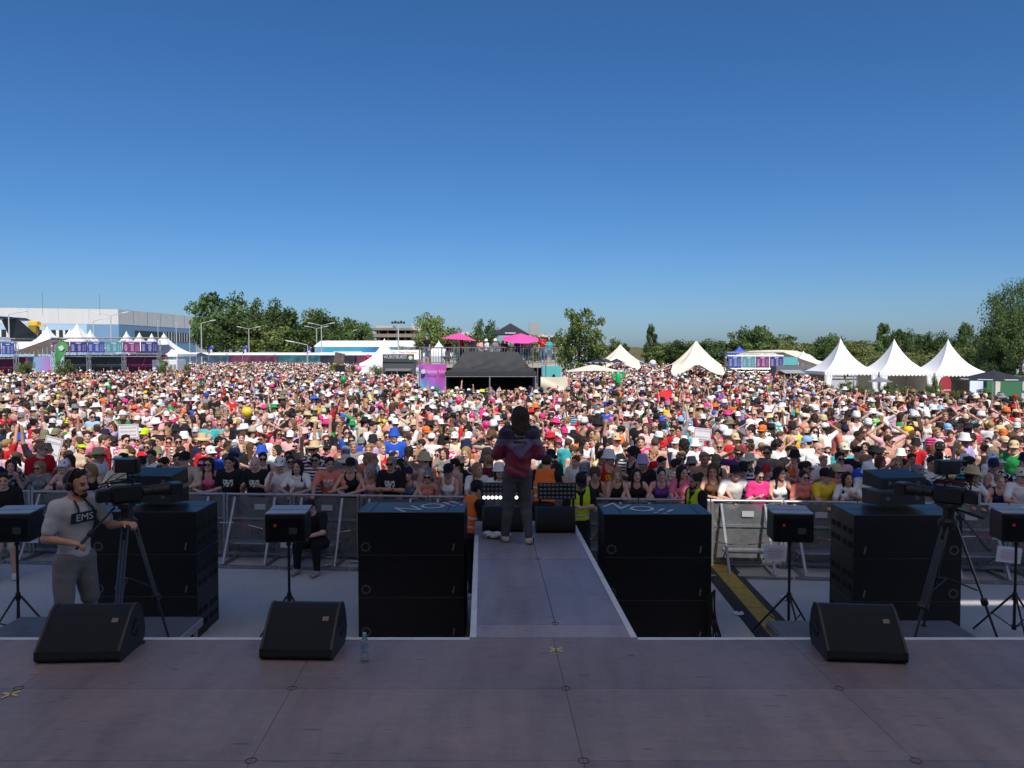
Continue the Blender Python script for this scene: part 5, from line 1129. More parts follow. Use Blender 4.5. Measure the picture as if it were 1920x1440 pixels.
for (px, tp, w, D, lb) in ((47, 675, 28, 78, 'round shrub before the teal billboard'), (121, 671, 30, 77, 'round shrub beside the green feather flag'), (306, 668, 20, 82, 'round shrub before the white cabin'), (350, 680, 14, 84, 'small shrub right of the white cabin'), (1353, 688, 16, 72, 'dark round shrub at the star tent'), (1458, 689, 16, 78, 'shrub at the right end of the right bar'), (470, 682, 16, 100, 'small shrub in the far left crowd'), (636, 680, 40, 82, 'low hedge shrub before the brown panel'), (680, 680, 60, 81, 'low hedge shrub left of the white pagoda'), (706, 684, 26, 74, 'low shrub left of the sausage stall'), (1085, 738, 34, 42, 'low shrub at the railing under the cream canopy')):
    tree(px, tp, w, D, 'm' if 'dark' not in lb else 'd', lb, 'shrub', sink=.0, cat='shrub', group=gsh)
for i, (px, tp, w, D) in enumerate(((1590, 712, 34, 53), (1612, 709, 28, 54), (1640, 718, 36, 52), (1668, 717, 34, 52), (1700, 712, 40, 52.5), (1728, 718, 34, 52), (1752, 706, 22, 53), (1790, 722, 36, 51), (1818, 722, 36, 50), (1846, 727, 34, 49.5), (1872, 732, 34, 49), (1900, 732, 40, 47))):
    tree(px, tp, w, D, 'b' if i % 3 else 'm', f'leafy planter shrub, {ordinal(i + 1)} from left in front of the pagodas', 'shrub', sink=0, cat='shrub', group='planter shrubs in front of the pagodas')
# kiosk between right bar and pagodas, things under the pagodas
c = thing('grey_kiosk', 'grey kiosk with flap and teal sign left of the pagodas', 'kiosk', (Xp(1490, 70), 70, 0)); m = MB(); m.box((0, .8, 1.25), (3.3, 1.6, 2.5), bev=.03); m.build('wall', M('kiosk_grey', (.12, .13, .15), .6), c); m = MB(); m.box((-.5, -.9, 2.0), (1.9, 1.6, .05), (.15, 0, 0)); m.build('flap', M('kiosk_flap', (.35, .36, .37), .5), c); m = MB(); m.box((-.3, -.03, 1.35), (1.9, .05, .95)); m.build('hatch', M('hatch_dark', (.02, .016, .014), .8), c); m = MB(); m.box((-.4, -.04, 2.95), (1.3, .06, .7)); m.build('sign', M('sign_teal', (.09, .4, .38), .6), c)
c = thing('wooden_counter', 'dark wooden counter booth under the left pagoda awning', 'booth', (Xp(1538, 62), 62.5, 0)); m = MB(); m.box((0, 0, .55), (1.6, .6, 1.1)); m.build('counter', M('wood_brown', (.13, .08, .045), .7, var=.3, scale=3), c); m = MB(); m.box((0, .6, 1.2), (1.6, .06, 2.3)); m.build('back_wall', M('hatch_dark'), c)
c = thing('red_armchair_back', 'red rounded backdrop panel under the right pagoda', 'backdrop', (Xp(1776, 57.5), 57.6, 0)); m = MB(); m.prism([(-.42, 0), (.42, 0), (.42, 1.5), (.3, 1.82), (0, 1.95), (-.3, 1.82), (-.42, 1.5)], 0, .2, 'y'); m.build('panel', M('red_velvet', (.3, .02, .03), .7), c, 40); m = MB(); m.box((.1, -.03, .9), (.5, .02, .06)); m.build('shelf', PRINT, c)
c = thing('green_container', 'green container with open door behind the dark parasol', 'container', (Xp(1880, 57), 57.5, 0)); m = MB(); m.box((0, 0, 1.0), (2.6, 1.6, 2.0), bev=.02); m.build('wall', M('container_green', (.03, .12, .05), .6), c); m = MB(); m.box((-.5, -.82, .95), (.35, .03, 1.6)); m.build('door', M('tent_wall'), c)
c = thing('poster_wall', 'white and pink poster wall left of the dark parasol', 'poster', (Xp(1840, 55), 55.5, 0)); m = MB(); m.box((0, 0, .95), (.95, .06, 1.5)); m.build('print', grad_mat('poster_print', [(0, (.6, .65, .75)), (.55, (.45, .5, .7)), (.75, (.7, .15, .4)), (1, (.7, .2, .45))], -.5), c)
c = thing('white_cabinet', 'white folding counter at the edge of the crowd on the right', 'counter', (Xp(1856, 40), 40, 0)); m = MB(); m.box((0, 0, .6), (.55, .5, 1.2), bev=.02); m.build('body', PVC, c); m = MB(); m.box((.05, -.26, .55), (.2, .02, .4)); m.build('print', M('wood_brown'), c)
# ------------------------------------------------------------------ parasols
def parasol(px, top, rim, D, rad, mat, label, n=8, tilt=0., tiltx=0., pole=True, floor=0., txt=None, square=False, group=None):
    zt, zr = Zp(top, D), Zp(rim, D); t = thing('parasol', label, 'parasol', (Xp(px, D), D, floor), 0, group); m = MB(); seg = n * 4; h = zt - zr
    def f(u, v):
        a = 2 * PI * u + PI / n; loc = (u * n) % 1; sc = math.cos(PI / n) / math.cos((loc - .5) * 2 * PI / n) if n else 1; r = rad * (1 - v) * sc; return (max(r, .01) * math.cos(a), max(r, .01) * math.sin(a), h * v - .05 * h * math.sin(PI * v) * abs(math.cos(PI * loc)) ** .5 * 0 - .06 * rad * math.sin(PI * loc) * (1 - v) * v)
    m.sheet(f, seg, 8); o = m.build('canopy', mat, t, 30); o.location = (0, 0, zr - floor); o.rotation_euler = (tiltx, tilt, 0)
    m = MB(); 
    for k in range(n): a = 2 * PI * k / n + PI / n; m.tube((0, 0, h * .9), (rad * .97 * math.cos(a), rad * .97 * math.sin(a), -.02), .012, seg=4)
    m.build('ribs', BLK, o); m = MB(); m.tube((0, 0, 0), (0, 0, zt - floor), .035); m.build('pole', FRAME, t, 40)
    if txt:
        for k in range(n):
            a = 2 * PI * (k + .5) / n + PI / n
            if math.sin(a) < .3:
                q = MB(); rr = rad * math.cos(PI / n) * .9; q.box((0, 0, 0), (rad * .38, .01, .14)); q = q.build('print', PRINT, o); q.location = (rr * math.cos(a), rr * math.sin(a), h * .08 + .03); q.rotation_euler = (math.atan2(h, rad) - PI / 2, 0, a + PI / 2)
    return t
PINK = M('parasol_pink', (.85, .08, .33), .7); GREYP = M('parasol_black', (.022, .023, .027), .75)
FD = 3.0
parasol(861, 624, 637, 46.6, 1.16, PINK, 'pink parasol over the left of the viewing platform', tilt=.07, floor=FD); parasol(976, 625, 636, 46.2, 1.16, PINK, 'pink parasol over the right of the viewing platform, tilted forwards', tiltx=.24, tilt=.03, floor=FD); parasol(957, 606, 628, 50, 1.75, GREYP, 'black parasol with white lettering at the back of the platform', 4, txt=1, floor=FD)
parasol(1863, 694, 713, 47, 2.1, GREYP, 'large dark grey parasol with white print at the right edge', txt=1); parasol(1651, 707, 716, 54, .85, M('parasol_grey', (.2, .2, .23), .7), 'small grey parasol in front of the pagodas'); parasol(1068, 671, 676, 98, 1.1, M('parasol_orange', (.75, .14, .02), .7), 'orange parasol behind the cream canopy')
for i, (px, D) in enumerate(((1096, 96), (1117, 94), (1136, 97), (1156, 95), (1128, 104))): parasol(px, 672, 681, D, 1.25, M('parasol_navy', (.03, .032, .05), .7), f'navy and white parasol, {ordinal(i + 1)} of the group under the airy tree', txt=1, group='navy parasols under the airy tree')
parasol(376, 661, 668, 118, 1.6, M('parasol_navy'), 'dark parasol among the far left crowd')
o = parasol(1243, 731, 743, 35, .52, M('parasol_red', (.62, .015, .02), .6), 'red umbrella held up in the crowd', tilt=-.5, tiltx=.3)
c = thing('cream_canopy', 'wide cream flat canopy right of the mixing tent', 'canopy', (Xp(1113, 53), 53, 0)); m = MB(); w = 1.9
m.sheet(lambda u, v: ((u - .5) * 2 * w * (1 - .0 * v), (v - .5) * 3.2, Zp(696, 53) + (Zp(684, 53) - Zp(696, 53)) * min(1, 2.2 * min(u, 1 - u) + .0) * min(1, 3 * min(v, 1 - v) + .2)), 18, 8, .02); m.build('cover', CREAM, c, 40)
for sx in (-1, 1):
    for sy in (-1, 1): m = MB(); m.tube((sx * 1.75, sy * 1.45, 0), (sx * 1.75, sy * 1.45, Zp(697, 53)), .035); m.build('pole', FRAME, c, 40)
# ------------------------------------------------------------------ viewing platform and mixing tent
px0, px1 = Xp(786, 46), Xp(1042, 46); c = thing('viewing_platform', 'scaffold viewing platform with railings behind the mixing tent', 'platform', (0, 0, 0)); m = MB(); m.box(((px0 + px1) / 2, 48.3, FD - .1), (px1 - px0, 5.0, .2)); m.build('deck', M('scaffold_board', (.4, .36, .29), .8, var=.2, scale=2), c)
for k in range(13): x = px0 + .03 + (px1 - px0 - .06) * k / 12; m = MB(); m.tube((x, 45.82, 0), (x, 45.82, FD + 1.0), .032, seg=6); m.build('post', STEEL, c, 40)
m = MB(); 
for z in (.12, 1.0): m.tube((px0, 45.8, FD + z), (px1, 45.8, FD + z), .028, seg=6)
m.tube((px0, 50.7, FD + 1), (px1, 50.7, FD + 1), .028, seg=6); m.build('rail', STEEL, c, 40)
for k in range(52): x = px0 + (px1 - px0) * (k + .5) / 52; m = MB() if k == 0 else m; 
bm_ = MB(); bm_.tube((0, 0, .12), (0, 0, 1.0), .016, seg=5); bmm = bm_.mesh('baluster', STEEL)
for k in range(52): o = obj('baluster', bmm, c); o.location = (px0 + (px1 - px0) * (k + .5) / 52, 45.8, FD)
for k in range(6): m = MB(); a = px0 + (px1 - px0) * k / 6; b = px0 + (px1 - px0) * (k + 1) / 6; m.tube((a, 46.5, .1), (b, 46.5, FD - .2), .025, seg=5); m.build('brace', STEEL, c, 40)
m = MB(); m.box(((px0 + px1) / 2, 50.9, FD / 2 - .1), (px1 - px0, .05, FD - .2)); m.build('back_cloth', BLKF, c)
t = thing('mixing_tent', 'black folding tent over the mixing desk in the crowd', 'tent', (Xp(921, 44), 44.2, 0)); ez = Zp(697, 43); rz_ = Zp(659, 44.5); w, d_ = 5.1, 2.9
m = MB()
def tf(u, v):
    q = v * 4; side = int(min(q, 3.999)); 
    return None
hw, hd = w / 2, d_ / 2; rx = 1.55
def face(a, b, c_, d2, n1=14, n2=10):
    a, b, c_, d2 = map(Vector, (a, b, c_, d2))
    def f(u, v):
        p = a.lerp(b, u).lerp(d2.lerp(c_, u), v); sag = .2 * math.sin(PI * v) * (1 + .6 * math.sin(u * 2 * PI) ** 2) + .07 * math.sin(u * 25 + v * 7) * math.sin(PI * v) * (1 - v * .5) + .05 * math.sin((u - v) * 17) * math.sin(PI * v); return p - Vector((0, 0, sag))
    m.sheet(f, n1, n2)
R0, R1 = (-rx, 0, rz_), (rx, 0, rz_ - .03); A_, B_, C_, D_ = (-hw, -hd, ez), (hw, -hd, ez), (hw, hd, ez), (-hw, hd, ez)
face(A_, B_, R1, R0, 30, 12); face(B_, C_, R1, R1); face(C_, D_, R0, R1, 30, 12); face(D_, A_, R0, R0)
for (a, b) in ((A_, B_), (B_, C_), (C_, D_), (D_, A_)): m._add([a, (a[0], a[1], ez - .22), (b[0], b[1], ez - .22), b], [(0, 1, 2, 3)])
m.build('canopy', M('tent_black', (.03, .03, .032), .75, var=.15, scale=2), t, 40)
for x in (-hw + .04, -.05, hw - .04):
    for y in (-hd + .04, hd - .04): m = MB(); m.box((x, y, ez / 2), (.06, .06, ez)); m.build('leg', ALU, t)
m = MB(); m.box((0, -hd + .03, ez - .26), (w, .03, .04)); m.build('frame', ALU, t); m = MB(); m.box((0, hd - .1, ez / 2), (w - .1, .03, ez)); m.box((-hw + .1, .2, ez / 2), (.03, d_ - .6, ez)); m.box((hw - .1, .2, ez / 2), (.03, d_ - .6, ez)); m.build('side_wall', BLKF, t)
c = thing('mixing_desk', 'dark mixing desk inside the black tent', 'mixing desk', (Xp(921, 44), 44.3, 0)); m = MB(); m.box((0, 0, .5), (3.6, .8, 1.0), bev=.02); m.build('case', BLKP, c); m = MB(); m.box((0, -.05, 1.06), (3.2, .7, .1), (-.15, 0, 0), .01); m.build('console', M('console_grey', (.05, .05, .06), .5), c)
c = thing('banner', 'purple and teal banner hung from the viewing platform', 'banner', (Xp(812, 45.6), 45.6, 0)); zt, zb = Zp(683, 45.6), Zp(733, 45.6); wd = 1.62
m = MB(); m.sheet(lambda u, v: ((u - .5) * wd * (1 - .06 * math.sin(PI * v)), -.12 * math.sin(3 * v + 2.2 * abs(u - .5) * 3) * v - .05 * math.sin(u * 9), zt - (zt - zb) * v - .1 * math.sin(PI * u) * v), 24, 24); m.build('cloth', grad_mat('banner_print', [(0, (.05, .42, .5)), (.3, (.14, .32, .62)), (.6, (.34, .12, .5)), (1, (.48, .07, .36))], .9), c, 60)
lettering('lettering', 'Sanitär Union', .36, PRINT, c, (.3, -.24, zt - .42), (PI / 2, 0, 0), (.66, .8, 1)); m = MB(); m.lathe([(.14, 0), (.14, .02), (.07, .02)], seg=16); o = m.build('logo', PRINT, c); o.rotation_euler = (PI / 2, 0, 0); o.location = (-.55, -.2, zt - .42)
c = thing('cream_cloth', 'cream cloth hung on the scaffold right of the mixing tent', 'cloth', (Xp(1039, 43), 43, 0)); zt, zb = Zp(707, 43), Zp(745, 43); m = MB(); m.sheet(lambda u, v: ((u - .5) * 1.5, -.05 * math.sin(u * 7 + v * 4) * v - .08 * math.sin(2 * PI * max(0, v - u * .6)), zt - (zt - zb) * v), 20, 16, .01); m.build('cloth', M('canvas_cream', (.68, .6, .45), .8), c, 60)
c = thing('teal_cabin', 'teal panelled cabin with black speaker beside the cream cloth', 'cabin', (Xp(1034, 45.5), 45.3, 0)); m = MB(); m.box((0, .3, 1.45), (1.1, .6, 2.9)); m.build('wall', M('cabin_teal', (.1, .42, .43), .6, var=.1, scale=1), c); m = MB(); m.prism([(-.14, 0), (.14, 0), (.12, .55), (.08, .85), (0, .95), (-.08, .85), (-.12, .55)], -.25, -.02, 'y'); o = m.build('speaker', BLKP, c, 40); o.location = (.12, 0, 1.5)
c = thing('scaffold_tower', 'steel scaffold poles at the right end of the mixing tent', 'scaffold', (Xp(1010, 43.4), 43.4, 0)); 
for k, (x, y) in enumerate(((-.3, 0), (-.05, .3), (.18, 0), (.42, .3))): m = MB(); m.tube((x, y, 0), (x, y, 2.75 + .1 * k), .03, seg=6); m.build('pole', STEEL, c, 40)
c = thing('pit_railing', 'steel railing in front of the people under the cream canopy', 'railing', (Xp(1108, 43.5), 43.5, 0)); m = MB(); m.tube((-1.35, 0, 1.25), (1.35, 0, 1.25), .03, seg=6); m.tube((-1.35, 0, .2), (1.35, 0, .2), .025, seg=6); m.build('rail', STEEL, c, 40)
bmm2 = MB().tube((0, 0, .2), (0, 0, 1.25), .014, seg=5).mesh('baluster', STEEL)
for k in range(19): o = obj('baluster', bmm2, c); o.location = (-1.33 + .148 * k, 0, 0)
# ------------------------------------------------------------------ stalls, hall, far buildings
c = thing('sausage_stall', 'dark grey sausage stall with white lettering on its sign', 'stall', (Xp(747, 75), 75, 0)); zt = Zp(664, 75); zm = Zp(679, 75); m = MB(); m.box((0, .6, zm / 2 + .1), (3.1, 1.3, zm), bev=.02); m.build('wall', M('stall_grey', (.06, .065, .07), .6), c); m = MB(); m.box((0, -.1, (zt + zm) / 2), (3.05, .12, zt - zm), bev=.01); s = m.build('sign', M('stall_sign', (.045, .048, .05), .6), c); lettering('lettering', 'WURSTBURST', .62, PRINT, s, (-.28, -.17, (zt + zm) / 2 + .1), (PI / 2, 0, 0), (.58, .75, 1)); m = MB(); m.lathe([(.2, 0), (.2, .03), (0, .03)], seg=18); o = m.build('logo', M('logo_green', (.5, .65, .35), .6), s); o.rotation_euler = (PI / 2, 0, 0); o.location = (1.2, -.16, (zt + zm) / 2 + .05); m = MB(); m.box((.05, -.07, 1.35), (2.3, .06, .9)); m.build('hatch', M('hatch_dark'), c); m = MB(); m.box((.05, -.5, 2.05), (2.5, .9, .06), (.2, 0, 0)); m.build('flap', M('flap_steel', (.3, .3, .31), .4, .5), c)
c = thing('white_sign', 'long white sign with red lettering behind the sausage stall', 'sign', (Xp(761, 95), 95, 0)); zt, zb = Zp(656, 95), Zp(674, 95); m = MB(); m.box((0, 0, (zt + zb) / 2), (3.7, .1, zt - zb)); m.build('board', PVC, c); lettering('lettering', 'Wir    Daten Packpapier', .7, M('sign_red', (.6, .03, .05), .6), c, (-.15, -.06, (zt + zb) / 2 + .28), (PI / 2, 0, 0), (.45, .5, 1))
for s in (-1, 1): m = MB(); m.tube((s * 1.6, .1, 0), (s * 1.6, .1, zb + .1), .06); m.build('post', FRAME, c)
c = thing('brown_panel', 'tilted brown printed panel on a black stand in the crowd', 'panel', (Xp(636, 80), 80, 0)); m = MB(); m.box((0, 0, Zp(672, 80)), (1.05, .1, 1.15), (0, .2, 0), .01); m.build('panel', M('panel_brown', (.12, .09, .07), .6, var=.5, scale=4), c); m = MB(); m.box((.1, .05, 1.2), (.9, .4, 2.4)); m.build('stand', BLK, c)
D = 172; c = thing('blue_hall', 'long white-roofed hall with blue and pink printed wall', 'hall', (Xp(693, D), D + 6, 0)); w = Xp(797, D) - Xp(592, D); z0, z1 = Zp(651, D), Zp(643, D)
m = MB(); m.prism([(-6, 0), (6, 0), (6, z0), (0, z1 + .3), (-6, z0)], -w / 2, w / 2, 'x'); m.build('wall', M('hall_white', (.6, .6, .58), .7), c); m = MB(); m.prism([(-6.2, z0 + .06), (0, z1 + .45), (6.2, z0 + .06), (6.2, z0 + .2), (0, z1 + .6), (-6.2, z0 + .2)], -w / 2 - .2, w / 2 + .2, 'x'); m.build('roof', PVC, c); m = MB(); m.box((0, -6.1, z0 / 2 + .3), (w - .2, .12, z0 - .6)); pr = m.build('printed_wall', grad_mat('hall_print', [(0, (.16, .28, .5)), (.1, (.03, .3, .4)), (.4, (.03, .28, .42)), (.6, (.012, .09, .38)), (.75, (.06, .28, .38)), (1, (.38, .06, .2))]), c); m = MB(); m.box((-w * .2, -6.18, z0 * .78), (w * .26, .02, .42)); m.ball((w * .13, -6.18, z0 * .62), (.4, .05, .4), 10, 6); m.build('lettering', PRINT, pr)
for k, (px, pxe, D, lb, wl) in enumerate(((345, 430, 166, 'left of the blue feather flags', 'stall_blue'), (430, 520, 167, 'between the blue feather flags', 'stall_rose'), (520, 600, 168, 'left of the blue hall', 'stall_teal'), (600, 668, 150, 'before the left half of the blue hall', 'stall_dark'), (668, 735, 150, 'before the right half of the blue hall', 'stall_rose'))):
    c = thing('market_pavilion', f'low white pavilion {lb}, seen over the far crowd', 'pavilion', ((Xp(px, D) + Xp(pxe, D)) / 2, D, 0), 0, 'low white pavilions beyond the crowd'); w = Xp(pxe, D) - Xp(px, D); z = Zp(664, D); m = MB(); m.prism([(-2, z - .2), (2, z - .2), (2, z + .05), (0, z + .35), (-2, z + .05)], -w / 2, w / 2, 'x'); m.build('roof', PVC, c); m = MB(); m.box((0, .5, z / 2), (w - .3, 2, z - .3)); m.build('wall', M(wl, dict(stall_blue=(.15, .25, .35), stall_rose=(.4, .12, .2), stall_teal=(.1, .35, .38), stall_dark=(.12, .12, .13))[wl], .7, var=.5, scale=.6), c)
for k, (px, pxe, col, lb) in enumerate(((1060, 1125, (.1, .42, .46), 'teal fence banner behind the navy parasols'), (1125, 1200, (.6, .1, .25), 'pink fence banner behind the far star tent'), (1200, 1262, (.08, .4, .48), 'teal fence banner left of the near star tent'))):
    D = 158; w = Xp(pxe, D) - Xp(px, D); c = thing('fence_banner', lb, 'banner', ((Xp(px, D) + Xp(pxe, D)) / 2, D, 0), 0, 'fence banners'); m = MB(); m.box((0, 0, 1.15), (w - .1, .05, 1.9)); m.build('print', M('fence_%d' % k, col, .7), c)
    for s in (-1, 1): m = MB(); m.tube((s * w * .45, .1, 0), (s * w * .45, .1, 2.1), .04); m.build('post', FRAME, c)
# aircraft hangar
HW = M('clad_white', (.52, .51, .485), .6, var=.04, scale=.3, stretch=(3, 3, .05)); HW2 = M('clad_grey', (.5, .5, .48), .6, var=.12, scale=1.2, stretch=(3, 3, .02)); HB = M('clad_blue', (.13, .24, .36), .6, var=.05, scale=.3); HB2 = M('clad_pale_blue', (.32, .45, .56), .6, var=.05, scale=.3); GLZ = M('window_dark', (.02, .022, .025), .15); MULL = M('mullion_white', (.6, .6, .58), .6)
c = thing('aircraft_hangar', 'large white and blue hangar behind the left bars', 'building', (0, 0, 0)); P0 = Vector((-175, 198, 0)); P1 = Vector((-110.2, 216, 0)); P2 = Vector((-106, 258, 0)); P3 = Vector((-104, 330, 0)); ztop = 15.9
def wall(name, a, b, z0, z1, mat, off=0., par=None):
    d = (b - a).normalized(); n_ = Vector((d.y, -d.x, 0)) * off; m = MB(); a, b = a + n_, b + n_; m._add([(a.x, a.y, z0), (b.x, b.y, z0), (b.x, b.y, z1), (a.x, a.y, z1)], [(0, 1, 2, 3)]); return m.build(name, mat, par or c)
zb1 = 12.1 - .4
npan = 9
for k in range(npan): wall('wall_panel', P0.lerp(P1, k / npan + .0008), P0.lerp(P1, (k + 1) / npan - .0008), zb1, ztop, HW, .06)
for k in range(6): wall('wall_panel', P1.lerp(P2, k / 6 + .002), P1.lerp(P2, (k + 1) / 6 - .002), zb1, ztop - .0, HW2, .06)
wall('wall', P0, P1, 0, ztop - .05, HB2); wall('wall', P1, P2, 0, ztop - .05, HB); wall('wall', P2, P3, 0, ztop - 1.2, HW2); wall('wall_panel', P0.lerp(P1, .88), P1, 0, zb1, HB, .05)
m = MB(); m._add([(P0.x, P0.y, ztop - .06), (P1.x, P1.y, ztop - .06), (P2.x, P2.y, ztop - .06), (P2.x - 60, P2.y + 40, ztop - .06), (P0.x, P2.y + 40, ztop - .06)], [(0, 1, 2, 3, 4)]); m.build('roof', M('roof_felt', (.2, .2, .2), .9), c)
for (a, b, n_, f0, f1) in ((P0, P1, 22, .3, .86), (P1, P2, 22, .18, .99)):
    zlo, zhi = (8.0, 10.0) if a is P0 else (7.2, 10.2); wall('window_band', a.lerp(b, f0), a.lerp(b, f1), zlo, zhi, GLZ, .1)
    for k in range(n_):
        f = f0 + (f1 - f0) * (k + .5) / n_
        if (a is P1 and k < 9) : continue
        wall('mullion', a.lerp(b, f - .004), a.lerp(b, f + .004 + .003 * (k % 3 == 0)), zlo, zhi, MULL, .16)
for f in (.3, .52, .72, .93): q = P0.lerp(P1, f); m = MB(); m.tube((q.x, q.y, ztop - 2), (q.x, q.y, ztop + 4.2), .09, seg=5); m.build('mast', STEEL, c)
# black aircraft tail and yellow lift
D = 120; c = thing('aircraft_tail', 'black aircraft tail fin rising over the left bars', 'aircraft', (Xp(30, D), D, 0)); zz = lambda y: Zp(y, D); xx = lambda p: Xp(p, D) - Xp(30, D); m = MB(); m.prism([(xx(5), zz(597)), (xx(22), zz(594)), (xx(33), zz(597)), (xx(72), zz(632)), (xx(84), zz(640)), (xx(24), zz(640))], -.25, .25, 'y'); m.build('fin', M('aircraft_black', (.012, .013, .016), .3), c); m = MB(); m.prism([(xx(-12), zz(597)), (xx(24), zz(594.5)), (xx(34), zz(599)), (xx(20), zz(601)), (xx(-12), zz(599))], -3.5, 3.5, 'y'); m.build('tailplane', M('aircraft_black'), c); m = MB(); m.tube((xx(-60), 0, zz(652)), (xx(100), 0, zz(648)), 1.1, .5, 14); m.build('fuselage', PVC, c, 40)
c = thing('yellow_lift', 'yellow loading lift beside the aircraft tail', 'lift', (Xp(66, 128), 128, 0)); D = 128; m = MB(); m.box((0, 0, Zp(607, D)), (1.5, 1.2, .8), bev=.1); m.build('cab', M('lift_yellow', (.75, .45, .02), .5), c); m = MB(); m.box((-.1, 0, Zp(616, D)), (1.3, 1.0, 1.2)); m.build('bucket', M('lift_dark', (.25, .17, .02), .6), c); m = MB(); m.box((1.2, 0, Zp(611, D)), (1.2, .3, .25)); m.tube((0, .3, 0), (0, .3, Zp(618, D)), .3); m.build('boom', M('lift_yellow'), c)
# parking deck
D = 260; c = thing('parking_deck', 'brown open parking deck behind the sausage stall', 'building', (Xp(735, D), D + 10, 0)); w = Xp(783, D) - Xp(691, D); ys_ = (617, 629, 641, 653); CONC = M('concrete_brown', (.2, .165, .125), .85, var=.15, scale=.2)
for k, y in enumerate(ys_): z = Zp(y, D); m = MB(); m.box((0, 0, z + .0), (w, 20, 1.15 if k else .8)); m.build('floor_slab', CONC, c)
for k in range(6): m = MB(); m.box((-w / 2 + w * (k + .3) / 5.6, -9.2, 6.0), (.35, .35, 12)); m.build('column', CONC, c)
m = MB(); m.box((0, 6, 5.8), (w - .6, .3, 11.6)); m.build('back_wall', M('deck_dark', (.03, .026, .022), .9), c); m = MB(); m.box((-w * .22, 0, Zp(613, D)), (w * .35, 6, 1.4)); m.box((w * .42, -2, Zp(612, D)), (2.2, 4, 2.4)); m.build('roof_hut', M('hut_grey', (.4, .4, .4), .7), c)
D = 270; c = thing('office_block', 'pale grid-fronted office block behind the black parasol', 'building', (Xp(1030, D), D + 8, 0)); w = Xp(1078, D) - Xp(985, D); m = MB(); m.box((0, 0, 4.7), (w, 12, 9.4)); m.build('wall', M('office_grey', (.3, .29, .27), .8), c)
for k in range(7):
    m = MB(); m.box((-w / 2 + w * k / 6, -6.1, 5), (.5, .4, 10.4)); m.build('pier', M('office_pale', (.5, .48, .42), .8), c)
for k in range(3):
    m = MB(); m.box((0, -6.15, 3.8 + 2.9 * k), (w, .3, .5)); m.build('floor_band', M('office_pale'), c)
    for j in range(6): m = MB(); m.box((-w / 2 + w * (j + .5) / 6, -6.05, 5.2 + 2.9 * k - 2.9), (w / 6 - .8, .1, 1.9)); m.build('window', GLZ, c)
m = MB(); m.box((-w * .3, 0, 12.1), (3.4, 5, 5)); m.build('stair_tower', M('office_grey'), c)
D = 280; c = thing('far_office', 'low grey building between the trees left of the black parasol', 'building', (Xp(880, D), D, 0)); m = MB(); m.box((0, 0, 5.6), (5.5, 8, 11.2)); m.build('wall', M('office_pale'), c)
for k in range(3): m = MB(); m.box((0, -4.02, 5.0 + 2.2 * k), (5.2, .06, 1.0)); m.build('window', GLZ, c)
c = thing('stair_block', 'pale stair block right of the parking deck', 'building', (Xp(779, 262), 268, 0)); m = MB(); m.box((0, 0, 6.2), (4.4, 6, 12.4)); m.build('wall', M('stair_pale', (.45, .38, .3), .8), c)
for k in range(4): m = MB(); m.box((.3, -3.02, 2.2 + 2.7 * k), (1.6, .06, 1.3)); m.build('window', M('deck_dark'), c)
# ------------------------------------------------------------------ lamp posts
def lamp_post(px, top, arms, label, H=10.0, D=None, thick=.085):
    D = D or (H - CAMZ) * FPX / (HORIZON - top); zt = Zp(top, D); t = thing('lamp_post', label, 'lamp post', (Xp(px, D), D, 0), 0, 'tall lamp posts'); m = MB(); m.tube((0, 0, 0), (0, 0, zt - .5), thick * 1.5, thick, 8); m.build('pole', M('lamp_grey', (.5, .5, .49), .5, .3), t, 40)
    for s in arms: m = MB(); m.tube((0, 0, zt - .5), (s * 1.9, 0, zt - .05), .05, seg=6); a = m.build('arm', M('lamp_grey'), t, 40); m = MB(); m.box((s * 2.3, 0, zt + .0), (1.1, .34, .14), (0, -s * .18, 0), .04); m.build('lamp_head', M('lamp_head', (.65, .65, .64), .5), a)
for (px, tp, ar, lb) in ((603, 606, (-1, 1), 'twin-arm lamp post, nearest before the left wood'), (594, 612, (-1, 1), 'twin-arm lamp post just left of the nearest one'), (651, 619, (-1, 1), 'twin-arm lamp post before the blue hall'), (684, 627, (-1, 1), 'twin-arm lamp post left of the parking deck'), (467, 613, (-1, 1), 'twin-arm lamp post before the dark wood'), (378, 601, (1,), 'single-arm lamp post beside the hangar end'), (397, 616, (1,), 'lower single-arm lamp post beside the hangar end'), (18, 584, (1,), 'lamp post before the aircraft tail'), (176, 597, (1,), 'single-arm lamp post before the hangar front'), (209, 586, (-1, 1), 'twin-arm lamp post at the hangar corner'), (577, 640, (-1,), 'short lamp post in the far left crowd'), (794, 617, (-1, 1), 'twin-arm lamp post left of the platform'), (847, 610, (-1,), 'lamp post behind the left pink parasol'), (632, 627, (1,), 'small distant lamp post behind the blue hall'), (1138, 632, (1,), 'slim lamp post left of the far star tent')):
    lamp_post(px, tp, ar, lb, 10.0 if tp < 636 else 5.2, None, .085 if tp < 636 else .05)
D = 120; c = thing('floodlight_mast', 'floodlight mast behind the white sign', 'mast', (Xp(747, D), D, 0)); zt = Zp(606, D); m = MB(); m.tube((0, 0, 0), (0, 0, zt), .13, .1); m.build('pole', M('lamp_grey'), c, 40)
for k in range(5): m = MB(); m.box((-.9 + .45 * k, 0, zt + .1 + .12 * (k % 2)), (.34, .3, .26), (.4, 0, 0), .03); m.build('floodlight', BLK, c)
m = MB(); m.tube((-.95, 0, zt), (.95, 0, zt), .05); m.build('crossbar', BLK, c)
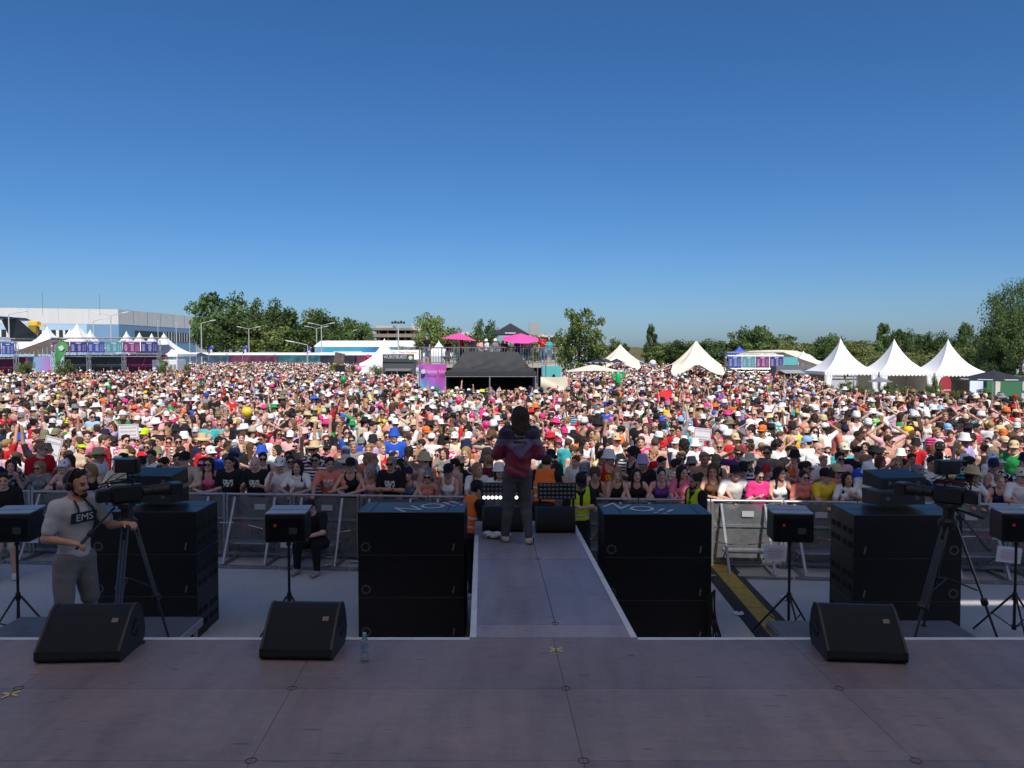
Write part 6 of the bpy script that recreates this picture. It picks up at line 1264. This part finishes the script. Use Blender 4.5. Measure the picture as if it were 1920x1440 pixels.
for (px, tp, D, lb) in ((297, 602, 140, 'thin flagpole left of the hangar end'), (331, 605, 150, 'thin flagpole at the hangar side'), (356, 610, 160, 'thin flagpole near the first tall tree')): c = thing('flagpole', lb, 'flagpole', (Xp(px, D), D, 0), 0, 'thin white flagpoles'); m = MB(); m.tube((0, 0, 0), (0, 0, Zp(tp, D)), .09, .06); m.build('pole', FRAME, c, 40); m = MB(); m.ball((0, 0, Zp(tp, D)), .1, 8, 6); m.build('cap', FRAME, c)
# ------------------------------------------------------------------ balloons, inflatables, held signs
def balloon(px, py, D, r, col, label, name='balloon'):
    p = at(px, py, D); t = thing(name, label, name, p, 0, 'balloons in the crowd'); m = MB(); m.lathe([(.001, -1.15 * r), (.15 * r, -1.08 * r), (.6 * r, -.75 * r), (.92 * r, -.25 * r), (r, .15 * r), (.85 * r, .6 * r), (.5 * r, .9 * r), (.001, r)], seg=16); m.build('skin', M('balloon_' + col.replace(' ', '_'), CLR[col], .25), t, 60); m = MB(); m.lathe([(.001, -1.12 * r), (.09 * r, -1.22 * r), (.001, -1.2 * r)], seg=8); m.build('knot', M('balloon_' + col.replace(' ', '_')), t)
balloon(860, 751, 28, .125, 'hot pink', 'pink balloon highest of three left of the singer'); balloon(885, 780, 24, .11, 'hot pink', 'pink balloon in the middle of three left of the singer'); balloon(912, 796, 22, .115, 'hot pink', 'pink balloon lowest of three left of the singer'); balloon(1083, 722, 40, .17, 'coral', 'coral ball in front of the railing'); balloon(1229, 719, 44, .14, 'coral', 'coral ball at the left in the mid crowd'); balloon(1258, 716, 44, .13, 'orange', 'orange ball among the mid crowd'); balloon(1289, 735, 36, .13, 'coral', 'coral ball right of the red umbrella'); balloon(644, 712, 48, .22, 'green', 'green balloon in the left mid crowd'); balloon(463, 773, 23.5, .17, 'yellow', 'yellow balloon in the left crowd'); balloon(690, 670, 82, .3, 'red', 'red balloon near the brown panel'); balloon(1224, 681, 100, .45, 'white', 'white balloon beside the pink fence banner'); balloon(672, 692, 60, .25, 'pink', 'pink balloon left of the white pagoda'); balloon(1598, 797, 24, .12, 'yellow', 'yellow ball in the right crowd')
p = at(1159, 712, 49); c = thing('inflatable_cactus', 'green inflatable cactus held over the crowd', 'inflatable', p); m = MB(); m.lathe([(.09, -.5), (.17, -.4), (.18, .2), (.15, .42), (.07, .53), (0, .55)], seg=12); m.build('stem', M('cactus_green', (.02, .42, .12), .35), c, 60)
for s, z in ((-1, -.02), (1, .1)): m = MB(); m.path([(s * .1, 0, z), (s * .26, 0, z + .02), (s * .34, 0, z + .12), (s * .35, 0, z + .34)], .09, 8); m.ball((s * .35, 0, z + .36), .09, 8, 6); m.build('arm', M('cactus_green'), c, 60)
def held_sign(px, py, D, w, h, rot, label, lines):
    p = at(px, py, D); t = thing('held_sign', label, 'sign', p, 0, 'cardboard signs held up in the crowd'); m = MB(); m.box((0, 0, 0), (w, .012, h), (0, rot, 0)); b = m.build('board', M('card_white', (.74, .72, .74), .7), t); k = MB()
    for (a, z, l_, q) in (((-1, 0, h, 0)), ((1, 0, h, 0))): k.box((a * (w / 2 - .018), -.009, 0), (.008, .004, h - .03))
    for a in (-1, 1): k.box((0, -.009, a * (h / 2 - .018)), (w - .03, .004, .008))
    o = k.build('border', M('marker_violet', (.12, .08, .16), .7), t); o.rotation_euler = (0, rot, 0); k = MB(); rng = random.Random(px)
    for j in range(lines):
        x = -w * .38
        while x < w * .36:
            l_ = w * (.03 + .04 * rng.random()); k.box((x + l_ / 2, -.009, h * (.26 - .5 * j / max(1, lines - 1)) + .0), (l_, .003, h * .13 * (.6 + .4 * rng.random()))); x += l_ + w * .025
    o = k.build('handwriting', M('marker_grey', (.45, .43, .46), .7), t); o.rotation_euler = (0, rot, 0); o['kind'] = 'stuff'
held_sign(241, 809, 17.4, .47, .33, -.04, 'white handwritten sign held up in the left crowd, landscape', 3); held_sign(98, 841, 15.9, .36, .48, .27, 'white handwritten sign tilted at the far left of the crowd', 2); held_sign(1317, 814, 17.6, .4, .28, .1, 'white handwritten sign held up right of the singer', 2); held_sign(1310, 832, 17.3, .22, .16, .12, 'small white sheet below the sign right of the singer', 2)
# ------------------------------------------------------------------ crowd: rows at the barrier as single people
SHIRT_W = [('white', 36), ('black', 21), ('light pink', 5), ('pink', 5), ('red', 8), ('hot pink', 4), ('blue', 3.5), ('light blue', 4), ('navy', 5), ('grey', 5), ('beige', 4), ('green', 2), ('yellow', 2), ('orange', 2), ('turquoise', 2), ('maroon', 2), ('purple', 1), ('lilac', 2), ('coral', 4), ('neon yellow', .7), ('cream', 4)]
HAT_W = [('white', 36), ('black', 22), ('straw', 9), ('cream', 7), ('light pink', 3), ('hot pink', 3), ('red', 4), ('blue', 2.5), ('navy', 4), ('grey', 4), ('yellow', 2), ('green', 1.5), ('orange', 1.5), ('neon yellow', .8), ('khaki', 3), ('light blue', 2), ('lilac', 1)]
def pick(rng, t): return rng.choices([a for a, _ in t], [b for _, b in t])[0]
def look(rng):
    sex = rng.choice('mf'); d = dict(sex=sex, shirt=pick(rng, SHIRT_W), skin=rng.choices(range(8), (20, 18, 16, 16, 8, 14, 2, 1.5))[0], hairc=rng.choices(list(HAIRC), (32, 34, 14, 12, 3, 3))[0], glasses=rng.random() < .5)
    d['kind'] = rng.choices(('tee', 'tank'), (8.5, 1.5) if sex == 'm' else (6, 4))[0]; d['hair'] = rng.choices(('short', 'curly', None), (8, 1, .7))[0] if sex == 'm' else rng.choices(('long', 'bun', 'pony', 'curly'), (6, 2, 3, 1))[0]
    d['hat'] = rng.choices((None, 'bucket', 'cap', 'straw', 'visor'), (64, 12, 17, 5, 2))[0]; d['hatc'] = pick(rng, HAT_W) if d['hat'] != 'straw' else rng.choice(('straw', 'straw', 'cream', 'black', 'brown'))
    d['pat'] = rng.choices((0, 1, 2, 3), (66, 9, 6, 19))[0]; d['two'] = rng.choice(('white', 'black', 'red', 'navy', 'hot pink', 'turquoise', 'yellow', 'white'))
    if d['two'] == d['shirt']: d['two'] = 'white' if d['shirt'] != 'white' else 'navy'
    d['pants'] = rng.choice(('denim', 'denim', 'black', 'white', 'beige', 'navy')); d['pkind'] = rng.choice(('shorts', 'shorts', 'jeans')); d['bare'] = d['sex'] == 'm' and rng.random() < .05
    if d['hat'] in ('cap', 'bucket', 'straw', 'beanie') and d['hair'] == 'curly': d['hair'] = 'short'
    if d['hat'] and d['hair'] == 'bun': d['hair'] = 'pony'
    return d
rng = random.Random(5)
GARM = dict(tee='t-shirt', tank='tank top', long='long shirt')
def describe(d, row, k):
    if d.get('bare'): a = 'shirtless person'
    else: a = f"person in {d['shirt']} {('patterned ' if d['pat'] == 1 else 'striped ' if d['pat'] == 2 else '')}{GARM[d['kind']]}"
    if d['hat']: b = f"{d['hatc'] if d['hatc'] != d['hat'] else ''} {dict(bucket='bucket hat', cap='cap', straw='brimmed hat', visor='visor', beanie='beanie')[d['hat']]}".strip()
    elif d['hair'] is None: b = 'bald head'
    else: b = f"{d['hairc']} hair"
    if len(f'{a} with {b}'.split()) > 10: a = a.replace('patterned ', '').replace('striped ', '')
    return f"{a} with {b}, {ordinal(k)} from left in {('front', 'second', 'third', 'fourth', 'fifth', 'sixth', 'seventh', 'eighth', 'ninth')[row]} row"
# front row read off the photograph: px, sex, shirt, kind, hair, hair colour, hat, hat colour, glasses, pose, pattern
FR = [(-25, 'm', 'navy', 'tee', 'short', 'dark', None, '', 1, 'down', 0), (8, 'f', 'black', 'tee', 'long', 'brown', None, '', 0, 'rail2', 1), (66, 'f', 'grey', 'tee', 'long', 'blond', None, '', 1, 'wave', 1), (112, 'f', 'light pink', 'tank', 'short', 'brown', 'cap', 'white', 0, 'rail', 0), (165, 'f', 'black', 'tank', 'long', 'blond', None, '', 0, 'rail3', 0), (212, 'f', 'cream', 'tee', None, 'blond', 'beanie', 'white', 0, 'rail2', 0), (262, 'm', 'grey', 'tee', 'short', 'dark', 'cap', 'black', 0, 'down', 0), (305, 'm', 'black', 'tee', 'short', 'dark', None, '', 1, 'rail3', 0), (343, 'm', 'beige', 'tee', 'short', 'dark', 'cap', 'black', 0, 'rail', 0), (385, 'f', 'pink', 'tank', 'long', 'brown', None, '', 1, 'rail', 0), (429, 'm', 'black', 'tee', 'short', 'dark', None, '', 0, 'down', 3), (478, 'm', 'black', 'tee', None, 'dark', None, '', 0, 'hold', 3), (556, 'f', 'white', 'tee', 'long', 'dark', None, '', 0, 'rail', 0), (520, 'm', 'white', 'tee', 'short', 'dark', 'cap', 'white', 0, 'face', 0), (614, 'm', 'coral', 'tee', 'short', 'dark', None, '', 0, 'rail2', 3), (655, 'f', 'black', 'tank', 'short', 'dark', 'cap', 'black', 0, 'rail', 0), (694, 'f', 'light pink', 'tank', 'long', 'grey', None, '', 0, 'rail3', 0), (733, 'm', 'black', 'tee', 'short', 'grey', None, '', 1, 'cross', 3), (764, 'f', 'denim', 'tank', 'short', 'brown', 'beanie', 'navy', 0, 'rail', 0), (800, 'f', 'coral', 'tank', 'short', 'grey', None, '', 1, 'rail', 0), (842, 'f', 'white', 'tank', 'short', 'dark', 'cap', 'black', 0, 'face', 0), (893, 'f', 'white', 'tee', 'long', 'blond', None, '', 0, 'rail2', 0), (932, 'f', 'white', 'tee', 'long', 'brown', 'bucket', 'white', 0, 'rail', 0), (975, 'm', 'navy', 'tee', 'short', 'dark', None, '', 0, 'rail', 0), (1045, 'f', 'light pink', 'tank', 'long', 'dark', None, '', 0, 'rail3', 0), (1116, 'f', 'black', 'tank', 'curly', 'light brown', None, '', 0, 'hold', 0), (1158, 'f', 'black', 'tank', 'long', 'blond', None, '', 0, 'face', 0), (1196, 'f', 'black', 'tank', 'long', 'dark', None, '', 0, 'rail', 0), (1242, 'f', 'purple', 'tank', 'bun', 'dark', None, '', 0, 'rail', 0), (1283, 'f', 'pink', 'tee', 'long', 'dark', None, '', 0, 'rail2', 0), (1338, 'f', 'brown', 'tank', 'long', 'light brown', None, '', 0, 'rail3', 0), (1381, 'm', 'white', 'tee', 'short', 'dark', 'cap', 'black', 0, 'rail', 0), (1424, 'f', 'hot pink', 'tee', 'bun', 'dark', None, '', 1, 'hold', 0), (1466, 'f', 'white', 'tank', 'long', 'dark', None, '', 0, 'rail2', 0), (1512, 'f', 'coral', 'tee', 'bun', 'dark', None, '', 1, 'rail', 0), (1552, 'm', 'yellow', 'tee', 'short', 'dark', 'cap', 'black', 0, 'rail2', 0), (1596, 'f', 'white', 'tee', 'long', 'dark', None, '', 0, 'rail', 3), (1640, 'm', 'white', 'tee', 'short', 'brown', 'bucket', 'white', 0, 'rail3', 0), (1685, 'f', 'black', 'tee', 'long', 'dark', None, '', 1, 'rail', 0), (1728, 'm', 'navy', 'tee', 'short', 'dark', 'cap', 'grey', 0, 'rail2', 0), (1792, 'm', 'maroon', 'tee', 'short', 'brown', 'straw', 'straw', 0, 'rail3', 3), (1832, 'f', 'white', 'tee', 'long', 'brown', 'straw', 'straw', 0, 'rail2', 0), (1886, 'f', 'navy', 'tank', 'bun', 'blond', None, '', 0, 'rail', 0), (1925, 'm', 'white', 'tee', 'short', 'brown', 'cap', 'cream', 1, 'rail', 0)]
FR.sort()
for k, (px, sex, sh, kd, hr, hc, ht, htc, gl_, po, pt) in enumerate(FR):
    x = Xp(px, 13.8); x = Xp(px, by(x) + .42); y = by(x) + .38 + (.06 if 'rail' in po else .0)
    if 'rail' in po or po in ('face', 'wave'): y += .12
    d = dict(sex=sex, shirt=sh, kind=kd, hair=hr, hairc=hc, hat=ht, hatc=htc or 'white', glasses=bool(gl_), pat=pt, two='grey' if pt == 1 else 'white', skin=rng.choice((0, 1, 2, 3, 5)))
    make_person((x, y, 0), rng.gauss(0, .12), po, pants=rng.choice(('denim', 'black', 'beige')), scale=1.0 + rng.gauss(0, .025) if sex == 'm' else .955 + rng.gauss(0, .025), label=describe(d, 0, k + 1), group='front row at the barrier', **d)
# further rows
ROWS = 7; WIDE = ['down', 'turn_l', 'turn_r', 'hold', 'drink', 'phone', 'shade', 'cross', 'down', 'turn_l', 'turn_r', 'drink', 'down', 'hold', 'cross', 'turn_l', 'turn_r', 'drink', 'down', 'hold', 'arm_up']
SPEC = {(1, 605): dict(sex='m', shirt='maroon', kind='tee', hair='short', hairc='dark', hat=None, hatc='white', glasses=True, pat=2, two='white', skin=2, pose='arm_up'), (3, 195): dict(sex='m', shirt='red', kind='tee', hair='short', hairc='light brown', hat=None, hatc='white', glasses=False, pat=0, two='white', skin=5, pose='down', rot=1.9, scale=1.1, bulk=1.25), (5, 728): dict(sex='m', shirt='blue', kind='tee', hair='short', hairc='brown', hat='bucket', hatc='blue', glasses=False, pat=3, two='white', skin=0, pose='down', rot=0.1, scale=1.1), (4, 1205): dict(sex='m', shirt='white', kind='tee', hair='short', hairc='light brown', hat=None, hatc='white', glasses=False, pat=0, two='white', skin=0, pose='hold', rot=2.8, bare=True, scale=1.06), (2, 1055): dict(sex='m', shirt='green', kind='tee', hair='short', hairc='brown', hat='cap', hatc='black', glasses=True, pat=0, two='white', skin=0, pose='drink', rot=.3), (2, 390): dict(sex='m', shirt='blue', kind='tee', hair='short', hairc='brown', hat='cap', hatc='white', glasses=True, pat=0, two='white', skin=0, pose='turn_l', rot=.2), (1, 1195): dict(sex='m', shirt='black', kind='tee', hair='short', hairc='dark', hat='bucket', hatc='lilac', glasses=False, pat=0, two='white', skin=2, pose='down', rot=0.), (2, 465): dict(sex='m', shirt='white', kind='tee', hair='short', hairc='dark', hat='bucket', hatc='blue', glasses=False, pat=0, two='white', skin=2, pose='down', rot=0.)}
for row in range(1, ROWS):
    off = .42 + .72 * row; ppl = []; x = -10.2 - .55 * row + (row % 2) * .27
    while True:
        x += .48 + rng.random() * .17
        y = by(x) + off + rng.gauss(0, .09)
        if x > .69 * y + .3: break
        if x < -.69 * y - .3: continue
        ppl.append((x, y))
    used = set()
    for (r_, px), s_ in SPEC.items():
        if r_ == row:
            j = min(range(len(ppl)), key=lambda i: abs(960 + ppl[i][0] / ppl[i][1] * FPX - px)); used.add(j); ppl[j] = (ppl[j][0], ppl[j][1], s_)
    vis = 0
    for k, q in enumerate(ppl):
        d = look(rng); po = rng.choice(WIDE); rot = rng.gauss(0, .45) + (rng.choice((0, 0, 0, 0, 0, 0, 1.4, -1.4, 2.9))); sc = (1.0 if d['sex'] == 'm' else .945) + rng.gauss(0, .035); bulk = 1.
        if len(q) == 3: d = dict(q[2]); po = d.pop('pose'); rot = d.pop('rot', 0.); sc = d.pop('scale', 1.); bulk = d.pop('bulk', 1.)
        make_person((q[0], q[1], 0), rot, po, scale=sc, bulk=bulk, label=describe(d, row, k + 1), group='standing rows behind the front row', **d)
# spectators on the viewing platform
for k, (px, pose, sh, hat, hc, seat) in enumerate(((801, 'drink', 'black', None, 'white', 0), (864, 'hold', 'red', None, 'black', .55), (884, 'turn_r', 'grey', None, 'black', .5), (899, 'hold', 'light pink', None, 'white', .6), (911, 'down', 'white', 'bucket', 'white', .65), (928, 'turn_l', 'grey', 'bucket', 'white', .6), (942, 'hold', 'maroon', None, 'black', .75), (949, 'hold', 'maroon', None, 'black', .8), (972, 'down', 'purple', None, 'white', .35), (988, 'drink', 'light pink', 'bucket', 'white', .35), (1017, 'turn_l', 'red', 'straw', 'straw', 0), (1030, 'down', 'turquoise', None, 'black', .5), (838, 'turn_r', 'maroon', None, 'black', .8))):
    d = look(random.Random(k + 70)); d.update(shirt=sh, hat=hat, hatc=hc, bare=False, pat=0, kind='tee')
    if d['hair'] is None: d['hair'] = 'short'
    make_person((Xp(px, 46.3), 46.35 + (.5 if seat else 0), FD + .002), rng.gauss(0, .5), pose, label=f"spectator in {sh} shirt, {ordinal(1 + sorted((801, 864, 884, 899, 911, 928, 942, 949, 972, 988, 1017, 1030, 838)).index(px))} from left on the viewing platform", group='spectators on the viewing platform', scale=(1.0 if not seat else 1 - .22 * seat), **d)

# ------------------------------------------------------------------ the rest of the crowd: one object, instanced from posed figures
def merged(pose, sex, kind, hair, hat, glasses, pk):
    J = skel(pose, sex); parts = []
    s = grid(J, .036, .019); torso(s, J); arms(s, J); legs(s, J); head(s, J); feet(s, J)
    for n_ in 'LR': hand(s, J, n_)
    V, Q = s.mesh(); fm_ = face_mi(V, Q, J); parts.append((V, Q, np.where(fm_ == 1, 5, 0)))
    if kind: parts.append((*shirt_vq(J, kind, .034), 1))
    parts.append((*pants_vq(J, pk, .038), 2))
    def hd(V): return V @ J['HR'].T + J['HC']
    if hair: V, Q = HV[hair]; parts.append((hd(V), Q, 3))
    if hat: m = hat_vq(hat); parts.append((hd(np.array(m.v)), m.f, 4))
    if glasses: m = glasses_mb(); parts.append((hd(np.array(m.v)), m.f, 5))
    vs = []; fs = []; mi = []; o = 0
    for V, Q, k in parts:
        vs.append(np.asarray(V)); n_ = len(V)
        fs += [tuple(int(i) + o for i in f) for f in Q]; mi += (list(k) if hasattr(k, '__len__') else [k] * len(Q)); o += n_
    me = bpy.data.meshes.new('crowd_figure'); me.from_pydata(np.concatenate(vs).tolist(), [], fs)
    for m in (SKIN, SHIRT, PANTS, HAIRM, HATM, GLASS): me.materials.append(m)
    me.polygons.foreach_set('material_index', np.array(mi, np.int32)); me.polygons.foreach_set('use_smooth', np.ones(len(fs), bool)); me.update(); return me
HV = {k: hair_vq(k, .019) for k in ('short', 'curly', 'long', 'bun', 'pony')}
tcol = bpy.data.collections.new('crowd_figures'); NTPL = 64; r2 = random.Random(3)
for k in range(NTPL):
    sex = 'mf'[k % 2]; pose = r2.choices(('down', 'turn_l', 'turn_r', 'hold', 'drink', 'phone', 'shade', 'cross', 'head', 'arm_up', 'arms_up'), (7, 6, 6, 6, 6, 2.2, 1.2, 2.5, .6, .9, .3))[0]
    hair = (r2.choices(('short', None, 'curly'), (8, 1, 1)) if sex == 'm' else r2.choices(('long', 'pony', 'bun', 'curly'), (6, 2, 2, 1)))[0]; hat = r2.choices((None, 'bucket', 'cap', 'straw', 'visor'), (65, 12, 16, 5, 2))[0]
    if hat and hair in ('curly', 'bun'): hair = 'long' if sex == 'f' else 'short'
    kind = r2.choices(('tee', 'tank', None), (8, 1.5, .35))[0] if sex == 'm' else r2.choices(('tee', 'tank'), (6, 4))[0]
    o = bpy.data.objects.new('figure_%03d' % k, merged(pose, sex, kind, hair, hat, r2.random() < .45, r2.choice(('shorts', 'shorts', 'jeans')))); tcol.objects.link(o)
def far(px):      # how deep the crowd reaches along each line of sight
    pts = [(-400, 80), (30, 80), (60, 80), (100, 83), (298, 84), (310, 92), (345, 130), (360, 160), (590, 162), (610, 146), (650, 146), (690, 90), (720, 72), (778, 72), (783, 43.2), (1064, 42.6), (1066, 150), (1080, 152), (1160, 152), (1260, 152), (1362, 120), (1366, 81), (1455, 78), (1500, 66), (1535, 56), (1575, 44), (1650, 41.5), (1750, 39), (1850, 36), (1920, 34), (2300, 30)]
    return float(np.interp(px, [p[0] for p in pts], [p[1] for p in pts]))
pos = []; y = by(0) + .45 + .72 * ROWS
while y < 160:
    sp = .57 + .001 * y; x = -.8 * y - 1 + rng.random() * sp
    while x < .8 * y + 1:
        px = 960 + x / y * FPX; X_ = x + rng.gauss(0, .17); Y_ = y + rng.gauss(0, .24) + BS * x * max(0, 1 - (y - 14) / 30)
        ok = Y_ < far(px)
        if ok and Y_ > 43.2 and 776 < px < 1064: ok = False
        if ok and Y_ > 72 and 694 < px <= 782: ok = False
        if ok and Y_ > 84 and px < 298: ok = False
        if ok and Y_ > 78 and 1366 < px: ok = False
        if ok and 1066 < px < 1152 and 42.9 < Y_ < 44.2: ok = False
        if ok and px > 1560 and y > 27 and rng.random() < .38 * min(1, (y - 27) / 12): ok = False
        if ok and y > 55 and rng.random() < .12: ok = False
        if ok and y > 20 and .5 + .5 * math.sin(x * .9 + 2.1 * math.sin(y * .5)) * math.sin(y * 1.1 + 1.7 * math.sin(x * .6)) > .8 + .1 * rng.random(): ok = False
        if ok: pos.append((X_, Y_, 0))
        x += sp * (.85 + .4 * rng.random())
    y += .64 + .0028 * y
for row in range(ROWS):
    for s in (-1, 1):
        x = s * (.7 * (by(0) + .72 * row) + .75)
        while abs(x) < .95 * (by(0) + .72 * row): pos.append((x, by(x) + .5 + .72 * row + rng.gauss(0, .1), 0)); x += s * (.5 + .2 * rng.random())
N = len(pos); print('CROWD', N)
cm = bpy.data.meshes.new('crowd'); cm.from_pydata(pos, [], []); co = obj('crowd', cm); tag(co, 'dense festival crowd in summer clothes and hats filling the square', 'crowd'); co['kind'] = 'stuff'; del co['category']
def put(name, typ, vals):
    a = cm.attributes.new(name, typ, 'POINT'); v = np.array(vals, np.int32 if typ == 'INT' else np.float32)
    a.data.foreach_set('color' if typ == 'FLOAT_COLOR' else 'vector' if typ == 'FLOAT_VECTOR' else 'value', v.ravel())
def cc(c, j=.12): s = 1 + rng.gauss(0, j); return [min(.9, max(.004, x * s)) for x in c] + [1.]
sh_ = [pick(rng, SHIRT_W) for _ in range(N)]
put('c_shirt', 'FLOAT_COLOR', [cc(CLR[s]) for s in sh_]); put('c_two', 'FLOAT_COLOR', [cc(CLR[rng.choice(('white', 'black', 'red', 'navy', 'hot pink', 'turquoise'))]) for _ in range(N)]); put('c_pants', 'FLOAT_COLOR', [cc(CLR[rng.choice(('denim', 'denim', 'black', 'white', 'beige', 'navy'))]) for _ in range(N)]); put('c_skin', 'FLOAT_COLOR', [cc(rng.choices(SKINS, (20, 18, 16, 16, 8, 14, 2, 1.5))[0], .08) for _ in range(N)]); put('c_hair', 'FLOAT_COLOR', [cc(HAIRC[rng.choices(list(HAIRC), (32, 34, 14, 12, 3, 3))[0]], .2) for _ in range(N)]); put('c_hat', 'FLOAT_COLOR', [cc(CLR[pick(rng, HAT_W)]) for _ in range(N)])
put('pat', 'FLOAT', [float(rng.choices((0, 1, 2, 3), (66, 9, 6, 19))[0]) for _ in range(N)]); put('ti', 'INT', [rng.randrange(NTPL) for _ in range(N)])
put('rot', 'FLOAT_VECTOR', [(0, 0, rng.gauss(0, .5) + rng.choice((0, 0, 0, 0, 0, 0, 1.5, -1.5, 3.1)) - .5 * p[0] / p[1]) for p in pos]); put('sc', 'FLOAT', [.985 + rng.gauss(0, .06) for _ in range(N)])
ng = bpy.data.node_groups.new('crowd_scatter', 'GeometryNodeTree'); ng.interface.new_socket('Geometry', in_out='INPUT', socket_type='NodeSocketGeometry'); ng.interface.new_socket('Geometry', in_out='OUTPUT', socket_type='NodeSocketGeometry')
gi = ng.nodes.new('NodeGroupInput'); go = ng.nodes.new('NodeGroupOutput'); ip = ng.nodes.new('GeometryNodeInstanceOnPoints'); ci = ng.nodes.new('GeometryNodeCollectionInfo'); ci.inputs['Collection'].default_value = tcol; ci.inputs['Separate Children'].default_value = True; ci.inputs['Reset Children'].default_value = True
def named(nm_, typ):
    q = ng.nodes.new('GeometryNodeInputNamedAttribute'); q.data_type = typ; q.inputs['Name'].default_value = nm_; return [s for s in q.outputs if s.enabled][0]
ip.inputs['Pick Instance'].default_value = True
L = ng.links.new; L(gi.outputs[0], ip.inputs['Points']); L(ci.outputs[0], ip.inputs['Instance']); L(named('ti', 'INT'), ip.inputs['Instance Index']); L(named('rot', 'FLOAT_VECTOR'), ip.inputs['Rotation']); L(named('sc', 'FLOAT'), ip.inputs['Scale']); L(ip.outputs[0], go.inputs[0])
md = co.modifiers.new('scatter', 'NODES'); md.node_group = ng
